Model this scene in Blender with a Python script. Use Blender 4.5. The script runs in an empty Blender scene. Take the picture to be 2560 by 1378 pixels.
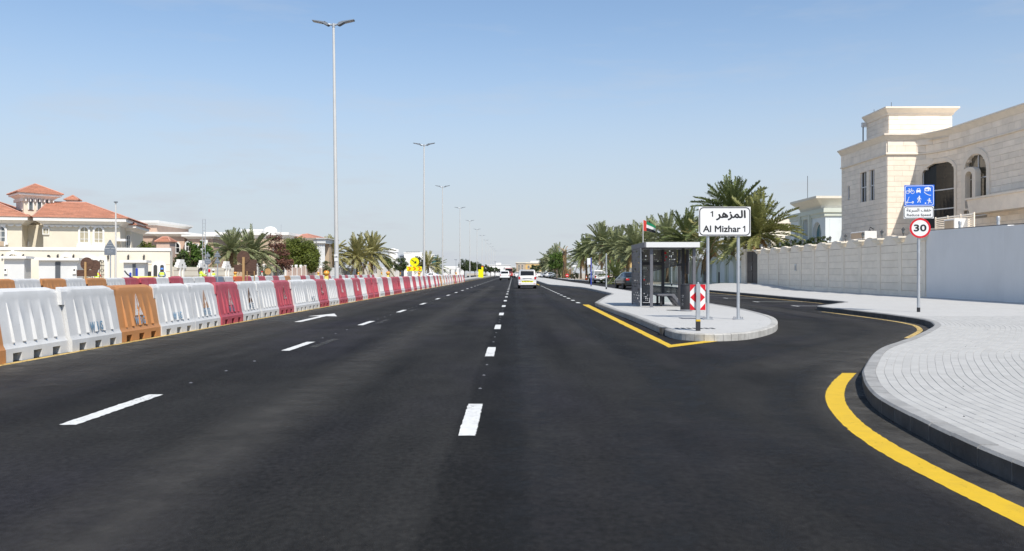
import bpy, bmesh, math, random
from mathutils import Vector, Matrix, Euler, noise
from mathutils.geometry import tessellate_polygon
random.seed(7)
SC = bpy.context.scene
COL = SC.collection
R = math.radians

# ------------------------------------------------------------ camera
F, CX, CY, H = 2100.0, 1283.0, 683.0, 1.38      # focal length in px (2560 wide), vanishing point, eye height
cam_d = bpy.data.cameras.new('camera')
cam = bpy.data.objects.new('camera', cam_d)
COL.objects.link(cam)
cam.location = (0, 0, H)
cam.rotation_euler = (R(90), 0, 0)
cam_d.sensor_width = 36
cam_d.lens = 36 * F / 2560
cam_d.shift_x = -(CX - 1280) / 2560
cam_d.shift_y = -(689 - CY) / 2560
cam_d.clip_start = .1
cam_d.clip_end = 6000
SC.camera = cam

# ------------------------------------------------------------ sky and sun
SUN = Vector((.38, -.72, 1.0)).normalized()      # direction towards the sun
EL = math.asin(SUN.z)
AZ = math.atan2(SUN.x, SUN.y)
world = bpy.data.worlds.new('World')
SC.world = world
world.use_nodes = True
wn = world.node_tree.nodes
wl = world.node_tree.links
wn.clear()
sky = wn.new('ShaderNodeTexSky')
sky.sky_type = 'NISHITA'
sky.sun_disc = False
sky.sun_elevation = EL
sky.sun_rotation = AZ
sky.altitude = 10
sky.air_density = 1.0
sky.dust_density = .3
sky.ozone_density = 4
bg = wn.new('ShaderNodeBackground')
bg.inputs['Strength'].default_value = .116
wo = wn.new('ShaderNodeOutputWorld')
# thin high cirrus: a faint broken veil over the whole sky
tc = wn.new('ShaderNodeTexCoord')
mp = wn.new('ShaderNodeMapping')
mp.inputs['Scale'].default_value = (1.2, 2.2, 7.0)
mp.inputs['Rotation'].default_value = (0, R(14), R(20))
nz = wn.new('ShaderNodeTexNoise')
nz.inputs['Scale'].default_value = 3.2
nz.inputs['Detail'].default_value = 8
nz.inputs['Roughness'].default_value = .62
rp = wn.new('ShaderNodeValToRGB')
rp.color_ramp.elements[0].position = .52
rp.color_ramp.elements[0].color = (0, 0, 0, 1)
rp.color_ramp.elements[1].position = .86
rp.color_ramp.elements[1].color = (.30, .30, .30, 1)
mx = wn.new('ShaderNodeMix')
mx.data_type = 'RGBA'
wl.new(tc.outputs['Generated'], mp.inputs['Vector'])
wl.new(mp.outputs['Vector'], nz.inputs['Vector'])
wl.new(nz.outputs['Fac'], rp.inputs['Fac'])
# the dusty veil thickens towards the horizon, all the way round
sx = wn.new('ShaderNodeSeparateXYZ')
wl.new(tc.outputs['Generated'], sx.inputs[0])
mr = wn.new('ShaderNodeMapRange')
mr.interpolation_type = 'SMOOTHERSTEP'
mr.inputs['From Min'].default_value = -.02
mr.inputs['From Max'].default_value = .36
mr.inputs['To Min'].default_value = .92
mr.inputs['To Max'].default_value = .12
wl.new(sx.outputs['Z'], mr.inputs['Value'])
av = wn.new('ShaderNodeMath')
av.operation = 'ADD'
av.use_clamp = True
wl.new(mr.outputs[0], av.inputs[0])
wl.new(rp.outputs['Color'], av.inputs[1])
wl.new(av.outputs[0], mx.inputs[0])
tn = wn.new('ShaderNodeMix')
tn.data_type = 'RGBA'
tn.blend_type = 'MULTIPLY'
tn.inputs[0].default_value = 1
tn.inputs[7].default_value = (.97, 1.03, 1.02, 1)
wl.new(sky.outputs['Color'], tn.inputs[6])
wl.new(tn.outputs[2], mx.inputs[6])
mx.inputs[7].default_value = (3.85, 4.1, 4.5, 1)
wl.new(mx.outputs[2], bg.inputs['Color'])
wl.new(bg.outputs['Background'], wo.inputs['Surface'])
sun_d = bpy.data.lights.new('sun', 'SUN')
sun_d.energy = 3.85
sun_d.angle = R(.53)
sun_d.color = (1, .94, .84)
sun = bpy.data.objects.new('sun', sun_d)
COL.objects.link(sun)
sun.rotation_euler = (-SUN).to_track_quat('-Z', 'Y').to_euler()
sun.location = (20, -40, 60)
SC.view_settings.view_transform = 'Standard'
SC.view_settings.look = 'None'
SC.view_settings.gamma = 1
SC.view_settings.use_curve_mapping = False
SC.view_settings.exposure = .42

# ------------------------------------------------------------ helpers
def gp(px, py, z=0.0):
    """photo pixel -> point where its ray meets the level z"""
    Y = F * (H - z) / (py - CY)
    return ((px - CX) * Y / F, Y)
def wx(px, Y): return (px - CX) * Y / F
def wz(py, Y): return H + (CY - py) * Y / F

def tag(o, label=None, cat=None, group=None, kind=None):
    if label: o['label'] = label
    if cat: o['category'] = cat
    if group: o['group'] = group
    if kind: o['kind'] = kind
    return o
def thing(name, label, cat, loc=(0, 0, 0), rz=0.0, group=None):
    o = bpy.data.objects.new(name, None)
    o.empty_display_size = .2
    COL.objects.link(o)
    o.location = loc
    o.rotation_euler = (0, 0, rz)
    return tag(o, label, cat, group)
KIDS = {}
def mk(name, me, m=None, parent=None, loc=(0, 0, 0), rz=0.0):
    o = bpy.data.objects.new(name, me)
    COL.objects.link(o)
    if m is not None and not me.materials: me.materials.append(m)
    o.location = loc
    if rz: o.rotation_euler = (0, 0, rz)
    if parent is not None:
        o.parent = parent
        KIDS.setdefault(parent.name, []).append(o)
    return o
def copy_tree(o, parent=None):
    c = o.copy()
    COL.objects.link(c)
    if parent is not None:
        c.parent = parent
        KIDS.setdefault(parent.name, []).append(c)
    for k in list(KIDS.get(o.name, [])): copy_tree(k, c)
    return c

class MB:
    """collects shapes into one mesh"""
    def __init__(s): s.v, s.f = [], []
    def add(s, vs, fs):
        o = len(s.v)
        s.v += [tuple(p) for p in vs]
        s.f += [tuple(i + o for i in f) for f in fs]
        return s
    def box(s, x0, x1, y0, y1, z0, z1):
        return s.add([(x0, y0, z0), (x1, y0, z0), (x1, y1, z0), (x0, y1, z0), (x0, y0, z1), (x1, y0, z1), (x1, y1, z1), (x0, y1, z1)],
                     [(0, 3, 2, 1), (4, 5, 6, 7), (0, 1, 5, 4), (1, 2, 6, 5), (2, 3, 7, 6), (3, 0, 4, 7)])
    def frus(s, x0, x1, y0, y1, z0, z1, dx, dy=None):
        """box whose top is larger (dx>0) or smaller by dx, dy on each side"""
        if dy is None: dy = dx
        return s.add([(x0, y0, z0), (x1, y0, z0), (x1, y1, z0), (x0, y1, z0), (x0 - dx, y0 - dy, z1), (x1 + dx, y0 - dy, z1), (x1 + dx, y1 + dy, z1), (x0 - dx, y1 + dy, z1)],
                     [(0, 3, 2, 1), (4, 5, 6, 7), (0, 1, 5, 4), (1, 2, 6, 5), (2, 3, 7, 6), (3, 0, 4, 7)])
    def chbox(s, x0, x1, y0, y1, z0, z1, b):
        """box with chamfered front (-y) edges"""
        return s.add([(x0, y1, z0), (x1, y1, z0), (x1, y1, z1), (x0, y1, z1),
                      (x0, y0 + b, z0), (x1, y0 + b, z0), (x1, y0 + b, z1), (x0, y0 + b, z1),
                      (x0 + b, y0, z0 + b), (x1 - b, y0, z0 + b), (x1 - b, y0, z1 - b), (x0 + b, y0, z1 - b)],
                     [(0, 3, 2, 1), (8, 9, 10, 11), (4, 5, 9, 8), (5, 6, 10, 9), (6, 7, 11, 10), (7, 4, 8, 11),
                      (0, 1, 5, 4), (1, 2, 6, 5), (2, 3, 7, 6), (3, 0, 4, 7)])
    def slab(s, outer, holes=(), d0=0.0, d1=.05, fn=None):
        """polygon in (x,z) with holes, extruded in y from d0 (front) to d1"""
        if fn is None: fn = lambda a, b, d: (a, d, b)
        loops = [list(outer)] + [list(h) for h in holes]
        flat = [p for l in loops for p in l]
        n = len(flat)
        tris = tessellate_polygon([[Vector((p[0], p[1], 0)) for p in l] for l in loops])
        vs = [fn(p[0], p[1], d0) for p in flat] + [fn(p[0], p[1], d1) for p in flat]
        fs = []
        for t in tris:
            a, b, c = (flat[i] for i in t)
            ar = (b[0] - a[0]) * (c[1] - a[1]) - (b[1] - a[1]) * (c[0] - a[0])
            t = t if ar > 0 else (t[0], t[2], t[1])
            fs.append(tuple(t))
            fs.append((t[0] + n, t[2] + n, t[1] + n))
        o = 0
        for k, l in enumerate(loops):
            m = len(l)
            ar = sum(l[i][0] * l[(i + 1) % m][1] - l[(i + 1) % m][0] * l[i][1] for i in range(m))
            for i in range(m):
                j = (i + 1) % m
                q = (o + i, o + i + n, o + j + n, o + j)
                if (ar > 0) != (k == 0): q = q[::-1]
                fs.append(q)
            o += m
        return s.add(vs, fs)
    def tube(s, pts, r, n=8, cap=True):
        pts = [Vector(p) for p in pts]
        rs = r if isinstance(r, (list, tuple)) else [r] * len(pts)
        vs, fs = [], []
        ref = None
        for i, p in enumerate(pts):
            t = (pts[min(i + 1, len(pts) - 1)] - pts[max(i - 1, 0)]).normalized()
            if ref is None:
                ref = Vector((1, 0, 0)) if abs(t.x) < .9 else Vector((0, 1, 0))
            a = (ref - t * ref.dot(t)).normalized()
            ref = a
            b = t.cross(a)
            for k in range(n):
                an = 2 * math.pi * k / n
                vs.append(p + (a * math.cos(an) + b * math.sin(an)) * rs[i])
        for i in range(len(pts) - 1):
            for k in range(n):
                l = (k + 1) % n
                fs.append((i * n + k, i * n + l, (i + 1) * n + l, (i + 1) * n + k))
        if cap:
            fs.append(tuple(range(n - 1, -1, -1)))
            fs.append(tuple(range((len(pts) - 1) * n, len(pts) * n)))
        return s.add(vs, fs)
    def lathe(s, prof, n=12, c=(0, 0, 0), axis='z'):
        vs, fs = [], []
        for r, h in prof:
            for k in range(n):
                a = 2 * math.pi * k / n
                p = (r * math.cos(a), r * math.sin(a), h)
                if axis == 'x': p = (h, p[0], p[1])
                if axis == 'y': p = (p[1], h, p[0])
                vs.append((p[0] + c[0], p[1] + c[1], p[2] + c[2]))
        m = len(prof)
        for i in range(m - 1):
            for k in range(n):
                l = (k + 1) % n
                fs.append((i * n + k, i * n + l, (i + 1) * n + l, (i + 1) * n + k))
        fs.append(tuple(range(n - 1, -1, -1)))
        fs.append(tuple(range((m - 1) * n, m * n)))
        return s.add(vs, fs)
    def xf(s, M):
        s.v = [tuple(M @ Vector(p)) for p in s.v]
        return s
    def mesh(s, name='mesh', smooth=0):
        me = bpy.data.meshes.new(name)
        me.from_pydata(s.v, [], s.f)
        if smooth:
            me.polygons.foreach_set('use_smooth', [True] * len(me.polygons))
            me.set_sharp_from_angle(angle=R(smooth))
        me.update()
        return me
    def build(s, name, m=None, parent=None, loc=(0, 0, 0), rz=0.0, smooth=0):
        return mk(name, s.mesh(name, smooth), m, parent, loc, rz)

def arch(w, h, rise=None, n=10, x=0.0, z=0.0):
    """outline of an arched opening, width w, total height h, foot centre (x,z)"""
    r = w / 2
    if rise is None: rise = r
    p = [(x - r, z), (x + r, z)]
    for i in range(n + 1):
        a = math.pi * i / n
        p.append((x + r * math.cos(a), z + h - rise + rise * math.sin(a)))
    return p
def circ(r, n=24, x=0.0, z=0.0):
    return [(x + r * math.cos(2 * math.pi * k / n), z + r * math.sin(2 * math.pi * k / n)) for k in range(n)]
def rrect(x0, x1, z0, z1, r, n=5):
    p = []
    for cx, cz, a0 in ((x1 - r, z1 - r, 0), (x0 + r, z1 - r, 90), (x0 + r, z0 + r, 180), (x1 - r, z0 + r, 270)):
        for i in range(n + 1):
            a = R(a0 + 90 * i / n)
            p.append((cx + r * math.cos(a), cz + r * math.sin(a)))
    return p
def stroke(mb, pts, w, d0, d1):
    """flat line of width w through (x,z) points"""
    n = len(pts)
    L, Rr = [], []
    for i in range(n):
        a = Vector(pts[max(i - 1, 0)]); b = Vector(pts[min(i + 1, n - 1)])
        t = (b - a).normalized()
        nn = Vector((-t.y, t.x)) * w / 2
        L.append((pts[i][0] + nn.x, pts[i][1] + nn.y)); Rr.append((pts[i][0] - nn.x, pts[i][1] - nn.y))
    for i in range(n - 1):
        mb.slab([Rr[i], Rr[i + 1], L[i + 1], L[i]], (), d0, d1)

def text_mesh(body, width=None, height=None, depth=.002, bold=0.0):
    """lettering in the xz plane facing -y, centred, scaled to width (and height)"""
    cu = bpy.data.curves.new('lettering', 'FONT')
    cu.body = body
    cu.align_x = 'CENTER'
    cu.extrude = 0
    cu.resolution_u = 3
    ob = bpy.data.objects.new('lettering_tmp', cu)
    COL.objects.link(ob)
    bpy.context.view_layer.update()
    dg = bpy.context.evaluated_depsgraph_get()
    me = bpy.data.meshes.new_from_object(ob.evaluated_get(dg))
    bpy.data.objects.remove(ob)
    bpy.data.curves.remove(cu)
    xs = [v.co.x for v in me.vertices]; ys = [v.co.y for v in me.vertices]
    x0, x1, y0, y1 = min(xs), max(xs), min(ys), max(ys)
    sx = (width / (x1 - x0)) if width else None
    sz = (height / (y1 - y0)) if height else None
    sx = sx or sz; sz = sz or sx
    for v in me.vertices:
        v.co = Vector(((v.co.x - (x0 + x1) / 2) * sx, -depth, (v.co.y - (y0 + y1) / 2) * sz))
    me.update()
    if bold:
        mb = MB()
        vs = [tuple(v.co) for v in me.vertices]; fs = [tuple(p.vertices) for p in me.polygons]
        for k, (a, b) in enumerate(((-1, 0), (1, 0), (0, -1), (0, 1), (-.7, .7), (.7, .7), (-.7, -.7), (.7, -.7))):
            mb.add([(x + a * bold, y - k * .00004, z + b * bold) for x, y, z in vs], fs)
        me = mb.mesh('lettering')
    me.name = 'lettering'
    return me

def smooth_path(pts, step=.25):
    """Catmull-Rom through points, resampled evenly"""
    P = [Vector(p) for p in pts]
    P = [P[0] * 2 - P[1]] + P + [P[-1] * 2 - P[-2]]
    out = []
    for i in range(1, len(P) - 2):
        for k in range(24):
            t = k / 24
            a, b, c, d = P[i - 1], P[i], P[i + 1], P[i + 2]
            out.append(.5 * ((2 * b) + (c - a) * t + (2 * a - 5 * b + 4 * c - d) * t * t + (3 * b - a - 3 * c + d) * t ** 3))
    out.append(P[-2])
    return resample(out, step)
def resample(pts, step):
    pts = [Vector(p) for p in pts]
    L = [0]
    for i in range(1, len(pts)): L.append(L[-1] + (pts[i] - pts[i - 1]).length)
    n = max(1, round(L[-1] / step))
    out, j = [], 0
    for k in range(n + 1):
        s = L[-1] * k / n
        while j < len(pts) - 2 and L[j + 1] < s: j += 1
        t = (s - L[j]) / max(1e-9, L[j + 1] - L[j])
        out.append(pts[j].lerp(pts[j + 1], min(1, t)))
    return out
def offset(path, d):
    """shift a path to its right by d"""
    out = []
    for i, p in enumerate(path):
        t = (path[min(i + 1, len(path) - 1)] - path[max(i - 1, 0)]).normalized()
        out.append(Vector((p.x + t.y * d, p.y - t.x * d)))
    return out

# ------------------------------------------------------------ materials
MATS = {}
def mat(name, col, rough=.7, var=.12, scale=3.0, bump=0.0, bscale=60.0, metal=0.0, rnd=0.0, island=0.0, col2=None,
        stretch=(1, 1, 1), spec=.5, dirt=0.0, dscale=1.2, dcol=(.25, .2, .14), emit=0.0, coat=0.0, streak=0.0):
    m = bpy.data.materials.new(name)
    m.use_nodes = True
    nt = m.node_tree; N = nt.nodes; K = nt.links
    b = N['Principled BSDF']
    b.inputs['Roughness'].default_value = rough
    b.inputs['Metallic'].default_value = metal
    b.inputs['Specular IOR Level'].default_value = spec
    if coat: b.inputs['Coat Weight'].default_value = coat
    tc = N.new('ShaderNodeTexCoord'); mp = N.new('ShaderNodeMapping')
    mp.inputs['Scale'].default_value = stretch
    K.new(tc.outputs['Object'], mp.inputs['Vector'])
    oi = N.new('ShaderNodeObjectInfo')
    ad = N.new('ShaderNodeVectorMath'); ad.operation = 'ADD'
    sc = N.new('ShaderNodeMath'); sc.operation = 'MULTIPLY'; sc.inputs[1].default_value = 37.0
    K.new(oi.outputs['Random'], sc.inputs[0])
    K.new(mp.outputs['Vector'], ad.inputs[0]); K.new(sc.outputs[0], ad.inputs[1])
    nz = N.new('ShaderNodeTexNoise')
    nz.inputs['Scale'].default_value = scale; nz.inputs['Detail'].default_value = 6; nz.inputs['Roughness'].default_value = .6
    K.new(ad.outputs[0], nz.inputs['Vector'])
    c = Vector(col)
    lo = c * (1 - var); hi = c * (1 + var) if col2 is None else Vector(col2)
    rp = N.new('ShaderNodeValToRGB')
    rp.color_ramp.elements[0].position = .3; rp.color_ramp.elements[1].position = .7
    rp.color_ramp.elements[0].color = (*lo, 1); rp.color_ramp.elements[1].color = (*[min(1, q) for q in hi], 1)
    K.new(nz.outputs['Fac'], rp.inputs['Fac'])
    out = rp.outputs['Color']
    if dirt:
        n2 = N.new('ShaderNodeTexNoise'); n2.inputs['Scale'].default_value = dscale; n2.inputs['Detail'].default_value = 8; n2.inputs['Roughness'].default_value = .68
        m2 = N.new('ShaderNodeMapping'); m2.inputs['Scale'].default_value = (1, 1, .25 if streak else 1)
        K.new(ad.outputs[0], m2.inputs['Vector']); K.new(m2.outputs['Vector'], n2.inputs['Vector'])
        r2 = N.new('ShaderNodeValToRGB')
        r2.color_ramp.elements[0].position = .48; r2.color_ramp.elements[1].position = .78
        r2.color_ramp.elements[0].color = (0, 0, 0, 1); r2.color_ramp.elements[1].color = (dirt, dirt, dirt, 1)
        K.new(n2.outputs['Fac'], r2.inputs['Fac'])
        x = N.new('ShaderNodeMix'); x.data_type = 'RGBA'
        K.new(r2.outputs['Color'], x.inputs[0]); K.new(out, x.inputs[6]); x.inputs[7].default_value = (*dcol, 1)
        out = x.outputs[2]
    for amt, sock in ((rnd, None), (island, 'i')):
        if not amt: continue
        hs = N.new('ShaderNodeHueSaturation')
        mr = N.new('ShaderNodeMapRange')
        mr.inputs['To Min'].default_value = 1 - amt; mr.inputs['To Max'].default_value = 1 + amt
        if sock:
            g = N.new('ShaderNodeNewGeometry'); K.new(g.outputs['Random Per Island'], mr.inputs['Value'])
        else: K.new(oi.outputs['Random'], mr.inputs['Value'])
        K.new(mr.outputs[0], hs.inputs['Value']); K.new(out, hs.inputs['Color'])
        out = hs.outputs['Color']
    K.new(out, b.inputs['Base Color'])
    if emit:
        K.new(out, b.inputs['Emission Color']); b.inputs['Emission Strength'].default_value = emit
    if bump:
        n3 = N.new('ShaderNodeTexNoise'); n3.inputs['Scale'].default_value = bscale; n3.inputs['Detail'].default_value = 4
        K.new(mp.outputs['Vector'], n3.inputs['Vector'])
        bp = N.new('ShaderNodeBump'); bp.inputs['Strength'].default_value = bump; bp.inputs['Distance'].default_value = .02
        K.new(n3.outputs['Fac'], bp.inputs['Height']); K.new(bp.outputs['Normal'], b.inputs['Normal'])
    MATS[name] = m
    return m
def brick_mat(name, c1, c2, mortar, bw, bh, ms=.012, rough=.85, bump=.3, rot=(0, 0, 0), off=.5, dirt=.12, dscale=.5):
    m = mat(name, c1, rough=rough, var=.05, scale=2, dirt=dirt, dscale=dscale)
    nt = m.node_tree; N = nt.nodes; K = nt.links
    tc = N.new('ShaderNodeTexCoord'); mp = N.new('ShaderNodeMapping'); mp.inputs['Rotation'].default_value = rot
    K.new(tc.outputs['Object'], mp.inputs['Vector'])
    br = N.new('ShaderNodeTexBrick'); br.offset = off
    br.inputs['Color1'].default_value = (1, 1, 1, 1); br.inputs['Color2'].default_value = (*[b / a for a, b in zip(c1, c2)], 1)
    br.inputs['Mortar'].default_value = (*[b / a for a, b in zip(c1, mortar)], 1)
    br.inputs['Scale'].default_value = 1; br.inputs['Brick Width'].default_value = bw; br.inputs['Row Height'].default_value = bh; br.inputs['Mortar Size'].default_value = ms
    K.new(mp.outputs['Vector'], br.inputs['Vector'])
    b = N['Principled BSDF']
    src = b.inputs['Base Color'].links[0].from_socket
    x = N.new('ShaderNodeMix'); x.data_type = 'RGBA'; x.blend_type = 'MULTIPLY'; x.inputs[0].default_value = 1
    K.new(src, x.inputs[6]); K.new(br.outputs['Color'], x.inputs[7]); K.new(x.outputs[2], b.inputs['Base Color'])
    bp = N.new('ShaderNodeBump'); bp.inputs['Strength'].default_value = bump; bp.inputs['Distance'].default_value = .01; bp.invert = True
    K.new(br.outputs['Fac'], bp.inputs['Height']); K.new(bp.outputs['Normal'], b.inputs['Normal'])
    return m
# ------------------------------------------------------------ material list
mat('sand', (.43, .37, .29), var=.14, scale=.4, rough=.95, bump=.5, bscale=8)
mat('white_line', (.66, .66, .64), rough=.7, var=.06, scale=8, dirt=.35, dscale=9, dcol=(.2, .2, .2))
mat('yellow_line', (.64, .41, .006), rough=.62, var=.06, scale=6, dirt=.22, dscale=7, dcol=(.3, .2, .05))
mat('pale_yellow_line', (.60, .42, .14), rough=.7, var=.12, scale=6, dirt=.7, dscale=5, dcol=(.12, .11, .1))
mat('kerb_grey', (.31, .306, .297), rough=.85, var=.16, scale=7, bump=.25, bscale=90, rnd=.10, dirt=.35, dscale=4, dcol=(.13, .12, .11))
mat('kerb_face_shade', (.055, .054, .055), rough=.8, var=.35, scale=5, bump=.2, bscale=80, rnd=.2, dirt=.5, dscale=3, dcol=(.13, .13, .13))  # dark tone that paints shade into the road-facing kerb sides
mat('kerb_light', (.44, .43, .405), rough=.85, var=.12, scale=7, bump=.25, bscale=90, rnd=.09, dirt=.5, dscale=5, dcol=(.16, .14, .11))
mat('paver', (.425, .42, .405), rough=.88, var=.05, scale=3, bump=.2, bscale=120, rnd=.055, dirt=.16, dscale=1.3, dcol=(.4, .38, .35))
mat('paver_stuff', (.425, .42, .405), rough=.88, var=.05, scale=3, bump=.2, bscale=120, island=.055, dirt=.16, dscale=1.3, dcol=(.4, .38, .35))
mat('joint', (.30, .29, .27), rough=.95, var=.2, scale=20)
brick_mat('paving', (.49, .485, .47), (.465, .46, .445), (.39, .38, .365), .22, .11, .008, bump=.15)
mat('stone', (.90, .79, .655), rough=.8, var=.08, scale=1.6, bump=.1, bscale=50, rnd=.055, dirt=.25, dscale=.9, dcol=(.66, .55, .43))
mat('stone_stuff', (.90, .79, .655), rough=.8, var=.08, scale=1.6, bump=.1, bscale=50, island=.055, dirt=.25, dscale=.9, dcol=(.66, .55, .43))
mat('stone_trim', (.83, .735, .61), rough=.75, var=.06, scale=2, bump=.08, bscale=50)
mat('stone_joint', (.52, .45, .37), rough=.95, var=.1)
mat('wall_stone', (.86, .765, .63), rough=.85, var=.07, scale=1.5, rnd=.04, bump=.12, bscale=40, dirt=.3, dscale=.9, dcol=(.60, .50, .39))
mat('wall_cap', (.74, .68, .57), rough=.7, var=.05, scale=3)
mat('plaster_grey', (.76, .745, .72), rough=.8, var=.03, scale=.8, bump=.06, bscale=30, dirt=.35, dscale=.7, dcol=(.60, .57, .53), streak=1)
mat('green_wall', (.52, .55, .46), rough=.85, var=.06, scale=1.2, dirt=.15, dscale=.8, dcol=(.4, .36, .28))
mat('green_panel', (.66, .69, .66), rough=.85, var=.05, scale=1.2, rnd=.03)
mat('cream', (.70, .645, .525), rough=.85, var=.05, scale=.8, dirt=.12, dscale=.6, dcol=(.5, .42, .3))
mat('cream_light', (.77, .715, .60), rough=.85, var=.05, scale=.8, dirt=.12, dscale=.6, dcol=(.5, .42, .3))
mat('white_trim', (.80, .79, .76), rough=.6, var=.04, scale=2)
mat('white_wall', (.80, .79, .77), rough=.8, var=.04, scale=.6, dirt=.1, dscale=.4, dcol=(.6, .55, .48))
mat('pale_grey', (.62, .63, .63), rough=.75, var=.04, scale=1)
mat('pink_wall', (.56, .40, .31), rough=.85, var=.06, scale=.8, dirt=.1)
mat('pink_fence', (.62, .46, .38), rough=.85, var=.06, scale=.8, dirt=.1, rnd=.03)
mat('tan_wall', (.46, .36, .26), rough=.85, var=.06, scale=.8)
mat('ochre_wall', (.62, .43, .18), rough=.85, var=.05, scale=.8)
mat('blue_wall', (.70, .745, .75), rough=.8, var=.03, scale=.8)
mat('sage_trim', (.60, .63, .55), rough=.8, var=.03, scale=.8)
mat('tile', (.46, .215, .14), rough=.75, var=.18, scale=7, island=.14, bump=.4, bscale=14, stretch=(1, 1, 1), dirt=.25, dscale=1.5, dcol=(.32, .14, .08))
mat('tile_pink', (.52, .27, .2), rough=.8, var=.12, scale=5, island=.1)
mat('glass_dark', (.012, .014, .016), rough=.1, var=.1, spec=.35)
mat('glass_tan', (.10, .085, .06), rough=.08, var=.3, scale=.7, spec=.8)
mat('glass_grey', (.12, .14, .15), rough=.08, var=.3, scale=1.5, spec=.8)
mat('glass_teal', (.05, .16, .18), rough=.08, var=.2, scale=1.5, spec=.8)
mat('curtain', (.42, .38, .28), rough=.8, var=.1)
mat('win_frame', (.72, .73, .74), rough=.5, var=.03)
mat('galv', (.50, .52, .54), rough=.45, var=.10, scale=5, metal=.55, bump=.03)
mat('pole_paint', (.62, .61, .59), rough=.5, var=.05, scale=2, metal=.2)
mat('sign_grey', (.20, .225, .26), rough=.6, var=.08, scale=3, metal=.2)
mat('sign_white', (.78, .78, .78), rough=.4, var=.015, scale=3)
mat('sign_black', (.012, .012, .014), rough=.5, var=.05)
mat('sign_red', (.62, .008, .018), rough=.4, var=.03)
mat('sign_blue', (.010, .135, .66), rough=.4, var=.03)
mat('sign_yellow', (.86, .82, .0), rough=.45, var=.02)
mat('sign_orange', (.80, .13, .005), rough=.45, var=.03)
mat('black_metal', (.022, .022, .026), rough=.5, var=.12, scale=5)
mat('shelter_dark', (.045, .045, .05), rough=.5, var=.08, scale=4, metal=.3)
mat('shelter_grey', (.15, .15, .165), rough=.5, var=.06, scale=4, metal=.3)
mat('shelter_light', (.66, .66, .66), rough=.55, var=.02, scale=3)
mat('brown_gate', (.045, .033, .03), rough=.5, var=.15, scale=3)
mat('iron', (.05, .05, .052), rough=.5, var=.1)
mat('blue_paint', (.03, .06, .42), rough=.5, var=.05)
mat('rubber', (.02, .02, .02), rough=.85, var=.1)
mat('steel', (.5, .5, .52), rough=.3, metal=.9, var=.05)
mat('amber', (.80, .27, .01), rough=.25, var=.1, scale=20, spec=.7)
mat('lamp_yellow', (.78, .62, .15), rough=.5, var=.06)
mat('plywood', (.095, .05, .034), rough=.8, var=.45, scale=5, stretch=(1, 1, 4.5), bump=.1)
mat('timber', (.44, .27, .12), rough=.8, var=.2, scale=4, stretch=(6, 6, 1))
mat('palm_trunk', (.17, .12, .08), rough=.95, var=.35, scale=9, bump=.8, bscale=22)
mat('bark', (.15, .115, .085), rough=.95, var=.3, scale=8, bump=.6, bscale=20)
mat('asphalt_dust', (.046, .0455, .044), rough=.9, var=.22, scale=2.5, bump=.5, bscale=130, dirt=.5, dscale=1.1, dcol=(.085, .082, .077))
for n, c in (('white', (.63, .63, .625)), ('red', (.42, .07, .095)), ('orange', (.47, .21, .075)), ('blue', (.16, .20, .27)), ('vermilion', (.60, .12, .05))):
    mat('barrier_' + n, c, rough=.5, var=.07, scale=2.2, rnd=.06, dirt=.30 if n == 'white' else .36, dscale=2.2, streak=1,
        dcol=(.46, .45, .43) if n == 'white' else (.60, .28, .28) if n == 'red' else (.45, .22, .08))
def scuff(name, col, amt):
    m = MATS[name]; nt = m.node_tree; N = nt.nodes; K = nt.links
    b = N['Principled BSDF']; src = b.inputs['Base Color'].links[0].from_socket
    tc = N.new('ShaderNodeTexCoord'); oi = N.new('ShaderNodeObjectInfo')
    mp = N.new('ShaderNodeMapping'); mp.inputs['Scale'].default_value = (1, 1.4, 5.0)
    sc = N.new('ShaderNodeMath'); sc.operation = 'MULTIPLY'; sc.inputs[1].default_value = 53
    K.new(oi.outputs['Random'], sc.inputs[0])
    ad = N.new('ShaderNodeVectorMath'); ad.operation = 'ADD'
    K.new(tc.outputs['Object'], mp.inputs['Vector']); K.new(mp.outputs['Vector'], ad.inputs[0]); K.new(sc.outputs[0], ad.inputs[1])
    n = N.new('ShaderNodeTexNoise'); n.inputs['Scale'].default_value = 4.5; n.inputs['Detail'].default_value = 10; n.inputs['Roughness'].default_value = .78
    K.new(ad.outputs[0], n.inputs['Vector'])
    r = N.new('ShaderNodeMapRange'); r.inputs['From Min'].default_value = .60; r.inputs['From Max'].default_value = .72; r.inputs['To Max'].default_value = amt
    K.new(n.outputs['Fac'], r.inputs['Value'])
    x = N.new('ShaderNodeMix'); x.data_type = 'RGBA'; x.inputs[7].default_value = (*col, 1)
    K.new(r.outputs[0], x.inputs[0]); K.new(src, x.inputs[6]); K.new(x.outputs[2], b.inputs['Base Color'])
for n in ('white', 'red', 'orange', 'blue', 'vermilion'): scuff('barrier_' + n, (.20, .19, .17) if n == 'white' else (.55, .42, .40) if n == 'red' else (.30, .17, .09), .55)
mat('stencil_white', (.78, .76, .74), rough=.7, var=.1, dirt=.5, dscale=12, dcol=(.55, .25, .2))
mat('stencil_blue', (.20, .36, .50), rough=.7, var=.15, dirt=.6, dscale=18, dcol=(.6, .65, .7))
mat('stencil_rust', (.52, .28, .14), rough=.7, var=.15, dirt=.7, dscale=14, dcol=(.72, .7, .68))
mat('car_white', (.78, .78, .78), rough=.3, var=.02, coat=.6)
mat('car_dark', (.007, .011, .012), rough=.3, var=.05, coat=.35)
mat('car_red', (.50, .03, .02), rough=.3, var=.03, coat=.6)
mat('car_silver', (.42, .43, .45), rough=.35, metal=.4, var=.03, coat=.5)
mat('trim_black', (.02, .02, .022), rough=.6, var=.1)
mat('tail_red', (.50, .012, .012), rough=.25, var=.1, coat=.5)
mat('plate', (.75, .75, .72), rough=.5, var=.02)
mat('skin', (.16, .09, .06), rough=.6, var=.06)
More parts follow.
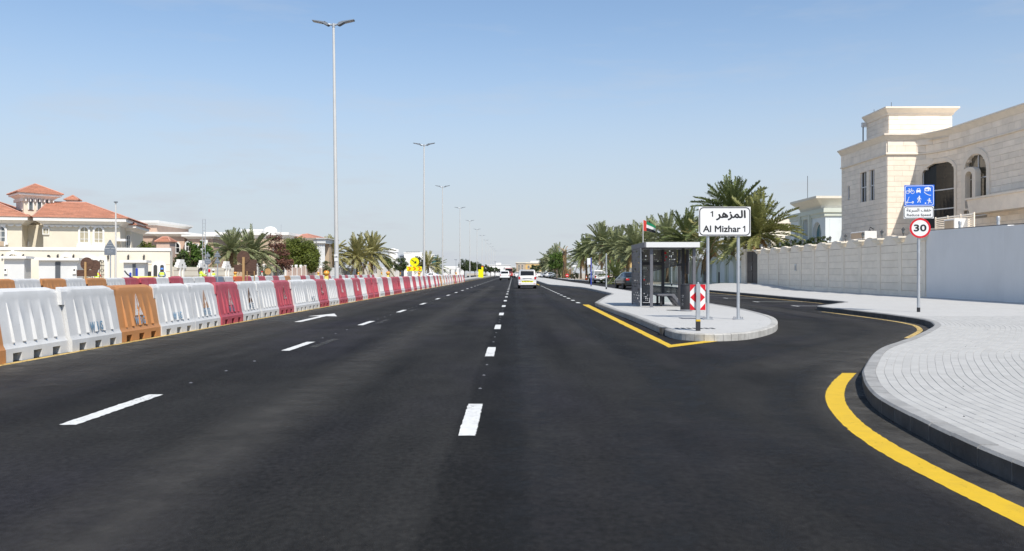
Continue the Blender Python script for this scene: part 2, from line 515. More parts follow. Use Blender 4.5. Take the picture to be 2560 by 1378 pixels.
mat('hair', (.02, .014, .01), rough=.6, var=.2)
mat('vest', (.62, .80, .06), rough=.7, var=.08, scale=9)
mat('cloth_blue', (.03, .09, .28), rough=.85, var=.1, scale=9)
mat('cloth_dark', (.05, .05, .07), rough=.85, var=.15, scale=9)
mat('cloth_red', (.45, .08, .05), rough=.85, var=.15, scale=9)
mat('cloth_white', (.6, .6, .58), rough=.85, var=.1, scale=9)
mat('leaf_vine', (.05, .09, .025), rough=.7, var=.35, island=.35)

def leaf_mat(name, a, b, island=.35):
    m = mat(name, a, rough=.6, var=.0, scale=1.2, col2=b, island=island, spec=.35)
    nt = m.node_tree; N = nt.nodes; K = nt.links
    p = N['Principled BSDF']
    src = p.inputs['Base Color'].links[0].from_socket
    tr = N.new('ShaderNodeBsdfTranslucent'); ms = N.new('ShaderNodeMixShader'); ms.inputs[0].default_value = .22
    K.new(src, tr.inputs['Color'])
    K.new(p.outputs[0], ms.inputs[1]); K.new(tr.outputs[0], ms.inputs[2])
    K.new(ms.outputs[0], N['Material Output'].inputs['Surface'])
    return m
leaf_mat('frond', (.095, .125, .04), (.20, .23, .085), .3)
leaf_mat('frond_grey', (.17, .195, .095), (.32, .345, .175), .3)
leaf_mat('frond_gold', (.23, .225, .085), (.42, .38, .16), .3)
leaf_mat('frond_olive', (.15, .165, .05), (.28, .28, .10), .3)
leaf_mat('frond_dry', (.28, .17, .07), (.42, .28, .13), .3)
leaf_mat('leaf_green', (.075, .105, .014), (.15, .175, .028), .35)
leaf_mat('leaf_dark', (.035, .055, .018), (.075, .10, .035), .4)
leaf_mat('leaf_bright', (.05, .11, .015), (.11, .17, .03), .4)
leaf_mat('leaf_red', (.09, .045, .035), (.20, .09, .06), .5)
leaf_mat('leaf_olive', (.10, .115, .05), (.19, .20, .10), .4)
leaf_mat('flower_orange', (.6, .22, .05), (.7, .35, .1), .3)

def worn(name, lo=.60, hi=.66, scale=26, amount=.75, fade=False):
    m = MATS[name]; nt = m.node_tree; N = nt.nodes; K = nt.links
    tc = N.new('ShaderNodeTexCoord')
    a = N.new('ShaderNodeTexNoise'); a.inputs['Scale'].default_value = scale; a.inputs['Detail'].default_value = 9; a.inputs['Roughness'].default_value = .72
    b = N.new('ShaderNodeTexNoise'); b.inputs['Scale'].default_value = scale * .06; b.inputs['Detail'].default_value = 4
    K.new(tc.outputs['Object'], a.inputs['Vector']); K.new(tc.outputs['Object'], b.inputs['Vector'])
    mm = N.new('ShaderNodeMath'); mm.operation = 'MULTIPLY_ADD'; mm.inputs[1].default_value = .35
    K.new(b.outputs['Fac'], mm.inputs[0]); K.new(a.outputs['Fac'], mm.inputs[2])
    sb = N.new('ShaderNodeMapRange'); sb.inputs['From Min'].default_value = lo + .175; sb.inputs['From Max'].default_value = hi + .175; sb.inputs['To Max'].default_value = amount
    K.new(mm.outputs[0], sb.inputs['Value'])
    out = sb.outputs[0]
    if fade:
        at = N.new('ShaderNodeAttribute'); at.attribute_name = 'fade'
        inv = N.new('ShaderNodeMath'); inv.operation = 'SUBTRACT'; inv.inputs[0].default_value = 1; K.new(out, inv.inputs[1])
        mu = N.new('ShaderNodeMath'); mu.operation = 'MULTIPLY'; K.new(inv.outputs[0], mu.inputs[0]); K.new(at.outputs['Fac'], mu.inputs[1])
        iv2 = N.new('ShaderNodeMath'); iv2.operation = 'SUBTRACT'; iv2.inputs[0].default_value = 1; K.new(mu.outputs[0], iv2.inputs[1])
        out = iv2.outputs[0]
    tr = N.new('ShaderNodeBsdfTransparent'); ms = N.new('ShaderNodeMixShader')
    K.new(out, ms.inputs[0]); K.new(N['Principled BSDF'].outputs[0], ms.inputs[1]); K.new(tr.outputs[0], ms.inputs[2])
    K.new(ms.outputs[0], N['Material Output'].inputs['Surface'])
worn('white_line', .58, .68); worn('yellow_line', .62, .72, 30, .6); worn('pale_yellow_line', .5, .6, 9)
mat('tyre_mark', (.012, .012, .012), rough=.7, var=.1); worn('tyre_mark', .2, .62, 3.0, 1.0, True)
mat('dust_film', (.085, .08, .072), rough=.95, var=.2); worn('dust_film', .3, .75, 2.2, 1.0, True)
worn('asphalt_dust', .35, .7, 3.0, .9)
def asphalt():
    m = mat('asphalt', (.0245, .0234, .0222), rough=.9, var=.16, scale=1.1, bump=1.0, bscale=150, spec=.2)
    nt = m.node_tree; N = nt.nodes; K = nt.links
    b = N['Principled BSDF']
    src = b.inputs['Base Color'].links[0].from_socket
    tc = N.new('ShaderNodeTexCoord'); sep = N.new('ShaderNodeSeparateXYZ'); K.new(tc.outputs['Object'], sep.inputs[0])
    def M(op, a, bb=None, cc=None):
        n = N.new('ShaderNodeMath'); n.operation = op
        for i, q in enumerate((a, bb, cc)):
            if q is None: continue
            if isinstance(q, (int, float)): n.inputs[i].default_value = q
            else: K.new(q, n.inputs[i])
        return n.outputs[0]
    def ns(scale, st, det=5):
        mp = N.new('ShaderNodeMapping'); mp.inputs['Scale'].default_value = st
        K.new(tc.outputs['Object'], mp.inputs['Vector'])
        n = N.new('ShaderNodeTexNoise'); n.inputs['Scale'].default_value = scale; n.inputs['Detail'].default_value = det
        K.new(mp.outputs['Vector'], n.inputs['Vector'])
        return n.outputs['Fac']
    wob = M('MULTIPLY', M('SUBTRACT', ns(.6, (1, 1, 1)), .5), .22)
    x = M('ADD', sep.outputs['X'], wob)
    def band(lo, hi, soft):
        a = N.new('ShaderNodeMapRange'); a.interpolation_type = 'SMOOTHSTEP'
        K.new(x, a.inputs['Value']); a.inputs['From Min'].default_value = lo - soft; a.inputs['From Max'].default_value = lo + soft
        c = N.new('ShaderNodeMapRange'); c.interpolation_type = 'SMOOTHSTEP'
        K.new(x, c.inputs['Value']); c.inputs['From Min'].default_value = hi - soft; c.inputs['From Max'].default_value = hi + soft
        return M('SUBTRACT', a.outputs[0], c.outputs[0])
    f = M('SUBTRACT', 1.0, M('MULTIPLY', band(-.50, .10, .05), .46))       # dark paving seam beside the lane line
    f = M('SUBTRACT', f, M('MULTIPLY', band(.55, 1.0, .22), .2))           # tyre tracks
    f = M('SUBTRACT', f, M('MULTIPLY', band(1.9, 2.4, .25), .16))
    f = M('SUBTRACT', f, M('MULTIPLY', band(-3.2, -2.7, .25), .14))
    f = M('SUBTRACT', f, M('MULTIPLY', band(-1.7, -1.2, .25), .14))
    f = M('ADD', f, M('MULTIPLY', M('SUBTRACT', ns(.9, (1.6, .10, 1)), .5), 1.5))   # long streaks
    f = M('ADD', f, M('MULTIPLY', M('SUBTRACT', ns(.22, (1, .6, 1), 8), .5), 1.7))  # blotches
    f = M('ADD', f, M('MULTIPLY', M('SUBTRACT', ns(22, (1, .7, 1), 9), .5), 1.9))   # mottled grain
    f = M('ADD', f, M('MULTIPLY', M('SUBTRACT', ns(2.2, (1, .35, 1), 6), .5), 1.1))
    f = M('MAXIMUM', f, .3)
    g = ns(60, (1, 1, 1), 2)
    gr = N.new('ShaderNodeMapRange'); K.new(g, gr.inputs['Value']); gr.inputs['From Min'].default_value = .62; gr.inputs['From Max'].default_value = .8; gr.inputs['To Max'].default_value = 1.6
    f = M('ADD', f, gr.outputs[0])                                          # stone chips
    mx = N.new('ShaderNodeMix'); mx.data_type = 'RGBA'; mx.blend_type = 'MULTIPLY'; mx.inputs[0].default_value = 1
    K.new(src, mx.inputs[6]); cmb = N.new('ShaderNodeCombineColor')
    pu = N.new('ShaderNodeMapRange'); K.new(ns(.35, (1, .45, 1), 7), pu.inputs['Value']); pu.inputs['From Min'].default_value = .46; pu.inputs['From Max'].default_value = .68; pu.inputs['To Max'].default_value = .26
    K.new(f, cmb.inputs[0]); K.new(M('MULTIPLY', f, M('SUBTRACT', 1.0, M('MULTIPLY', pu.outputs[0], .12))), cmb.inputs[1]); K.new(M('MULTIPLY', f, M('ADD', 1.0, pu.outputs[0])), cmb.inputs[2])
    K.new(cmb.outputs[0], mx.inputs[7]); K.new(mx.outputs[2], b.inputs['Base Color'])
asphalt()

# ------------------------------------------------------------ ground, road, markings
g = MB().add([(-1500, -300, -.06), (1500, -300, -.06), (1500, 3500, -.06), (-1500, 3500, -.06)], [(0, 1, 2, 3)]).build('ground', MATS['sand'])
g['kind'] = 'structure'
g = MB().add([(-24, -25, 0), (22, -25, 0), (22, 900, 0), (-24, 900, 0)], [(0, 1, 2, 3)]).build('road', MATS['asphalt'])
g['kind'] = 'structure'
road = g
ZM = .004
def marking(polys, m, name='road_marking', z=ZM):
    rj = random.Random(len(polys))
    for p in polys:
        if min(b for a, b in p) < 32:
            q = []
            for i in range(len(p)):
                A, B = Vector(p[i]), Vector(p[(i + 1) % len(p)])
                n_ = max(1, min(60, int((B - A).length / .05)))
                for k in range(n_):
                    c = A.lerp(B, k / n_)
                    q.append((c.x + rj.gauss(0, .0045), c.y + rj.gauss(0, .007)))
            p = q
        mb = MB()
        mb.add([(a, b, z) for a, b in p], [tuple(range(len(p)))])
        mb.build(name, MATS[m], road)
def ribbon(path, w0, w1, m, name='road_marking', z=ZM):
    a = offset(path, w0); b = offset(path, w1)
    n = len(path)
    mb = MB().add([(p.x, p.y, z) for p in a] + [(p.x, p.y, z) for p in b], [(i, n + i, n + i + 1, i + 1) for i in range(n - 1)])
    return mb.build(name, MATS[m], road)
def soft_ribbon(path, w0, w1, m, name, z, prof):
    """thin film whose cover fades across its width; prof = [(0..1 position, cover)]"""
    n = len(path); k = len(prof)
    cols = [offset(path, w0 + (w1 - w0) * q) for q, c in prof]
    vs = [(c[i].x, c[i].y, z) for i in range(n) for c in cols]
    fs = [(i * k + j, i * k + j + 1, (i + 1) * k + j + 1, (i + 1) * k + j) for i in range(n - 1) for j in range(k - 1)]
    o = MB().add(vs, fs).build(name, MATS[m], road)
    at = o.data.attributes.new('fade', 'FLOAT', 'POINT')
    at.data.foreach_set('value', [prof[j][1] * min(1, i / 3, (n - 1 - i) / 3) for i in range(n) for j in range(k)])
    return o
def rect(x, y0, y1, w): return [(x - w / 2, y0), (x + w / 2, y0), (x + w / 2, y1), (x - w / 2, y1)]
marking([rect(-.395, 7.12 + 6.78 * k, 7.12 + 6.78 * k + 1.72, .15) for k in range(-1, 50)], 'white_line')
marking([rect(-4.05, 7.63 + 7.3 * k, 7.63 + 7.3 * k + 1.9, .16) for k in range(-1, 46)], 'white_line')
marking([rect(3.02, 38.6 + 3.4 * k, 39.7 + 3.4 * k, .17) for k in range(0, 16)], 'white_line')
# small reflective studs between the dashes
st = MB()
for k in range(0, 9):
    for q in (2.9, 4.2, 5.5):
        y = 7.12 + 6.78 * k + q
        st.frus(-.415, -.375, y, y + .04, .0, .01, -.012)
        y = 7.63 + 7.3 * k + q
        st.frus(-4.07, -4.03, y, y + .04, .0, .01, -.012)
o = st.build('road_studs', MATS['shelter_grey'], road); o['kind'] = 'stuff'
marking([rect(-7.66, -5, 330, .13)], 'pale_yellow_line')
marking([[(-6.19, 23.7), (-5.99, 23.7), (-5.99, 26.9), (-5.62, 26.8), (-6.09, 28.6), (-6.56, 26.8), (-6.19, 26.9)]], 'white_line')
marking([[(-7.5, 23.4), (-6.3, 23.6), (-6.25, 26.2), (-7.4, 26.4)]], 'asphalt_dust', 'asphalt_patch')
# old scuffed dashes beside the lane line
marking([rect(-3.72, 15.5 + 7.3 * k, 17.6 + 7.3 * k, .16) for k in range(0, 5)], 'asphalt_dust', 'worn_marking')
# yellow edge line of the island
marking([[gp(*p) for p in ((1456, 762), (1672, 869.5), (1796, 853.5), (1790, 849.5), (1678, 862.5), (1472, 762))]], 'yellow_line')
marking([rect(2.98, 96, 150, .16)], 'yellow_line')
# yellow line hugging the near pavement
oc = [(150, 490), (90, 545), (57, 600), (60, 660), (110, 740), (190, 820), (300, 900), (430, 980), (560, 1050), (700, 1122), (850, 1198), (1000, 1275), (1194, 1374), (1420, 1480)]
ic = [(232, 490), (188, 540), (165, 590), (167, 650), (205, 712), (285, 790), (400, 868), (520, 938), (650, 1006), (800, 1082), (950, 1152), (1100, 1222), (1194, 1266), (1420, 1360)]
def c3(p): return gp(2040 + p[0] / 2.296, 720 + p[1] / 2.296)
a = smooth_path([c3(p) for p in oc], .3); b = smooth_path([c3(p) for p in ic], .3)
n = 160
a = resample(a, sum((a[i + 1] - a[i]).length for i in range(len(a) - 1)) / n); b = resample(b, sum((b[i + 1] - b[i]).length for i in range(len(b) - 1)) / n)
rj = random.Random(3)
J_ = lambda p: (p.x + rj.gauss(0, .003), p.y + rj.gauss(0, .003), ZM)
MB().add([J_(p) for p in a] + [J_(p) for p in b], [(i, i + 1, n + 2 + i, n + 1 + i) for i in range(n)]).build('road_marking', MATS['yellow_line'], road)
# parking bay lines on the service road
for y, x0, x1 in ((35.2, 11.9, 13.2), (40.4, 11.75, 14.1), (46.2, 11.75, 14.1), (52.0, 11.75, 14.1), (57.8, 11.75, 14.1), (63.6, 11.75, 14.1)):
    marking([[(x0, y), (x1, y), (x1, y + .12), (x0, y + .12)], [(x0 - .12, y - .4), (x0, y - .4), (x0, y + .5), (x0 - .12, y + .5)]], 'white_line')
marking([[(8.7, 62), (8.85, 62), (8.85, 120), (8.7, 120)], [(13.95, 38), (14.07, 38), (14.07, 70), (13.95, 70)]], 'pale_yellow_line')

# ------------------------------------------------------------ pavements
ZP = .15
def kerb(path, w, parent, m, length, face_shade=None, z0=-.02, top=ZP + .004, gap=.008, skip=None):
    """individual kerb stones along a path, lying to its right"""
    n = max(1, round(length / .05))
    pts = resample(path, .05)
    inner = offset(pts, w)
    i = 0
    while i < len(pts) - 1:
        j = min(i + n, len(pts) - 1)
        if len(pts) - 1 - j < n * .4: j = len(pts) - 1
        A, B, C, D = pts[i], pts[j], inner[j], inner[i]
        t = (B - A).normalized() * gap / 2
        A, B, C, D = A + t, B - t, C - t, D + t
        h = top + random.uniform(-.003, .003)
        ch = .022
        nrm = (D - A).normalized() * ch
        mid = (pts[(i + j) // 2] - (A + B) / 2) if j - i > 3 else Vector((0, 0))
        vs = []
        for P, Q in ((A, D), (A + (B - A) * .5 + mid, D + (C - D) * .5 + mid), (B, C)):
            vs += [(P.x, P.y, z0), (P.x, P.y, h - ch), (P.x + nrm.x, P.y + nrm.y, h), (Q.x, Q.y, h), (Q.x, Q.y, z0)]
        fs = []
        for k in range(2):
            for q in range(4):
                a0 = k * 5 + q
                fs.append((a0, a0 + 5, a0 + 6, a0 + 1))
        fs += [(0, 1, 2, 3, 4), (14, 13, 12, 11, 10)]
        if skip is None or not skip((A + B) / 2):
            o = MB().add(vs, [f[::-1] for f in fs]).build('kerb_stone', MATS[m], parent)
            if face_shade:                      # near-black colour painted on the road face to deepen its shade
                o.data.materials.append(MATS[face_shade])
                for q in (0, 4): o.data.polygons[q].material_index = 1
        i = j
# near pavement on the right: kerb line from the foreground round the corner to the parking bays
k1 = [(3.24, -3), (3.24, 2.5), gp(2558, 1160, ZP), gp(2371, 1081, ZP), gp(2214, 1003, ZP), gp(2172, 970, ZP), gp(2158, 942, ZP), gp(2160, 916, ZP), gp(2197, 872, ZP),
      gp(2275, 844, ZP), gp(2320, 823, ZP), gp(2334, 810, ZP), gp(2301, 797, ZP), (11.25, 25.6), (11.3, 28.4), (11.35, 31.3), (11.9, 32.3)]
K1 = smooth_path(k1, .1)
k2 = [(11.9, 32.3), (13.2, 34.3), (14.2, 36.0), (14.35, 38), (14.35, 43), (14.35, 60), (14.35, 90)]
K2 = smooth_path(k2, .1)
def pave(path_in, rest, name, m, z):
    poly = [Vector((p.x, p.y)) for p in path_in] + [Vector(p) for p in rest]
    tris = tessellate_polygon([[Vector((p.x, p.y, 0)) for p in poly]])
    fs = []
    for t in tris:
        a, b, c = (poly[i] for i in t)
        fs.append(tuple(t) if (b.x - a.x) * (c.y - a.y) - (b.y - a.y) * (c.x - a.x) > 0 else (t[0], t[2], t[1]))
    o = MB().add([(p.x, p.y, z) for p in poly], fs).build(name, MATS[m])
    o['kind'] = 'structure'
    return o
full = K1 + K2[1:]
inn = offset(full, .14)[::3]
pav = pave(inn, [(22, 90), (22, -3)], 'pavement', 'paving', ZP - .005)
kerb(K1, .15, pav, 'kerb_grey', .45, 'kerb_face_shade')
kerb(K2, .15, pav, 'kerb_grey', .6, 'kerb_face_shade')
# pavers laid in curved rows that follow the kerb
inn0 = offset(K1, .152)
def inframe(x, y): return y > 4.2 and CX + x * F / y < 2600 and y < 24
rows = []
base = [p for p in resample(inn0, .1) if p.y > 3]
for r in range(0, 92):
    row = offset(base, r * .1 + .05)
    # drop points where the offset folds back
    ok = [row[0]]
    for p in row[1:]:
        if (p - ok[-1]).length > .04 and p.y > ok[-1].y - .01: ok.append(p)
    row = resample(ok, .2)
    for i in range(len(row) - 1):
        c = (row[i] + row[i + 1]) / 2
        if not inframe(c.x, c.y): continue
        rows.append((r, row[i], row[i + 1]))
def paver(A, B, mb):
    t = (B - A).normalized(); nrm = Vector((t.y, -t.x))
    g = .0022; hw = .05 - g
    a, b = A + t * .0007, B - t * .0007
    h = ZP + random.uniform(-.0008, .0012)
    e = .0025
    vs = []
    for P, s1, sg in ((a, 1, -1), (b, -1, -1), (b, -1, 1), (a, 1, 1)):
        q = P + nrm * hw * sg
        vs.append((q.x, q.y, h - .012))
    for P, s1, sg in ((a, 1, -1), (b, -1, -1), (b, -1, 1), (a, 1, 1)):
        q = P + nrm * hw * sg
        vs.append((q.x, q.y, h - e))
    for P, s1, sg in ((a, 1, -1), (b, -1, -1), (b, -1, 1), (a, 1, 1)):
        q = P + nrm * (hw - e) * sg + t * e * s1
        vs.append((q.x, q.y, h))
    fs = [(8, 11, 10, 9)]
    for k in range(4):
        l = (k + 1) % 4
        fs += [(k, 4 + k, 4 + l, l), (4 + k, 8 + k, 8 + l, 4 + l)]
    mb.add(vs, fs)
rows.sort(key=lambda q: (q[1] + q[2]).length)
rest = MB()
for i, (r, A, B) in enumerate(rows):
    if i < 300:
        mb = MB(); paver(A, B, mb); mb.build('paver', MATS['paver'], pav)
    else: paver(A, B, rest)
o = rest.build('pavers', MATS['paver_stuff'], pav); o['kind'] = 'stuff'
# raised driveway in front of the gate
vs, fs = [], []
nx, ny = 8, 20
for i in range(nx + 1):
    for j in range(ny + 1):
        x = 16.2 + 5.2 * i / nx; y = 60 + 28 * j / ny
        s = lambda t: max(0, min(1, t)) ** 2 * (3 - 2 * max(0, min(1, t)))
        h = .31 * s((y - 60) / 11) * s((88 - y) / 10) * s((x - 16.2) / 3.6)
        vs.append((x, y, ZP - .001 + h))
for i in range(nx):
    for j in range(ny):
        a = i * (ny + 1) + j
        fs.append((a, a + ny + 1, a + ny + 2, a + 1))
o = MB().add(vs, fs).build('driveway_ramp', MATS['paving']); o['kind'] = 'structure'
# traffic island with the bus stop
isl = [gp(1487, 756, ZP), (3.41, 30.4), (3.44, 24.8), (3.38, 19.6), (3.36, 17.75), (3.62, 17.15), (4.2, 17.0), (5.0, 17.6), (6.1, 19.6), (7.0, 22.3), (7.45, 24.5), (7.8, 27.5), (7.98, 30), (8.05, 34), (8.1, 42), (8.15, 57), (8.3, 83), (8.3, 100), (8.2, 130), (8.2, 330)]
island_path = [Vector(p) for p in reversed(isl)]      # island lies to the right when walked back towards the camera ... then reversed
west = [(3.44, 35.4), (4.85, 44.4), (5.9, 50.5), (6.1, 58), (6.1, 72), (5.4, 80), (4.6, 87), (3.9, 93), (3.85, 110), (3.85, 150), (3.85, 330)]
W = smooth_path(west, .2); E = smooth_path(isl, .1)
Wk = [Vector(p) for p in W]
loop_in = offset(Wk, .14)[::3]
east_in = offset([Vector(p) for p in reversed(E)], .14)      # walking south on the east side the island is on the right
island = pave(loop_in, [tuple(p) for p in east_in[::4]], 'traffic_island', 'paving', ZP - .004)
Ww = [p for p in W if p.y < 150]
kerb(Ww, .15, island, 'kerb_grey', .9)
Er = [p for p in reversed(E) if p.y < 110]
i0 = min(range(len(Er)), key=lambda i: abs(Er[i].y - 25) + (0 if Er[i].x > 5 else 99))
i1 = min(range(len(Er)), key=lambda i: (Er[i] - Vector((3.36, 17.75))).length)
kerb(Er[:i0 + 1], .15, island, 'kerb_grey', .9)
kerb(Er[i0:i1 + 1], .15, island, 'kerb_light', .2)
kerb(Er[i1:], .15, island, 'kerb_grey', .6)
# dusty gutters beside the kerbs
ribbon([p for p in K1 if 17.5 < p.y < 30][::3], -.36, -.24, 'pale_yellow_line', z=.008)
# far pavement and sand verge on the right, side street mouths
far = pave([Vector((13.2, 90)), Vector((12.6, 110)), Vector((10.8, 150)), Vector((10.6, 330))], [(30, 330), (30, 90)], 'far_pavement', 'paving', ZP - .012)
kerb([Vector((14.35, 90)), Vector((12.75, 110)), Vector((10.95, 150)), Vector((10.75, 200))], .15, far, 'kerb_grey', 1.5)
vb = MB().add([(15.8, 92, .16), (26, 92, .16), (26, 420, .16), (12.4, 420, .16), (12.4, 150, .16)], [(0, 1, 2, 3, 4)]).build('sand_verge', MATS['sand']); vb['kind'] = 'structure'
# median beyond the end of the barrier row
md = MB().box(-11.2, -8.25, 141, 700, -.02, .30).build('median', MATS['kerb_light']); md['kind'] = 'structure'
mk2 = MB()
for k in range(28): MB().chbox(0, 1.96, -.05, .1, 0, .24, .015).xf(Matrix.Rotation(R(-90), 4, 'Z')).build('kerb_stone', MATS['kerb_grey'], md, (-8.25, 143 + 2 * k, 0), rz=R(180))
# opposite verge on the left
o = MB().add([(-120, 20, .02), (-23.6, 20, .02), (-23.6, 600, .02), (-120, 600, .02)], [(0, 1, 2, 3)]).build('roadside_sand', MATS['sand']); o['kind'] = 'structure'

# paler scuffed arcs where traffic turns through the slip road
for i_, (pts, w) in enumerate((([(3.4, 11.5), (5.6, 14.6), (8.2, 18.0), (9.8, 22.5), (9.9, 30), (9.7, 45)], .9), ([(4.6, 10.2), (6.4, 13.2), (8.6, 16.4), (10.2, 20.2)], .55), ([(-2.3, -1), (-2.3, 10), (-2.25, 40), (-2.2, 90)], .6), ([(-5.9, -1), (-5.9, 15), (-5.9, 60)], .9))):
    soft_ribbon(smooth_path(pts, .4), -w, w, 'dust_film', 'dust_film', .0034 + .0001 * i_, [(0, 0), (.4, .45), (.6, .45), (1, 0)])
tz = .0006
# tyre sweeps from the main road into the slip road, and dust along the barrier
for pts, w in (([(.75, 2), (.95, 6), (1.9, 10.5), (4.2, 15.2), (7.2, 19.6), (9.0, 25), (9.4, 34)], .34), ([(2.2, 2), (2.4, 6), (3.1, 9.5), (5.2, 13.6), (8.4, 18.2), (10.3, 24), (10.7, 34)], .32),
               ([(1.3, 3), (1.5, 7), (2.6, 11.5), (4.9, 15.0), (7.9, 19.0), (9.5, 23)], .2), ([(.1, 1), (.15, 8), (.2, 20), (.2, 60)], .4), ([(1.95, 1), (2.0, 8), (1.95, 20), (1.9, 60)], .35)):
    soft_ribbon(smooth_path(pts, .4), -w, w, 'tyre_mark', 'tyre_mark', tz, [(0, 0), (.35, .8), (.65, .8), (1, 0)])
    tz += .0003
soft_ribbon(smooth_path([(-7.0, -2), (-7.0, 20), (-7.0, 60), (-7.0, 120)], 1), -.6, .9, 'dust_film', 'dust_film', .0026, [(0, 1), (.3, .9), (1, 0)])
soft_ribbon([p for p in K1 if 3 < p.y < 31][::3], -.75, 0, 'dust_film', 'dust_film', .0030, [(0, 0), (.5, .7), (1, 1)])
soft_ribbon([p for p in E if p.y < 40][::3], -.7, .0, 'dust_film', 'dust_film', .0032, [(0, 0), (.5, .6), (1, 1)])
# ------------------------------------------------------------ right-hand boundary walls
def lantern(parent, x, y, z, m='iron'):
    l = MB().lathe([(.05, 0), (.05, .03), (.02, .05), (.02, .14), (.07, .17), (.07, .18)], 8, (x, y, z)).build('lantern', MATS[m], parent)
    MB().lathe([(.065, .185), (.085, .36)], 6, (x, y, z)).build('lantern_glass', MATS['glass_grey'], l)
    MB().lathe([(.12, .362), (.11, .39), (.03, .46), (.012, .50)], 8, (x, y, z)).build('lantern_roof', MATS[m], l)
PITCH = 2.668
wall = thing('stone_boundary_wall', 'beige stone boundary wall with scalloped panels, capped piers and lanterns', 'wall', (21.3, 72.85, 0), R(-90))
NB = 11
MB().box(-.2, NB * PITCH + .2, .0, .28, 0, 2.92).build('wall_core', MATS['stone_joint'], wall)
MB().box(-.2, NB * PITCH + .22, -.05, -.002, 0, .42).build('plinth', MATS['wall_stone'], wall)
cap_me = MB().frus(-.26, .26, -.14, .42, 3.06, 3.16, .05).frus(-.31, .31, -.19, .47, 3.16, 3.30, .13).box(-.46, .46, -.34, .62, 3.302, 3.40).mesh('pier_cap')
pier_me = MB().chbox(-.18, .18, -.07, .3, .1, 3.06, .012).mesh('pier')
blk_me = None
for b in range(NB + 1):
    x = b * PITCH
    p = mk('pier', pier_me, MATS['wall_stone'], wall, (x, 0, 0))
    mk('pier_cap', cap_me, MATS['wall_cap'], p)
    lantern(wall, x, .14, 3.402)
    if b == NB: break
    x0, x1 = x + .186, x + PITCH - .186
    zc = .43
    for k in range(6):
        z0 = zc + k * .418
        MB().chbox(x0, x1, -.028 + random.uniform(0, .004), .0, z0 + .006, z0 + .41, .008).build('stone_block', MATS['wall_stone'], wall)
    xc, hw = (x0 + x1) / 2, (x1 - x0) / 2
    pts = [(x0, 2.946), (x1, 2.946), (x1, 3.06), (x1 - .3, 3.08)]
    for i in range(1, 12):
        a = math.pi * i / 12
        pts.append((xc + (hw - .3) * math.cos(a), 3.08 + .42 * math.sin(a)))
    pts += [(x0 + .3, 3.08), (x0, 3.06)]
    MB().slab(pts, (), -.03, .25).build('scalloped_top', MATS['wall_stone'], wall)
# utility box and camera on that wall
sx0 = 72.85 - 2100 * 21.3 / (1991 - CX)
ub = MB().box(sx0 - .12, sx0 + .12, -.1, -.03, 1.55, 2.05).build('meter_box', MATS['pale_grey'], wall)
MB().box(sx0 - .06, sx0 + .06, -.106, -.1, 1.6, 1.95).build('meter_window', MATS['glass_dark'], ub)

gate = thing('metal_gate', 'dark brown double leaf metal gate between stone piers', 'gate', (21.36, 76.7, .45), R(-90))
for i in range(2):
    lf = MB().box(.02 + i * 1.85, 1.83 + i * 1.85, .0, .06, .02, 2.86).build('gate_leaf', MATS['brown_gate'], gate)
    for j in range(3):
        MB().chbox(.14 + i * 1.85, 1.71 + i * 1.85, -.03, .0, .15 + j * .9, .95 + j * .9, .02).build('gate_panel', MATS['brown_gate'], lf)
MB().tube([(1.7, -.05, 1.2), (1.7, -.09, 1.25), (1.7, -.09, 1.5), (1.7, -.05, 1.55)], .015, 6).build('handle', MATS['steel'], gate)
gp_ = thing('gate_pier', 'cream stone gate pier joined to a short length of block wall', 'wall', (21.3, 76.95, 0), R(-90))
MB().chbox(-.3, .24, -.1, .4, 0, 3.3, .015).build('pier', MATS['wall_stone'], gp_)
MB().frus(-.36, .3, -.16, .46, 3.302, 3.45, .12).box(-.5, .44, -.3, .6, 3.452, 3.55).build('pier_cap', MATS['wall_cap'], gp_)
MB().box(-1.4, -.302, .0, .26, 0, 3.1).build('wall_core', MATS['stone_joint'], gp_)
for k in range(7):
    MB().chbox(-1.4, -.31, -.03, .0, .1 + k * .425, .515 + k * .425, .008).build('stone_block', MATS['wall_stone'], gp_)
lantern(gp_, -.03, .15, 3.552)

# sage green wall with arched panels
gw = thing('arched_panel_wall', 'sage green boundary wall with pale arched panels behind the bus shelter', 'wall', (21.35, 150, 0), R(-90))
GP, n = 3.45, 20
MB().box(0, 71.6, .06, .3, 0, 2.55).build('wall_core', MATS['green_panel'], gw)
for b in range(n):
    x = .3 + b * GP
    if b == 16:
        MB().box(x + .3, x + GP - .3, -.02, .05, .05, 2.7).build('gate_leaf', MATS['iron'], gw)
    out = [(x, .05), (x + GP, .05), (x + GP, 2.62)] + [(x + GP / 2 + (GP / 2 - .12) * math.cos(math.pi * i / 10), 2.62 + .5 * math.sin(math.pi * i / 10)) for i in range(11)] + [(x, 2.62)]
    MB().slab(out, [arch(GP * .6, 2.2, .62, 10, x + GP / 2, .42)], -.01, .06).build('arched_frame', MATS['green_wall'], gw)
    MB().slab(arch(GP * .6 - .1, 2.1, .58, 10, x + GP / 2, .46), (), .03, .055).build('arched_panel', MATS['green_panel'], gw)
    MB().box(x - .14, x + .14, -.09, -.012, .05, 2.72).build('pilaster', MATS['green_wall'], gw)
MB().box(0, 71.6, -.04, .32, .02, .3).build('plinth', MATS['green_wall'], gw)

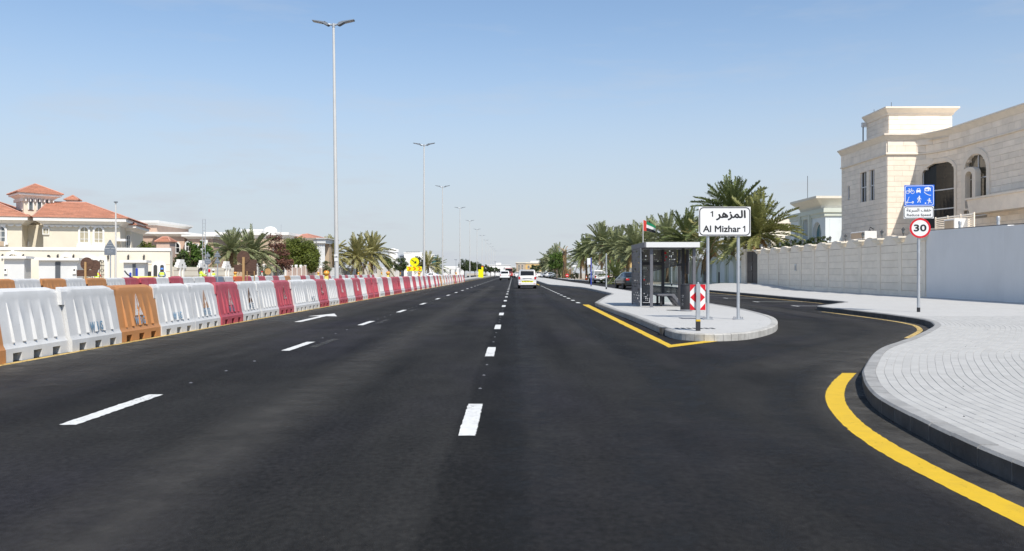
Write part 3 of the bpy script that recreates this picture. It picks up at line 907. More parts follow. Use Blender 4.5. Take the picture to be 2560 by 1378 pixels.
# smooth grey wall in the foreground right
pw = thing('plaster_boundary_wall', 'smooth pale grey plastered wall beside the pavement', 'wall', (21.28, 43.28, 0), R(-90))
MB().add([(0, 0, 0), (7.1, 0, 0), (7.1, 0, 3.46), (0, 0, 3.55), (0, .3, 0), (7.1, .3, 0), (7.1, .3, 3.46), (0, .3, 3.55)],
         [(0, 1, 2, 3), (7, 6, 5, 4), (0, 4, 5, 1), (3, 2, 6, 7), (0, 3, 7, 4), (1, 5, 6, 2)]).build('wall_panel', MATS['plaster_grey'], pw)
MB().box(7.1, 40, -.14, .3, 0, 3.40).build('wall_return', MATS['plaster_grey'], pw)
MB().tube([(.0, .02, 3.57), (2, .02, 3.55), (4.5, .02, 3.51), (7, .02, 3.48), (9, -.02, 3.42)], .018, 5).build('cable', MATS['black_metal'], pw)
for px in (2402, 2498):
    yy = 2100 * 21.5 / (px - CX)
    MB().lathe([(.07, 3.38), (.07, 3.72), (.085, 3.722), (.085, 3.85), (.05, 3.9)], 10, (43.28 - yy, .18, 0)).build('wall_light', MATS['galv'], pw)

# ------------------------------------------------------------ large stone villa
class Path:
    def __init__(s, pts, corners=()):
        s.p = [Vector(q) for q in pts]; s.L = [0]
        for i in range(1, len(s.p)): s.L.append(s.L[-1] + (s.p[i] - s.p[i - 1]).length)
        s.corners = set(corners)
    def seg(s, t):
        for i in range(len(s.p) - 1):
            if t <= s.L[i + 1] + 1e-9: return i
        return len(s.p) - 2
    def dirn(s, i): return (s.p[i + 1] - s.p[i]).normalized()
    def pos(s, t, d, bias=0):
        t = max(0, min(s.L[-1], t))
        i = s.seg(t + bias)
        a = s.p[i] + s.dirn(i) * (t - s.L[i])
        tt = s.dirn(i)
        f = (t - s.L[i]) / (s.L[i + 1] - s.L[i])
        if i + 1 not in s.corners and i + 2 < len(s.p) and f > .5: tt = tt.lerp((tt + s.dirn(i + 1)) / 2, (f - .5) * 2).normalized()
        if i not in s.corners and i > 0 and f < .5: tt = tt.lerp((tt + s.dirn(i - 1)) / 2, (.5 - f) * 2).normalized()
        return Vector((a.x + tt.y * -1 * -1 * 0 + a.x * 0, a.y)) + Vector((tt.y, -tt.x)) * d
    def spx(s, px, lo=0, hi=None):
        hi = hi or s.L[-1]
        best = (1e9, 0)
        for k in range(2000):
            t = lo + (hi - lo) * k / 1999
            q = s.pos(t, 0)
            e = abs(CX + q.x * F / q.y - px)
            if e < best[0]: best = (e, t)
        return best[1]
def sweep(path, prof, close=False):
    """profile [(d,z)] swept along a path with mitred corners"""
    P = path.p; n = len(P); m = len(prof)
    vs, fs = [], []
    for i in range(n):
        a = path.dirn(max(i - 1, 0)); b = path.dirn(min(i, n - 2))
        na = Vector((a.y, -a.x)); nb = Vector((b.y, -b.x))
        q = (na + nb).normalized(); q = q / max(.3, q.dot(na))
        for d, z in prof: vs.append((P[i].x + q.x * d, P[i].y + q.y * d, z))
    for i in range(n - 1):
        for k in range(m):
            l = (k + 1) % m
            fs.append((i * m + k, i * m + l, (i + 1) * m + l, (i + 1) * m + k))
    fs.append(tuple(range(m))); fs.append(tuple(range((n - 1) * m, n * m))[::-1])
    return MB().add(vs, fs)
def clad(path, ranges, z0, z1, ch, bl, opens, parent, d0, d1, m, ms, cnt, limit=300, g=.006, vary=True):
    """stone slabs on a facade, leaving openings free"""
    rest = MB()
    nc = round((z1 - z0) / ch)
    for c in range(nc):
        a0, a1 = z0 + (z1 - z0) * c / nc + g, z0 + (z1 - z0) * (c + 1) / nc - g
        zm = (a0 + a1) / 2
        for (r0, r1) in ranges:
            free = [(r0, r1)]
            for (o0, o1, oz0, oz1, rise) in opens:
                if zm < oz0 or zm > oz1: continue
                w = (o1 - o0) / 2; mid = (o0 + o1) / 2
                if rise and zm > oz1 - rise: w *= math.sqrt(max(0.02, 1 - ((zm - oz1 + rise) / rise) ** 2))
                nf = []
                for (p, q) in free:
                    if mid + w <= p or mid - w >= q: nf.append((p, q)); continue
                    if mid - w > p: nf.append((p, mid - w))
                    if mid + w < q: nf.append((mid + w, q))
                free = nf
            for (p, q) in free:
                cuts = [p]
                s = r0 + bl * (.5 if c % 2 else 1) + (random.uniform(-.15, .15) * bl if vary else 0)
                while s < q - .12:
                    if s > p + .12: cuts.append(s)
                    s += bl * (random.uniform(.8, 1.2) if vary else 1)
                cuts.append(q)
                for k in range(len(cuts) - 1):
                    e = 1e-6
                    s0, s1 = cuts[k] + (g if k else 0), cuts[k + 1] - (g if k < len(cuts) - 2 else 0)
                    dd = d1 + random.uniform(-.003, .003)
                    n0, n1 = path.pos(s0, d0, e), path.pos(s1, d0, -e)
                    f0, f1 = path.pos(s0, dd, e), path.pos(s1, dd, -e)
                    vs = [(n0.x, n0.y, a0), (n1.x, n1.y, a0), (n1.x, n1.y, a1), (n0.x, n0.y, a1), (f0.x, f0.y, a0), (f1.x, f1.y, a0), (f1.x, f1.y, a1), (f0.x, f0.y, a1)]
                    fs = [(4, 5, 6, 7), (0, 4, 7, 3), (1, 2, 6, 5), (3, 7, 6, 2), (0, 1, 5, 4), (0, 3, 2, 1)]
                    if cnt[0] < limit:
                        MB().add(vs, fs).build('stone_block', MATS[m], parent); cnt[0] += 1
                    else: rest.add(vs, fs)
    return rest
villa = thing('stone_villa', 'large beige stone villa with a concave facade and rooftop tower behind the scalloped wall', 'house', (0, 0, 0))
cur = [(28 + 1.3 * math.sin(R(a)), 55.3 + 3.1 * math.cos(R(a))) for a in range(0, 91, 6)]
VP = Path([(26, 66.5), (26, 58.4)] + cur + [(29.3, 50), (29.3, 44), (29.3, 36)], corners=(1, 2))
sA, sB = VP.L[1], VP.L[2]
sE = VP.L[-1]
w1 = (VP.spx(2306, sB), VP.spx(2387, sB)); w2 = (VP.spx(2412, sB), VP.spx(2468, sB))
na = [(VP.spx(2150, 0, sA), VP.spx(2166, 0, sA), 6.55, 8.98, 0), (VP.spx(2173, 0, sA), VP.spx(2186, 0, sA), 6.55, 8.95, 0), (VP.spx(2119, 0, sA), VP.spx(2124, 0, sA), 7.1, 8.3, 0)]
ops = na + [(w1[0], w1[1], 4.3, 8.95, .75), (w2[0], w2[1], 5.0, 8.95, 1.15)]
# solid mass behind the cladding
sweep(VP, [(-.28, 2.0), (-.28, 10.6), (-.6, 10.6), (-.6, 2.0)]).build('wall_core', MATS['stone_joint'], villa)
MB().add([(26.3, 66.4, 10.5), (26.3, 58.7, 10.5), (28.2, 58.7, 10.5), (29.6, 55, 10.5), (29.6, 36, 10.5), (40, 36, 10.5), (40, 66.4, 10.5)], [(6, 5, 4, 3, 2, 1, 0)]).build('flat_roof', MATS['stone_trim'], villa)
MB().box(26.2, 40, 66.3, 66.5, 2, 10.9).build('rear_wall', MATS['stone'], villa)
cnt = [0]
vis = VP.spx(2590, sB)
rest = clad(VP, [(sA + .03, sB), (0, sA - .03), (sB, vis + 1)], 3.0, 9.6, .37, 1.05, ops, villa, -.28, 0.0, 'stone', 'stone_stuff', cnt, 300)
fr = clad(VP, [(0, sA - .03), (sA + .03, sB), (sB, vis + 1)], 9.74, 10.22, .48, .62, [], villa, -.28, .05, 'stone', 'stone_stuff', [999], 300, vary=False)
rest.add(fr.v, fr.f)
fr = clad(VP, [(0, sA - .03), (sA + .03, sB), (sB, vis + 1)], 10.22, 10.62, .4, 1.2, [], villa, -.28, .05, 'stone', 'stone_stuff', [999], 300)
rest.add(fr.v, fr.f)
o = rest.build('stone_blocks', MATS['stone_stuff'], villa); o['kind'] = 'stuff'
sweep(VP, [(0.0, 9.6), (.12, 9.62), (.12, 9.70), (.07, 9.74), (-.2, 9.74), (-.2, 9.6)]).build('string_course', MATS['stone_trim'], villa)
sweep(VP, [(.0, 10.62), (.08, 10.62), (.12, 10.70), (.28, 10.90), (.30, 10.93), (.36, 10.94), (.36, 11.04), (-.3, 11.04), (-.3, 10.62)]).build('cornice', MATS['stone_trim'], villa)
def villa_window(s0, s1, z0, z1, rise, gm, rails=(), mull=(), band=.0, inset=-.2, parent=villa, path=VP):
    n = 10 if rise else 6
    def top(t):
        if not rise: return z1
        u = (t - (s0 + s1) / 2) / ((s1 - s0) / 2)
        return z1 - rise + rise * math.sqrt(max(0, 1 - u * u))
    def strip(lo, hi, d, e0=0, e1=0, k=n):
        vs, fs = [], []
        for i in range(k + 1):
            t = s0 + e0 + (s1 - s0 - e0 - e1) * i / k
            q = path.pos(t, d)
            vs += [(q.x, q.y, lo(t)), (q.x, q.y, hi(t))]
        for i in range(k): fs.append((2 * i, 2 * i + 2, 2 * i + 3, 2 * i + 1))
        return vs, fs
    w = MB().add(*strip(lambda t: z0, top, inset)).build('window', MATS[gm], parent)
    fr = MB()
    def bar(ta, tb, za, zb):
        k = 6
        for i in range(k):
            a = path.pos(ta + (tb - ta) * i / k, inset + .05); b = path.pos(ta + (tb - ta) * (i + 1) / k, inset + .05)
            a2 = path.pos(ta + (tb - ta) * i / k, inset - .01); b2 = path.pos(ta + (tb - ta) * (i + 1) / k, inset - .01)
            fr.add([(a.x, a.y, za), (b.x, b.y, za), (b.x, b.y, zb), (a.x, a.y, zb), (a2.x, a2.y, za), (b2.x, b2.y, za), (b2.x, b2.y, zb), (a2.x, a2.y, zb)],
                   [(0, 1, 2, 3), (0, 4, 5, 1), (3, 2, 6, 7), (0, 3, 7, 4), (1, 5, 6, 2)])
    fw = .06
    bar(s0, s0 + fw, z0, top(s0 + fw * .5)); bar(s1 - fw, s1, z0, top(s1 - fw * .5)); bar(s0, s1, z0, z0 + fw)
    if not rise: bar(s0, s1, z1 - fw, z1)
    for z in rails: bar(s0, s1, z - .035, z + .035)
    for t, za, zb in mull: bar(s0 + (s1 - s0) * t - .03, s0 + (s1 - s0) * t + .03, za, zb)
    fr.build('window_frame', MATS['win_frame'], w)
    if band:
        vs, fs = [], []
        pts = [(s0, z0), (s0, (z0 + z1) / 2)]
        k = 16
        for i in range(k + 1):
            a = math.pi * (1 - i / k)
            pts.append(((s0 + s1) / 2 + (s1 - s0) / 2 * math.cos(a), z1 - rise + rise * math.sin(a)))
        pts += [(s1, (z0 + z1) / 2), (s1, z0)]
        out = []
        mid = (s0 + s1) / 2
        for (t, z) in pts:
            cz = max(z, 0)
            if z <= z1 - rise: out.append((t + (band if t > mid else -band), z))
            else:
                v = Vector((t - mid, (z - z1 + rise) * 1.4)).normalized() * band
                out.append((t + v.x, z + v.y))
        for d in (.07, -.2):
            for (t, z), (t2, z2) in zip(pts, out):
                q = path.pos(t, d); q2 = path.pos(t2, d)
                vs += [(q.x, q.y, z), (q2.x, q2.y, z2)]
        m = len(pts)
        for i in range(m - 1):
            fs += [(2 * i, 2 * i + 2, 2 * i + 3, 2 * i + 1)[::-1], (2 * i + 1, 2 * i + 3, 2 * (m + i) + 3, 2 * (m + i) + 1)[::-1], (2 * i, 2 * (m + i), 2 * (m + i) + 2, 2 * i + 2)[::-1]]
        MB().add(vs, fs).build('window_surround', MATS['stone_trim'], w)
    return w
for q in na[:2]: villa_window(q[0], q[1], q[2], q[3], 0, 'glass_dark', rails=((q[2] + q[3]) / 2,), mull=((.5, q[2], q[3]),), inset=-.16)
villa_window(na[2][0], na[2][1], 7.1, 8.3, 0, 'glass_tan', inset=-.1)
villa_window(w1[0], w1[1], 4.3, 8.95, .75, 'glass_dark', rails=(5.75, 7.05), band=.24, inset=-.2)
villa_window(w2[0], w2[1], 5.0, 8.95, 1.15, 'glass_tan', rails=(7.4,), mull=((.5, 7.4, 8.9),), band=.34, inset=-.2)
# stone inner arch standing in the second window
a0, a1 = VP.spx(2418, sB), VP.spx(2452, sB)
ia = MB()
outl = arch(a1 - a0, 8.12 - 5.4, .4, 10, (a0 + a1) / 2, 5.4); inl = arch((a1 - a0) * .52, 7.85 - 5.5, .34, 10, (a0 + a1) / 2, 5.5)
ia.slab(outl, [inl], .0, .35, fn=lambda a, b, d: (*VP.pos(a, .35 - d), b)).build('balcony_arch', MATS['stone_trim'], villa)
# balcony
bal = thing
vb_ = MB()
Yn, Yf = 38, 52.4
vs = [(28.3, Yf, 5.92), (28.3, Yn, 5.92), (29.3, Yn, 5.92), (29.3, Yf, 5.92), (28.36, Yf - .15, 5.05), (28.36, Yn, 5.05), (29.3, Yn, 5.05), (29.3, Yf - .15, 5.05)]
vb_.add(vs, [(0, 3, 2, 1), (0, 1, 5, 4), (4, 5, 6, 7), (0, 4, 7, 3), (1, 2, 6, 5)])
o = vb_.build('balcony', MATS['stone'], villa)
MB().box(28.22, 29.28, Yn, Yf + .08, 5.922, 6.04).build('balcony_coping', MATS['stone_trim'], o)
# rooftop tower
TP = Path([(26.5, 63), (26.5, 59.3), (31.0, 59.3), (31.0, 63)], corners=(1, 2))
MB().box(26.75, 30.75, 59.55, 62.8, 10.5, 13.0).build('tower_core', MATS['stone_joint'], villa)
tw = clad(TP, [(0, 3.67), (3.73, 8.17), (8.23, 11.9)], 10.5, 12.55, .37, 1.5, [], villa, -.25, 0, 'stone', 'stone_stuff', [999])
o = tw.build('tower_blocks', MATS['stone_stuff'], villa); o['kind'] = 'stuff'
sweep(TP, [(.0, 12.55), (.06, 12.55), (.10, 12.68), (.30, 12.92), (.32, 12.96), (.36, 12.97), (.36, 13.08), (-.3, 13.08), (-.3, 12.55)]).build('tower_cornice', MATS['stone_trim'], villa)
MB().box(26.6, 30.9, 59.4, 63, 13.0, 13.07).build('tower_roof', MATS['stone_trim'], villa)
for x, y, z0, h in ((27.1, 60.2, 13.07, .55), (26.55, 61.8, 13.07, .35)): MB().tube([(x, y, z0), (x, y, z0 + h)], .018, 5).build('roof_rod', MATS['iron'], villa)
yl = 62.9; xl = wx(2174, yl)
ml = MB().tube([(26.2, yl, 10.9), (26.2, yl, wz(312, yl))], .045, 6).build('mast', MATS['brown_gate'], villa)
MB().box(26.1, 26.42, yl - .1, yl + .1, wz(318, yl), wz(307, yl)).build('mast_lamp', MATS['pale_grey'], ml)
wlm = MB().tube([(26.0, 60.6, 4.55), (25.75, 60.6, 4.7), (25.72, 60.6, 4.5)], .03, 6).build('wall_lamp', MATS['iron'], villa)
MB().lathe([(.06, 4.05), (.11, 4.4), (.13, 4.42), (.03, 4.52)], 6, (25.72, 60.6, 0)).build('lamp_shade', MATS['iron'], wlm)

# air conditioners and louvre screen above the walls
def ac_unit(loc, label, w=1.0, d=.75, h=.95, fan_side=True):
    t = thing('air_conditioner', label, 'air conditioner', loc, R(-90))
    MB().chbox(-w / 2, w / 2, -d / 2, d / 2, .0, h, .02).build('casing', MATS['white_trim'], t)
    MB().slab(rrect(-w / 2 + .07, w / 2 - .07, .08, h - .08, .05), (), -d / 2 - .014, -d / 2 - .002).build('fan_grille', MATS['tan_wall'] if fan_side else MATS['iron'], t)
    MB().box(-w / 2 + .04, -w / 2 + .12, -d * .4, d * .4, -.12, 0).box(w / 2 - .12, w / 2 - .04, -d * .4, d * .4, -.12, 0).build('foot', MATS['galv'], t)
    return t
plat = thing('roof_platform', 'pale plastered flat roof of the low annexe behind the smooth grey wall', 'building', (21.7, 36, 0))
MB().box(0.02, 6.2, -1, 13.2, .0, 3.3).build('annexe_block', MATS['plaster_grey'], plat)
MB().box(-.05, 6.3, -1.05, 13.3, 3.302, 3.36).build('roof_slab', MATS['stone_trim'], plat)
yy = 43.8
ac_unit((wx(2392, yy), yy, 3.48), 'white air conditioner with a tan fan face above the smooth grey wall', 1.05, .8, .72)
ac_unit((23.6, 56.6, 3.62), 'low white air conditioner behind the lanterns of the scalloped wall', 2.3, .8, .55)
bp_ = MB().box(21.75, 25.9, 55.2, 58.1, 0, 3.5).build('low_annexe', MATS['stone']); tag(bp_, 'low stone annexe behind the scalloped wall carrying an air conditioner', 'building')
lv = thing('louvre_screen', 'beige metal louvre screen beside the air conditioner', 'screen', (23.4, 46.6, 3.36), R(-90))
for i in range(4): MB().box(i * 1.3 - .03, i * 1.3 + .03, 0, .06, 0, 1.12).build('post', MATS['stone_trim'], lv)
for i in range(3):
    for j in range(10): MB().add([(i * 1.3 + .04, -.01, .06 + j * .105), (i * 1.3 + 1.26, -.01, .06 + j * .105), (i * 1.3 + 1.26, .05, .13 + j * .105), (i * 1.3 + .04, .05, .13 + j * .105), (i * 1.3 + .04, 0, .05 + j * .105), (i * 1.3 + 1.26, 0, .05 + j * .105), (i * 1.3 + 1.26, .06, .12 + j * .105), (i * 1.3 + .04, .06, .12 + j * .105)], [(0, 1, 2, 3), (7, 6, 5, 4), (0, 4, 5, 1), (3, 2, 6, 7)]).build('louvre_slat', MATS['stone_trim'], lv)

# pale blue villa with flared roof canopy
bv = thing('pale_blue_villa', 'pale blue villa with sage mouldings and a flared roof canopy', 'house', (0, 0, 0))
BX, BY0, BY1 = 32.7, 88.0, 99.0
BP = Path([(BX, BY1 + 6), (BX, BY0), (BX + 2.2, BY0), (BX + 2.2, BY0 - 1.0), (BX + 9, BY0 - 1.0)], corners=(1, 2, 3))
ycen = 2100 * BX / (2016 - CX)
aw = 1.6
def bmap(a, b, d): return (BX + d, -a, b)
mbw = MB()
mbw.slab([(-BY1, 0), (-BY0, 0), (-BY0, 8.2), (-BY1, 8.2)], [arch(1.7, 4.6, .85, 10, -ycen, 2.9), arch(2.6, 4.0, 1.3, 10, -(ycen - 3.2), 2.9), arch(2.2, 3.8, 1.1, 10, -(ycen + 2.9), 2.9)], 0, .45, fn=bmap).build('street_wall', MATS['blue_wall'], bv)
MB().box(BX + .46, BX + 9, BY0, BY1 - .1, 0, 8.2).build('house_block', MATS['blue_wall'], bv)
MB().box(BX + 2.2, BX + 9, BY0 - 1, BY0 - .01, 0, 7.2).build('side_bay', MATS['blue_wall'], bv)
MB().box(BX + 2.1, BX + 9.1, BY0 - 1.25, BY0 - .02, 6.2, 6.5).build('bay_moulding', MATS['sage_trim'], bv)
for yy_, w, h in ((ycen, 1.6, 4.55), (ycen - 3.2, 2.5, 3.9), (ycen + 2.9, 2.1, 3.7)):
    g_ = MB().slab(arch(w, h, w / 2, 10, -yy_, 2.9), (), .40, .44, fn=bmap).build('arched_window', MATS['glass_teal'], bv)
    MB().slab(arch(w, h, w / 2, 10, -yy_, 2.9), [arch(w - .2, h - .12, w / 2 - .1, 10, -yy_, 2.9)], .34, .40, fn=bmap).slab([(-yy_ - .04, 2.9), (-yy_ + .04, 2.9), (-yy_ + .04, h + 2.7), (-yy_ - .04, h + 2.7)], (), .35, .40, fn=bmap).build('window_frame', MATS['white_trim'], g_)
MB().slab(arch(2.3, 5.0, 1.15, 12, -ycen, 2.9), [arch(1.7, 4.65, .85, 12, -ycen, 2.9)], -.12, .0, fn=bmap).build('arch_surround', MATS['sage_trim'], bv)
for s in (-1, 1): MB().box(BX - .3, BX - .001, ycen + s * 1.5 - .22, ycen + s * 1.5 + .22, 0, 8.1).build('pilaster', MATS['sage_trim'], bv)
P2 = Path([(BX, BY1), (BX, BY0), (BX + 2.2, BY0), (BX + 2.2, BY0 - .1), (BX + 9, BY0 - .1)], corners=(1, 2, 3))
sweep(P2, [(0, 7.35), (.15, 7.38), (.15, 7.7), (.28, 7.75), (.28, 8.2), (-.3, 8.2), (-.3, 7.35)]).build('cornice', MATS['sage_trim'], bv)
MB().frus(BX + .0, BX + 3.6, ycen - 4.6, ycen + 1.9, 8.2, 8.55, .1).frus(BX - .1, BX + 3.7, ycen - 4.7, ycen + 2.0, 8.552, 9.25, .75, .75).box(BX - .9, BX + 4.5, ycen - 5.5, ycen + 2.8, 9.252, 9.5).build('roof_canopy', MATS['wall_cap'], bv)
MB().tube([(wx(2019, 96), 96, 9.4), (wx(2019, 96), 96, wz(440, 96))], .03, 5).build('antenna', MATS['iron'], bv)
MB().box(BX - 1.4, BX - .02, ycen - 5.2, ycen + 3, 2.6, 4.0).build('balcony_glass', MATS['glass_teal'], bv)
MB().box(BX - 1.46, BX - .01, ycen - 5.25, ycen + 3.05, 4.002, 4.1).build('balcony_rail', MATS['white_trim'], bv)
bb = thing('cream_house', 'plain cream flat-roofed house half hidden behind the big palm', 'house', (34, 122, 0))
MB().box(0, 16, 0, 12, 0, 8.6).build('wall', MATS['cream_light'], bb)
MB().box(-.3, 16.3, -.3, 12.3, 8.602, 9.2).build('parapet', MATS['wall_cap'], bb)
for k in range(4): 
    w_ = MB().box(2 + 3.5 * k, 3.4 + 3.5 * k, -.04, -.002, 5.2, 6.8).build('window', MATS['glass_grey'], bb)
    MB().box(1.9 + 3.5 * k, 3.5 + 3.5 * k, -.1, -.042, 5.0, 5.18).build('sill', MATS['white_trim'], w_)
# ------------------------------------------------------------ bus shelter
def perforated(name, col, k=11.0, rmax=.46, axes=('X', 'Z'), seed=0.0):
    """sheet metal with a grid of round holes of differing size, as seen on the stop's screens"""
    m = mat(name, col, rough=.5, var=.05, metal=.3)
    nt = m.node_tree; N = nt.nodes; K = nt.links
    tc = N.new('ShaderNodeTexCoord'); sp = N.new('ShaderNodeSeparateXYZ'); K.new(tc.outputs['Object'], sp.inputs[0])
    def M(op, a, b=None):
        n = N.new('ShaderNodeMath'); n.operation = op
        for i, q in enumerate((a, b)):
            if q is None: continue
            if isinstance(q, (int, float)): n.inputs[i].default_value = q
            else: K.new(q, n.inputs[i])
        return n.outputs[0]
    u = M('MULTIPLY', sp.outputs[axes[0]], k); v = M('MULTIPLY', sp.outputs[axes[1]], k)
    fu, fv = M('SUBTRACT', M('FRACT', u), .5), M('SUBTRACT', M('FRACT', v), .5)
    d = M('SQRT', M('ADD', M('MULTIPLY', fu, fu), M('MULTIPLY', fv, fv)))
    cb = N.new('ShaderNodeCombineXYZ'); K.new(M('FLOOR', u), cb.inputs[0]); K.new(M('FLOOR', v), cb.inputs[1]); cb.inputs[2].default_value = seed
    wn_ = N.new('ShaderNodeTexWhiteNoise'); K.new(cb.outputs[0], wn_.inputs['Vector'])
    r = M('MULTIPLY', M('POWER', wn_.outputs['Value'], 1.4), rmax)
    hole = M('LESS_THAN', d, r)
    tr = N.new('ShaderNodeBsdfTransparent'); ms = N.new('ShaderNodeMixShader')
    K.new(hole, ms.inputs[0]); K.new(N['Principled BSDF'].outputs[0], ms.inputs[1]); K.new(tr.outputs[0], ms.inputs[2])
    K.new(ms.outputs[0], N['Material Output'].inputs['Surface'])
    return m
perforated('perf_end', (.20, .195, .185), 15, .42, ('X', 'Z'))
perforated('perf_side', (.16, .16, .17), 9, .52, ('Y', 'Z'), 3)
gm = bpy.data.materials.new('clear_glass'); gm.use_nodes = True
gN = gm.node_tree.nodes; gK = gm.node_tree.links
gt = gN.new('ShaderNodeBsdfTransparent'); gt.inputs[0].default_value = (.86, .9, .89, 1)
gg = gN.new('ShaderNodeBsdfGlossy'); gg.inputs['Roughness'].default_value = .03
gf = gN.new('ShaderNodeFresnel'); gf.inputs[0].default_value = 1.45
gx = gN.new('ShaderNodeMixShader')
gK.new(gf.outputs[0], gx.inputs[0]); gK.new(gt.outputs[0], gx.inputs[1]); gK.new(gg.outputs[0], gx.inputs[2]); gK.new(gx.outputs[0], gN['Material Output'].inputs['Surface'])
MATS['clear_glass'] = gm

SX, SY = 4.72, 29.95
sh = thing('bus_shelter', 'dark grey metal bus shelter with perforated screens and a flat white-edged roof', 'bus shelter', (SX, SY, ZP))
rz0, rz1 = 2.15, 2.335
r_ = MB().box(.02, 1.90, .03, 3.3, rz0 + .01, rz1 - .01).build('roof', MATS['shelter_grey'], sh)
MB().box(0.02, 1.93, -.03, .028, rz0, rz1).build('roof_fascia', MATS['shelter_light'], r_)
MB().box(-.04, .018, -.03, 3.33, rz0, rz1).build('roof_edge', MATS['shelter_grey'], r_)
MB().box(1.902, 1.95, .03, 3.33, rz0, rz1).build('roof_edge', MATS['shelter_grey'], r_)
def post(x, y, w, d, m='shelter_grey', z1=rz0, z0=0): return MB().box(x - w / 2, x + w / 2, y - d / 2, y + d / 2, z0, z1).build('post', MATS[m], sh)
post(.24, .2, .10, .10); post(1.78, .25, .10, .1)
post(1.62, 1.4, .10, .1, 'shelter_dark'); post(1.70, 1.9, .08, .08); post(1.78, 2.9, .1, .1, 'shelter_dark')
post(.30, 3.0, .11, .11, 'shelter_dark'); post(1.15, 3.0, .11, .11, 'shelter_dark')
MB().box(.356, 1.094, 2.95, 3.05, 1.55, 1.66).build('cross_rail', MATS['shelter_dark'], sh)
MB().box(.356, 1.094, 2.95, 3.05, .0, .06).build('bottom_rail', MATS['shelter_dark'], sh)
MB().box(1.67, 1.72, 1.46, 2.84, 1.5, 1.6).build('cross_rail', MATS['shelter_grey'], sh)
# printed end screen: a leg down the left and a band across the top with a slanting lower edge
MB().slab([(.36, .08), (.62, .08), (.78, 1.32), (1.72, 1.55), (1.72, rz0), (.36, rz0)], (), 3.08, 3.10).build('perforated_screen', MATS['perf_end'], sh)
MB().slab([(.79, .08), (1.72, .08), (1.72, 1.53), (.8, 1.31)], (), 3.08, 3.095).build('glass_pane', MATS['clear_glass'], sh)
MB().slab([(.78, 1.30), (1.73, 1.53), (1.73, 1.56), (.78, 1.33)], (), 3.065, 3.079).build('screen_edge', MATS['shelter_grey'], sh)
# route panel
MB().box(1.745, 1.765, 1.0, 1.5, 1.2, 2.1).build('route_panel', MATS['shelter_grey'], sh)
for x, z, r0 in ((1.26, 2.02, .05), (1.30, 1.86, .04), (1.24, 1.74, .035)): MB().slab(circ(r0, 14, x, z), (), 3.07, 3.078).build('red_dot', MATS['sign_red'], sh)
# road-side screen
MB().box(-.02, .0, 1.1, 3.25, .03, rz0).build('side_screen', MATS['perf_side'], sh)
MB().box(-.03, .02, 1.03, 1.098, .0, rz0).build('screen_post', MATS['galv'], sh)
MB().box(-.03, .02, 3.252, 3.32, .0, rz0).build('screen_post', MATS['shelter_grey'], sh)
for x in (.24, 1.78): MB().box(x - .09, x + .09, .11, .29, .0, .012).build('base_plate', MATS['galv'], sh)

bn = thing('bench', 'dark grey metal slat bench with a sloping leg inside the bus shelter', 'bench', (SX + .62, SY + .95, ZP))
for k in range(8):
    y = k * .19
    MB().slab([(0, .40), (.52, .40), (.80, 0), (.90, 0), (.60, .46), (0, .46)], (), y, y + .055).build('slat', MATS['shelter_grey'], bn)
MB().box(.12, .2, -.01, 1.4, .36, .398).build('cross_beam', MATS['shelter_dark'], bn)
for y in (.35, 1.1): MB().box(.12, .2, y, y + .06, 0, .358).build('leg', MATS['shelter_dark'], bn)

bin_ = thing('litter_bin', 'black cylindrical litter bin with white lettering beside the bus shelter', 'litter bin', (5.63, 27.3, ZP))
MB().lathe([(.17, 0), (.195, .012), (.195, .05)], 24).build('base_ring', MATS['steel'], bin_, smooth=40)
MB().lathe([(.193, .051), (.198, .07), (.198, .80), (.192, .815)], 28).build('drum', MATS['black_metal'], bin_, smooth=40)
MB().lathe([(.20, .816), (.20, .845), (.18, .86), (.05, .865)], 28).build('lid', MATS['black_metal'], bin_, smooth=40)
def wrap(me, r, rot, z):
    for v in me.vertices:
        a = v.co.x / r + rot
        v.co = Vector((r * math.sin(a), -r * math.cos(a), v.co.z + z))
    me.update()
mo = MB()
for i in range(8):
    pass
op_ = MB().slab(rrect(-.075, .075, -.055, .055, .02), (), -.003, .0).mesh('opening'); wrap(op_, .2005, R(-55), .66); mk('opening', op_, MATS['rubber'], bin_)
AR_W = ''.join(chr(c) for c in (0xFE95, 0xFE8E, 0xFEF3, 0xFE8E, 0xFED4, 0xFEE7))
for body, w, z in ((AR_W, .10, .51), ('WASTE', .09, .455)):
    me = text_mesh(body, w); wrap(me, .2, R(-50), z); mk('lettering', me, MATS['sign_white'], bin_)
ic_ = MB()
stroke(ic_, [(-.02, .03), (.02, .03), (.0, .0), (.02, -.02)], .008, 0, .001)
stroke(ic_, [(.03 * math.cos(R(a)), -.11 + .03 * math.sin(R(a))) for a in range(0, 331, 30)], .008, 0, .001)
stroke(ic_, [(-.04, -.17), (.04, -.17)], .005, 0, .001)
me = ic_.mesh('pictogram'); wrap(me, .2002, R(-50), .34); mk('pictogram', me, MATS['sign_white'], bin_)

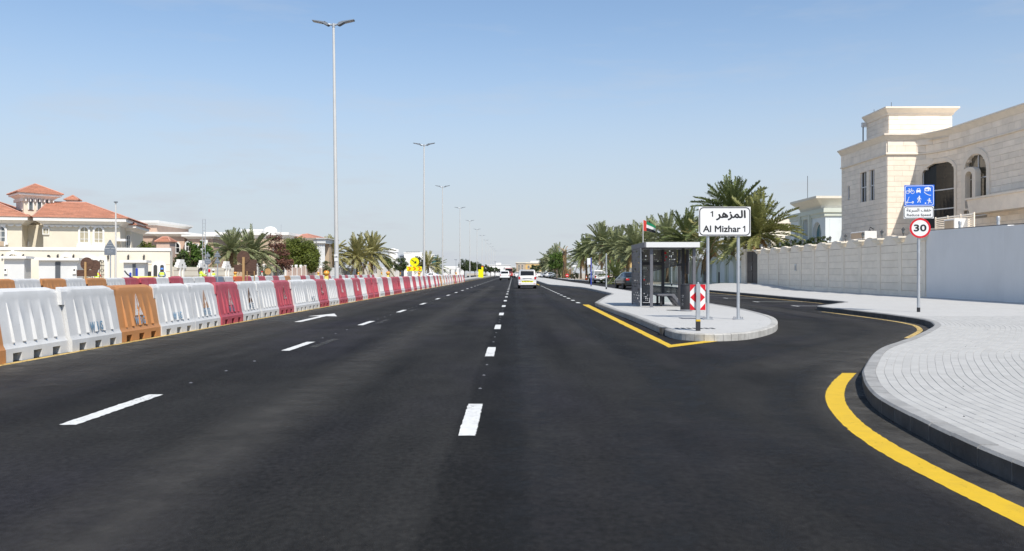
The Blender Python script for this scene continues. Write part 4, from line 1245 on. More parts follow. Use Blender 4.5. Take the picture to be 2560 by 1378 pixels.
# ------------------------------------------------------------ signs on the right
# hazard marker at the island nose
hz = thing('hazard_marker', 'red and white chevron hazard marker on a short grey post at the island nose', 'sign', (3.95, 17.95, ZP))
MB().box(-.042, .042, -.03, .03, .40, 1.0).build('post', MATS['galv'], hz)
MB().box(-.043, .043, -.031, .031, .24, .399).build('post_sleeve', MATS['galv'], hz)
MB().box(-.045, .045, -.033, .033, .20, .239).build('yellow_band', MATS['yellow_line'], hz)
MB().box(-.045, .045, -.033, .033, .0, .199).build('black_base', MATS['black_metal'], hz)
MB().lathe([(.02, 1.0), (.02, 1.02), (.006, 1.04)], 8).build('post_cap', MATS['galv'], hz)
w, h, y = .165, .545, .034
pz = .44
pn = MB().box(-w, w, y, y + .012, pz, pz + h).build('panel', MATS['sign_white'], hz)
q = .15
for sx in (-1, 1):
    for poly in ([(sx * w, pz + h), (sx * w, pz + h - q), (sx * .03, pz + h)], [(sx * w, pz), (sx * w, pz + q), (sx * .03, pz)]):
        if sx < 0: poly = poly[::-1]
        MB().slab(poly, (), y - .003, y - .001).build('red_corner', MATS['sign_red'], pn)
MB().slab([(-w + .008, pz + h / 2), (0, pz + h / 2 - .155), (w - .008, pz + h / 2), (0, pz + h / 2 + .155)], (), y - .003, y - .001).build('red_diamond', MATS['sign_red'], pn)

# district name board
nb = thing('district_sign', 'white bilingual district name board on two galvanised posts', 'sign', (5.61, 22.3, ZP))
for x in (-.43, .38):
    p_ = MB().lathe([(.042, .0), (.042, 2.9)], 14, (x, .06, 0)).build('post', MATS['galv'], nb, smooth=40)
    MB().box(x - .13, x + .13, -.07, .19, .0, .014).build('base_plate', MATS['galv'], p_)
    for a, b in ((-.09, -.03), (.09, -.03), (-.09, .15), (.09, .15)): MB().lathe([(.016, .015), (.016, .07)], 6, (x + a, b, 0)).build('bolt', MATS['steel'], p_)
    MB().box(x - .06, x + .06, .004, .016, 2.45, 2.52).box(x - .06, x + .06, .004, .016, 2.72, 2.79).build('bracket', MATS['galv'], p_)
bw0, bw1, bz0, bz1 = -.685, .69, 2.215, 2.99
bd = MB().box(bw0, bw1, -.012, .0, bz0, bz1).build('board', MATS['sign_white'], nb)
MB().slab(rrect(bw0 + .012, bw1 - .012, bz0 + .012, bz1 - .012, .11), [rrect(bw0 + .037, bw1 - .037, bz0 + .037, bz1 - .037, .09)], -.0145, -.0125).build('border', MATS['sign_black'], bd)
AR1 = ''.join(chr(c) for c in (0xFEAE, 0xFEEB, 0xFEB0, 0xFEE4, 0xFEDF, 0xFE8D))
mk('lettering', text_mesh('Al Mizhar', .99, .165, bold=.006), MATS['sign_black'], bd, (-.075, -.0135, 2.405))
def one(cx, cz, h): MB().slab([(cx - .005, cz - h / 2), (cx + .024, cz - h / 2), (cx + .024, cz + h / 2), (cx + .002, cz + h / 2), (cx - .042, cz + h * .30), (cx - .042, cz + h * .12), (cx - .005, cz + h * .25)], (), -.0143, -.0128).build('lettering', MATS['sign_black'], bd)
one(.525, 2.405, .16)
mk('lettering', text_mesh(AR1, .77, .25, bold=.011), MATS['sign_black'], bd, (.165, -.0135, 2.765))
one(-.33, 2.80, .15)

# speed limit assembly
sp = thing('speed_sign', 'blue shared street panel above a reduce speed plate and a red-ringed 30 disc', 'sign', (12.86, 26.65, ZP), R(-9))
MB().lathe([(.048, .14), (.045, 4.0)], 14).build('post', MATS['galv'], sp, smooth=40)
MB().lathe([(.052, .0), (.052, .139)], 14).build('black_base', MATS['black_metal'], sp, smooth=40)
yf = -.06
b1 = MB().box(-.44, .45, yf, yf + .012, 3.35, 4.02).build('blue_panel', MATS['sign_blue'], sp)
wp = MB().slab(rrect(-.42, .43, 3.37, 4.0, .06), [rrect(-.405, .415, 3.385, 3.985, .05)], yf - .003, yf - .001)
wp.build('border', MATS['sign_white'], b1)
def picto(fn, cx, cz, s, name):
    mb = MB()
    S = lambda pts, w: stroke(mb, [(cx + a * s, cz + b * s) for a, b in pts], w * s, yf - .004, yf - .001)
    C = lambda x, z, r, r2=None: mb.slab(circ(r * s, 18, cx + x * s, cz + z * s), [circ(r2 * s, 18, cx + x * s, cz + z * s)] if r2 else (), yf - .004, yf - .001)
    G = lambda pts, holes=(): mb.slab([(cx + a * s, cz + b * s) for a, b in pts], [[(cx + a * s, cz + b * s) for a, b in h_] for h_ in holes], yf - .004, yf - .001)
    fn(S, C, G)
    mb.build(name, MATS['sign_white'], b1)
def bike(S, C, G):
    C(-.55, 0, .45, .35); C(.55, 0, .45, .35)
    S([(-.55, 0), (-.2, .65), (.35, .6), (0, .05), (-.55, 0)], .1); S([(0, .05), (-.25, .75)], .1); S([(.55, 0), (.28, .85), (.42, .92)], .1); S([(-.4, .8), (-.1, .8)], .12)
def car_(S, C, G):
    G([(-.5, -.3), (.5, -.3), (.55, .1), (.42, .2), (.3, .62), (-.3, .62), (-.42, .2), (-.55, .1)], [[(-.28, .22), (.28, .22), (.2, .5), (-.2, .5)]])
    G([(-.48, -.5), (-.28, -.5), (-.28, -.31), (-.48, -.31)]); G([(.28, -.5), (.48, -.5), (.48, -.31), (.28, -.31)])
def house_(S, C, G):
    G([(-.7, -.3), (.35, -.3), (.35, .1), (.5, .1), (.5, -.3), (.7, -.3), (.7, .3), (.8, .35), (.15, .75), (-.15, .62), (-.5, .62), (-.5, .5), (-.8, .35), (-.7, .3)], [[(-.5, -.12), (.1, -.12), (.1, .16), (-.5, .16)]])
    S([(-.8, -.45), (-.5, -.8), (0, -1.15), (.45, -1.3), (.8, -1.3)], .14)
def scoot(S, C, G):
    C(-.6, 0, .22, .1); C(.75, 0, .25, .12); S([(-.6, 0), (.75, -.05)], .12); S([(-.5, .0), (-.15, 1.2), (-.05, 1.35)], .1); S([(-.15, 1.05), (-.3, .95)], .1); S([(.6, .25), (.95, .25)], .1)
def walker(S, C, G):
    C(.05, 1.15, .17); G([(-.2, .3), (.15, .3), (.22, .9), (-.1, .98)]); S([(-.1, .9), (-.42, .62), (-.38, .3)], .14); S([(.18, .85), (.32, .5), (.52, .42)], .14); S([(-.08, .35), (-.22, -.1), (-.4, -.5)], .18); S([(.06, .35), (.2, -.05), (.28, -.5)], .18)
def child(S, C, G):
    C(.1, .55, .15); G([(-.1, .0), (.2, -.02), (.22, .38), (-.05, .38)]); S([(-.02, .32), (-.4, .2)], .12); S([(.18, .32), (.42, .1)], .12); S([(-.02, .02), (.0, -.3), (-.2, -.5)], .14); S([(.14, .02), (.4, -.2), (.55, -.42)], .14); C(-.72, -.42, .16)
picto(bike, -.27, 3.80, .13, 'bicycle_symbol'); picto(car_, -.02, 3.83, .13, 'car_symbol'); picto(house_, .25, 3.86, .13, 'house_symbol')
picto(scoot, -.29, 3.47, .13, 'scooter_symbol'); picto(walker, .0, 3.52, .12, 'walker_symbol'); picto(child, .29, 3.50, .14, 'child_symbol')
b2 = MB().box(-.46, .435, yf, yf + .012, 2.96, 3.345).build('white_plate', MATS['sign_white'], sp)
MB().slab(rrect(-.45, .425, 2.97, 3.335, .07), [rrect(-.435, .41, 2.985, 3.32, .06)], yf - .003, yf - .001).build('border', MATS['sign_black'], b2)
AR2 = ''.join(chr(c) for c in (0xFE94, 0xFECB, 0xFEAE, 0xFEB4, 0xFEDF, 0xFE8D, 0x20, 0xFED2, 0xFED4, 0xFEA7))
mk('lettering', text_mesh('Reduce Speed', .71, .10, bold=.001), MATS['sign_black'], b2, (-.01, yf - .002, 3.06))
mk('lettering', text_mesh(AR2, .73, .13, bold=.002), MATS['sign_black'], b2, (-.01, yf - .002, 3.215))
dc = MB().slab(circ(.315, 40, .03, 2.655), (), yf, yf + .012).build('speed_disc', MATS['sign_white'], sp)
MB().slab(circ(.315, 40, .03, 2.655), [circ(.255, 40, .03, 2.655)], yf - .003, yf - .001).build('red_ring', MATS['sign_red'], dc)
mk('lettering', text_mesh('30', .36, .205, bold=.010), MATS['sign_black'], dc, (.03, yf - .002, 2.66))
MB().box(-.2, .2, yf + .013, -.045, 3.15, 3.19).box(-.2, .2, yf + .013, -.045, 3.7, 3.74).build('bracket', MATS['galv'], sp)

# posts farther along the island and pavement
def pole(name, label, x, y, h, r, m, base=ZP, dark=.15):
    t = thing(name, label, 'post', (x, y, base))
    MB().lathe([(r, dark), (r, h)], 10).build('shaft', MATS[m], t, smooth=40)
    MB().lathe([(r * 1.1, 0), (r * 1.1, dark - .001)], 10).build('black_base', MATS['black_metal'], t, smooth=40)
    MB().lathe([(r * 1.15, h), (r * .6, h + .03)], 10).build('cap', MATS[m], t)
    return t
pole('sign_post', 'plain grey post without a sign standing on the island by the bus bay', 7.15, 64.5, 2.7, .055, 'galv')
t = pole('bus_stop_pole', 'blue pole holding a small white box sign on the island', 7.27, 78.4, 2.65, .045, 'blue_paint')
MB().chbox(-.38, -.06, -.05, .05, 2.0, 2.62, .02).build('sign_box', MATS['sign_white'], t)
pole('sign_post', 'slim grey post on the far pavement in front of the green wall', 14.9, 79, 2.1, .05, 'galv', dark=.25)
pole('sign_post', 'short black bollard post against the green arched wall', 19.6, 80, 1.3, .06, 'black_metal')
t = pole('street_name_post', 'thin post with a narrow white name plate near the dead palm', 11.9, 172, 2.85, .05, 'galv')
MB().box(-.06, 1.0, -.03, .03, 2.55, 2.9).build('name_plate', MATS['sign_white'], t)
t = pole('small_round_sign', 'low round red and white sign on a short post by the dead palm', 11.3, 176, .55, .05, 'galv')
d_ = MB().slab(circ(.36, 20, 0, .75), (), -.08, -.07).build('disc', MATS['sign_red'], t)
MB().slab([(-.2, .69), (.2, .69), (.2, .81), (-.2, .81)], (), -.09, -.081).build('white_bar', MATS['sign_white'], d_)
cn = thing('traffic_cone', 'orange traffic cone with a white band on the sand by the parked pickup', 'cone', (12.9, 148, .17))
MB().lathe([(.26, 0), (.26, .04)], 8).build('base', MATS['sign_orange'], cn)
MB().lathe([(.19, .041), (.12, .38)], 12).lathe([(.08, .56), (.04, .78)], 12).build('cone', MATS['sign_orange'], cn)
MB().lathe([(.118, .381), (.082, .559)], 12).build('white_band', MATS['sign_white'], cn)
# flag
fl = thing('flag', 'red, green, white and black flag flying from a tall white pole among the palms', 'flag', (17.0, 110, ZP))
fh = wz(549, 110) - ZP
MB().lathe([(.06, 0), (.04, fh)], 10).build('flag_pole', MATS['sign_white'], fl, smooth=40)
def flagpart(u0, u1, v0, v1, m):
    vs, fs = [], []
    n = 10
    for i in range(n + 1):
        u = u0 + (u1 - u0) * i / n
        for v in (v0, v1):
            x = u * 1.62; drop = .75 * u ** 1.15 * 1.1
            hgt = 1.42 * (1 - .34 * u)
            vs.append((.05 + x, .18 * math.sin(u * 7 + v) * u, fh - .05 - drop - v * hgt))
    for i in range(n): fs.append((2 * i, 2 * i + 1, 2 * i + 3, 2 * i + 2))
    MB().add(vs, fs).build('flag_stripe', MATS[m], fl)
mat('flag_red', (.55, .04, .03), rough=.8, var=.08); mat('flag_green', (.0, .20, .09), rough=.8, var=.08); mat('flag_black', (.02, .02, .025), rough=.8, var=.08); mat('flag_white', (.75, .75, .75), rough=.8, var=.05)
flagpart(0, .25, 0, 1, 'flag_red'); flagpart(.25, 1, 0, .33, 'flag_green'); flagpart(.25, 1, .33, .66, 'flag_white'); flagpart(.25, 1, .66, 1, 'flag_black')

# drain inlet, grating and inspection covers on the island
gr_ = MB()
gx, gy = gp(1648, 822, ZP)
MB().box(3.30, 3.44, 18.62, 18.95, .0, .163).build('drain_inlet', MATS['iron'], island)
for k in range(7): MB().box(3.62 + .13 * k, 3.69 + .13 * k, 18.55, 18.85, ZP - .002, ZP + .004).build('drain_grating', MATS['iron'], island)
MB().box(4.55, 5.25, 22.6, 23.1, ZP - .004, ZP + .006).build('inspection_cover', MATS['shelter_grey'], island)
MB().box(5.1, 5.45, 27.7, 28.0, ZP - .004, ZP + .005).build('inspection_cover', MATS['iron'], island)
dbx = random.Random(4)
db = MB()
for k in range(120):
    if k < 90: x, y = 3.6 + dbx.random() * 4, 5.5 + dbx.random() * 14
    else: x, y = 3.6 + dbx.random() * 3.4, 19 + dbx.random() * 12
    z = ZP
    if k < 90:
        i = min(range(0, len(K1), 5), key=lambda q: abs(K1[q].y - y)); x = K1[i].x + .2 + dbx.random() * 4
    s = dbx.uniform(.002, .0065)
    db.frus(x - s, x + s, y - s, y + s, z, z + s, -s * .4)
o = db.build('grit', MATS['asphalt_dust'], pav); o['kind'] = 'stuff'
# ------------------------------------------------------------ water-filled plastic barriers
BL = 1.87
def barrier_mesh():
    L = BL
    ribs = [L * (.17 + .165 * i) for i in range(5)]
    slots = [(L * .13, L * .26), (L * .435, L * .565), (L * .74, L * .87)]
    us = {0, .05, L - .05, L}
    for c in ribs: us |= {c - .05, c - .012, c + .03}
    for a, b in slots: us |= {a, b, a + .05, b - .05}
    us = sorted(us)
    zs = [0, .13, .20, .265, .29, .60, .88, .94, 1.0, 1.05, 1.085, 1.10]
    hw = {0: .265, .13: .265, .20: .262, .265: .225, .29: .222, .60: .170, .88: .124, .94: .117, 1.0: .113, 1.05: .100, 1.085: .065, 1.10: .0}
    def half(u, z):
        w = hw[z]
        if .28 < z < .9:
            for c in ribs:
                if abs(u - (c - .012)) < 1e-6: w += .042 * (1.0 if z < .3 else .72 if z < .7 else .12)
        end = min(u, L - u)
        if z > .9 and end < .01: w *= .93
        return w
    vs, fs, idx = [], [], {}
    def V(i, j, s):
        k = (i, j, s if zs[j] < 1.099 else 0)
        if k not in idx:
            z = zs[j]
            u = us[i]
            if 1.0 <= z: z -= .035 if min(u, L - u) < .06 and z > 1.04 else 0
            idx[k] = len(vs)
            vs.append((s * half(u, zs[j]) if zs[j] < 1.099 else 0, u, z))
        return idx[k]
    inslot = lambda i: any(a - 1e-6 <= us[i] and us[i + 1] <= b + 1e-6 for a, b in slots)
    for s in (1, -1):
        for i in range(len(us) - 1):
            for j in range(len(zs) - 1):
                if j == 0 and inslot(i): continue
                q = [V(i, j, s), V(i + 1, j, s), V(i + 1, j + 1, s), V(i, j + 1, s)]
                q = list(dict.fromkeys(q))
                fs.append(tuple(q if s > 0 else q[::-1]))
    for i in range(len(us) - 1):
        if inslot(i): fs.append((V(i, 1, 1), V(i, 1, -1), V(i + 1, 1, -1), V(i + 1, 1, 1)))
        else: fs.append((V(i, 0, 1), V(i, 0, -1), V(i + 1, 0, -1), V(i + 1, 0, 1)))
    for a, b in slots:
        for u in (a, b):
            i = min(range(len(us)), key=lambda k: abs(us[k] - u))
            fs.append((V(i, 0, 1), V(i, 1, 1), V(i, 1, -1), V(i, 0, -1)))
    n = len(zs) - 1
    for i in (0, len(us) - 1):
        ring = [V(i, j, 1) for j in range(n)] + [V(i, n, 1)] + [V(i, j, -1) for j in range(n - 1, -1, -1)]
        fs.append(tuple(ring if i else ring[::-1]))
    me = bpy.data.meshes.new('barrier_body')
    me.from_pydata(vs, [], fs)
    bm = bmesh.new(); bm.from_mesh(me); bmesh.ops.recalc_face_normals(bm, faces=bm.faces); bm.to_mesh(me); bm.free()
    me.polygons.foreach_set('use_smooth', [True] * len(me.polygons)); me.set_sharp_from_angle(angle=R(24))
    return me
# slope of the barrier face, to lay stencils on it
def face_x(z): return .225 + (.124 - .225) * (z - .265) / (.88 - .265)
B_ME = barrier_mesh()
LUG_ME = MB().add([(.128, -.09, .80), (.128, .10, .80), (.116, .10, 1.02), (.116, -.09, 1.02), (.09, .10, 1.075), (.09, -.09, 1.075), (.02, .10, 1.098), (.02, -.09, 1.098), (.02, -.09, .8), (.02, .1, .8)],
                  [(0, 1, 2, 3), (3, 2, 4, 5), (5, 4, 6, 7), (0, 3, 5, 7, 8), (1, 9, 6, 4, 2)]).mesh('interlock_lug')
def on_face(me):
    """lay a flat xz mesh (facing -y, x to the right as seen from the road) on the sloping barrier face"""
    for v in me.vertices:
        x, z = v.co.x, v.co.z
        v.co = Vector((face_x(z) + .043 * (1 - min(1, max(0, (z - .3) / .58)) * .8) * .55 + .006, BL / 2 + x, z))
    me.update()
    return me
tri = MB()
tri.slab([(-.19, .49), (-.07, .49), (.02, .60), (-.06, .62), (.0, .74), (-.04, .90)], (), 0, .001)
tri.slab([(-.04, .49), (.19, .49), (.09, .66), (.03, .56)], (), 0, .001)
tri.slab([(.01, .64), (.08, .70), (.0, .93), (-.02, .90), (.03, .76), (-.01, .70)], (), 0, .001)
TRI_ME = on_face(tri.mesh('emblem'))
def stencil(body, w, h, z):
    me = text_mesh(body, w, h, bold=.006)
    for v in me.vertices: v.co.z += z
    return on_face(me)
WBG_ME = stencil('W B G', .46, .15, .39)
WBG_TI = {}
def child_mesh(name, me, m, parent):
    key = (me.name, m)
    if key not in WBG_TI:
        c = me.copy(); c.materials.clear(); c.materials.append(MATS[m]); WBG_TI[key] = c
    return mk(name, WBG_TI[key], None, parent)
LAB = {'white': {'': 'plain white barrier', 'w': 'white barrier with blue letters', 'tw': 'white barrier with rusty triangle and blue letters'},
       'red': {'': 'plain red barrier', 't': 'red barrier with white triangle', 'tw': 'red barrier with white triangle and faded letters'},
       'orange': {'': 'plain orange barrier', 'tw': 'orange barrier with white triangle and blue letters'},
       'blue': {'': 'grey-blue barrier'}, 'vermilion': {'': 'faded vermilion barrier'}}
def between(seq, k):
    n = [CN[seq[j][0]] for j in (k - 1, k + 1) if 0 <= j < len(seq)]
    return 'between ' + ' and '.join(n) if len(n) == 2 else 'beside ' + n[0]
def barrier(x, y, colour, mark, where, group, flip=1, detail=True):
    t = thing('water_barrier', LAB[colour][mark] + ' ' + where, 'barrier', (x + random.uniform(-.045, .045), y + .012, 0), R(random.uniform(-1.4, 1.4)), group)
    t.scale.z = 1.035
    child_mesh('body', B_ME, 'barrier_' + colour, t)
    child_mesh('interlock_lug', LUG_ME, 'barrier_' + colour, t)
    if 't' in mark: child_mesh('emblem', TRI_ME, 'stencil_rust' if colour == 'white' else 'stencil_white', t)
    if 'w' in mark: child_mesh('lettering', WBG_ME, 'stencil_blue', t)
    return t
PIT = 1.885
# barrier k starts where the photo shows its near lower corner; 178 px is the joint after the first white one
y178 = 7.72 * F / (CX - 178)
seq = 'O W Ww Otw Ww Wtw Rtw Wtw W Rt W Ww Rt W Rt W Rt W R R W R W R Rt W R R W R W R W R W R W W R W R W O W O W R W R W R W O W R W O W R W W R W W R'.split()
CN = {'W': 'white', 'R': 'red', 'O': 'orange'}
for k, s in enumerate(seq):
    m = s[1:]
    if m == 't' and s[0] == 'O': m = 'tw'
    barrier(-7.99, y178 + (k - 2) * PIT, CN[s[0]], m, between(seq, k) + ' along yellow line', 'barriers along the yellow edge line')
FRONT_END = y178 + (len(seq) - 2) * PIT
seq2 = 'O W O W O W R R W R W W R B W V R W R W R W O W W R W R W R W R W W R W R W W R W R W W R W R'.split()
CN.update({'B': 'blue', 'V': 'vermilion'})
for k, s in enumerate(seq2):
    barrier(-21.2, 33.6 + k * 2.0, CN[s], '', between(seq2, k) + ' across the closed carriageway', 'barriers across the closed carriageway')
# a few more barriers strung across the works between the rows
for k, (px, Y, s) in enumerate(((430, 66, 'R'), (500, 70, 'O'), (700, 96, 'W'), (1120, 120, 'R'))):
    barrier(wx(px, Y), Y, CN[s], '', 'standing alone behind the second row of barriers', 'odd barriers standing in the works')

# amber warning lamps clipped on the barriers
def warn_lamp(x, y, z, s, label):
    t = thing('warning_lamp', label, 'warning lamp', (x, y, z), 0, 'amber lamps on the barriers')
    t.scale = (s, s, s)
    MB().chbox(-.085, .085, -.06, .06, 0, .17, .02).build('battery_box', MATS['lamp_yellow'], t)
    MB().lathe([(.06, .171), (.10, .20), (.125, .26), (.125, .30), (.10, .36), (.06, .385)], 16).build('lens', MATS['amber'], t, smooth=60)
    MB().lathe([(.128, .265), (.134, .27), (.134, .29), (.128, .295)], 16).build('lens_ring', MATS['lamp_yellow'], t)
for px in (816, 970, 1048, 1140):
    Y = 7.99 * F / (CX - px)
    warn_lamp(-7.99, Y, 1.10, 1.0, 'amber warning lamp on a yellow box atop the barriers along the yellow line')
for px in (588, 796, 896, 954, 1001):
    Y = 21.2 * F / (CX - px)
    warn_lamp(-21.2, Y, 1.10, 1.05, 'amber warning lamp on a yellow box atop the barriers across the closed carriageway')

# ------------------------------------------------------------ street lights
def street_light(x, y, h, n, label):
    t = thing('street_light', label, 'street light', (x, y, 0), 0, 'twin-headed street lights along the median')
    MB().lathe([(.13, 0), (.115, .4), (.11, 2.5), (.058, h - .1)], 14).build('pole', MATS['pole_paint'], t, smooth=40)
    MB().lathe([(.16, .0), (.16, .03)], 14).build('base_plate', MATS['galv'], t)
    hub = MB().lathe([(.075, h - .12), (.075, h + .06), (.05, h + .08)], 12).build('hub', MATS['galv'], t, smooth=40)
    for s in (-1, 1):
        a = MB().tube([(0, 0, h), (s * .16, 0, h + .01), (s * .26, 0, h + .03)], [.05, .045, .05], 8).build('arm', MATS['galv'], t)
        prof = [(s * .2, h - .02), (s * .3, h - .05), (s * .55, h + .09), (s * 1.06, h + .20), (s * 1.07, h + .235), (s * .55, h + .16), (s * .3, h + .10)]
        if s < 0: prof = prof[::-1]
        hd = MB().slab(prof, (), -.16, .16).build('luminaire', MATS['sign_grey'], t)
        led = [(s * .58, h + .086), (s * 1.03, h + .184), (s * 1.03, h + .179), (s * .58, h + .080)]
        if s > 0: led = led[::-1]
        MB().slab(led, (), -.12, .12).build('led_panel', MATS['shelter_light'], hd)
        MB().box(s * .45 - .03, s * .45 + .03, -.03, .03, h + .14, h + .19).build('sensor', MATS['black_metal'], hd)
    return t
HP = 14.0
for k in range(12):
    y = 42.7 + 40.2 * k
    x = (-8.95, -8.8, -10.35, -10.35, -10.5)[min(k, 4)]
    lab = 'tall white twin-headed street light with a numbered sticker, rising behind the barriers' if k == 0 else 'tall twin-headed street light standing behind the far barriers' if k < 3 else 'distant twin-headed street light on the median past the barriers'
    z = .30 if y > 141 else 0
    t = street_light(x, y, HP - z, k, lab)
    t.location.z = z
    if k == 0:
        t.rotation_euler = (0, R(-.75), 0)
        st_ = MB().slab(rrect(-.09, .09, 1.98, 2.33, .01), (), -.128, -.126).build('sticker', MATS['sign_white'], t)
        mk('lettering', text_mesh('105', .14, .085, bold=.004), MATS['sign_black'], st_, (0, -.1275, 2.2))
# lower lamp posts far away
for px, Y, top in ((1239, 330, 655), (1322, 300, 668), (1377, 260, 640), (1140, 260, 650)):
    t = thing('lamp_post', 'slim distant lamp post far down the road', 'street light', (wx(px, Y), Y, 0), 0, 'slim lamp posts far away')
    h = wz(top, Y)
    MB().lathe([(.1, 0), (.07, h)], 8).build('pole', MATS['galv'], t)
    MB().box(-.5, .3, -.12, .12, h - .02, h + .14).build('head', MATS['sign_grey'], t)

# ------------------------------------------------------------ work-zone signs
def sign_back(px, Y, parts, label, ytop_post, m='sign_grey', rz=0.0, group=None):
    x = wx(px, Y)
    t = thing('traffic_sign', label, 'sign', (x, Y, 0), R(rz), group)
    MB().lathe([(.038, 0), (.038, wz(ytop_post, Y))], 10).build('post', MATS['galv'], t, smooth=40)
    for kind, y0, y1, w in parts:
        z0, z1 = wz(y1, Y), wz(y0, Y)
        if kind == 'tri': MB().slab([(-w / 2, z0), (w / 2, z0), (.03, z1), (-.03, z1)], (), -.055, -.043).build('triangle_plate', MATS[m], t)
        if kind == 'rect': MB().slab(rrect(-w / 2, w / 2, z0, z1, .03), (), -.055, -.043).build('plate', MATS[m], t)
        if kind == 'disc': MB().slab(circ((z1 - z0) / 2, 24, 0, (z0 + z1) / 2), (), -.055, -.043).build('disc_plate', MATS[m], t)
        for zz in (z0 + (z1 - z0) * .3, z0 + (z1 - z0) * .6): MB().box(-.15, .15, -.075, -.056, zz - .015, zz + .015).build('stiffener', MATS['galv'], t)
    return t
sign_back(276, 46, [('tri', 600, 621.5, .62), ('rect', 622, 638, .62)], 'grey back of a triangular sign with a plate below in front of the cream wall', 600)
sign_back(519, 60, [('tri', 632, 643, .36), ('disc', 646, 662, .3)], 'grey back of a triangular sign above a round sign beside the ladder mast', 630, rz=35)
sign_back(544, 60, [('tri', 629, 643, .5), ('tri', 645, 659, .46)], 'grey back of two triangular signs one above the other', 628)
def ply_sign(name, Y, label, discs, rects, posts):
    x0 = wx(posts[0][0], Y)
    t = thing(name, label, 'sign', (x0, Y, 0))
    for px, top, w in posts: MB().box(wx(px, Y) - x0 - w / 2, wx(px, Y) - x0 + w / 2, -.06, .04, 0, wz(top, Y)).build('timber_post', MATS['timber'], t)
    for i, (px, py, r) in enumerate(discs): MB().slab(circ(r * Y / F, 28, wx(px, Y) - x0, wz(py, Y)), (), .045 + .03 * i, .065 + .03 * i).build('plywood_disc', MATS['plywood'], t)
    for i, (a, b, c, d) in enumerate(rects): MB().box(wx(a, Y) - x0, wx(b, Y) - x0, .07 + .02 * i, .088 + .02 * i, wz(d, Y), wz(c, Y)).build('plywood_panel', MATS['plywood'], t)
ply_sign('plywood_sign', 54, 'brown plywood disc and panel on one timber post by the arched gates', [(216, 659.5, 16), (236, 664, 14)], [(190, 242, 675, 691)], [(214, 655, .10)])
ply_sign('plywood_sign', 60, 'brown plywood disc and stepped panels on a thick leaning timber post', [(608, 643.5, 16.5)], [(584, 641, 662, 680), (605, 641, 649, 688)], [(609, 643, .16), (618, 678, .05), (636, 678, .05)])
# small orange and tan round sign backs
for px, Y, py, r, m, lab in ((670, 100, 679, 8, 'timber', 'small tan round sign back near the tripod'), (706, 108, 676, 6, 'sign_grey', 'small narrow grey round sign back by the fence')):
    t = thing('round_sign', lab, 'sign', (wx(px, Y), Y, 0), R(0 if m == 'timber' else 55))
    MB().lathe([(.03, 0), (.03, wz(py, Y))], 8).build('post', MATS['galv'], t)
    MB().slab(circ(r * Y / F, 20, 0, wz(py, Y)), (), -.06, -.045).build('disc', MATS[m], t)
# yellow keep-right board
Y = 8.7 * F / (CX - 1035)
t = thing('keep_right_sign', 'yellow disc with a black arrow above a yellow board of orange chevrons', 'sign', (wx(1036, Y), Y, 0))
yw = lambda px: wx(px, Y) - wx(1036, Y)
for px in (1022, 1050): MB().box(yw(px) - .03, yw(px) + .03, .02, .08, 0, wz(676, Y)).build('post', MATS['galv'], t)
MB().box(yw(1036) - .03, yw(1036) + .03, .02, .08, wz(682, Y), wz(645, Y)).build('post', MATS['galv'], t)
d_ = MB().slab(circ(11.6 * Y / F, 32, 0, wz(655, Y)), (), -.012, .0).build('yellow_disc', MATS['sign_yellow'], t)
def pz(px, py): return (yw(px), wz(py, Y))
stroke_ = MB()
stroke(stroke_, [pz(1028.5, 649.5), pz(1038, 656.5)], 1.9 * Y / F, -.016, -.013)
stroke_.slab([pz(1041, 659), pz(1033.5, 658.5), pz(1036.5, 656.8), pz(1039, 653), pz(1040.5, 651.5)], (), -.018, -.0165)
stroke_.build('arrow', MATS['sign_black'], d_)
b_ = MB().box(yw(1016.5), yw(1054.5), -.012, .0, wz(678, Y), wz(666.3, Y)).build('chevron_board', MATS['sign_yellow'], t)
for k in range(3):
    a = 1019 + 12.6 * k
    MB().slab([pz(a, 676.8), pz(a + 4, 676.8), pz(a + 9, 672), pz(a + 4, 667.3), pz(a, 667.3), pz(a + 5, 672)], (), -.016, -.013).build('chevron', MATS['sign_orange'], b_)
# far yellow board
Y = 215
t = thing('yellow_site_board', 'bright yellow upright site board far down the road beside round trees', 'sign', (wx(1203, Y), Y, .02))
MB().box(wx(1196, Y) - wx(1203, Y), .55, -.03, .03, .2, wz(674, Y)).build('lower_board', MATS['sign_yellow'], t)
MB().box(.05, .56, -.07, -.032, wz(675, Y), wz(668, Y)).build('upper_board', MATS['sign_yellow'], t)
MB().box(.05, .56, -.06, -.02, wz(667.9, Y), wz(665.5, Y)).build('red_lamp', MATS['sign_orange'], t)
# ladder mast
Y = 78
t = thing('ladder_mast', 'tall thin galvanised ladder mast beside the white stepped fence', 'mast', (wx(510, Y), Y, 0))
h = wz(548, Y)
for s in (-.12, .12): MB().tube([(s, 0, 0), (s * 1.05, 0, h)], [.035, .028], 6).build('rail', MATS['galv'], t)
for k in range(19): MB().tube([(-.12, 0, .3 + k * .335), (.12, 0, .3 + k * .335)], .018, 5).build('rung', MATS['galv'], t)
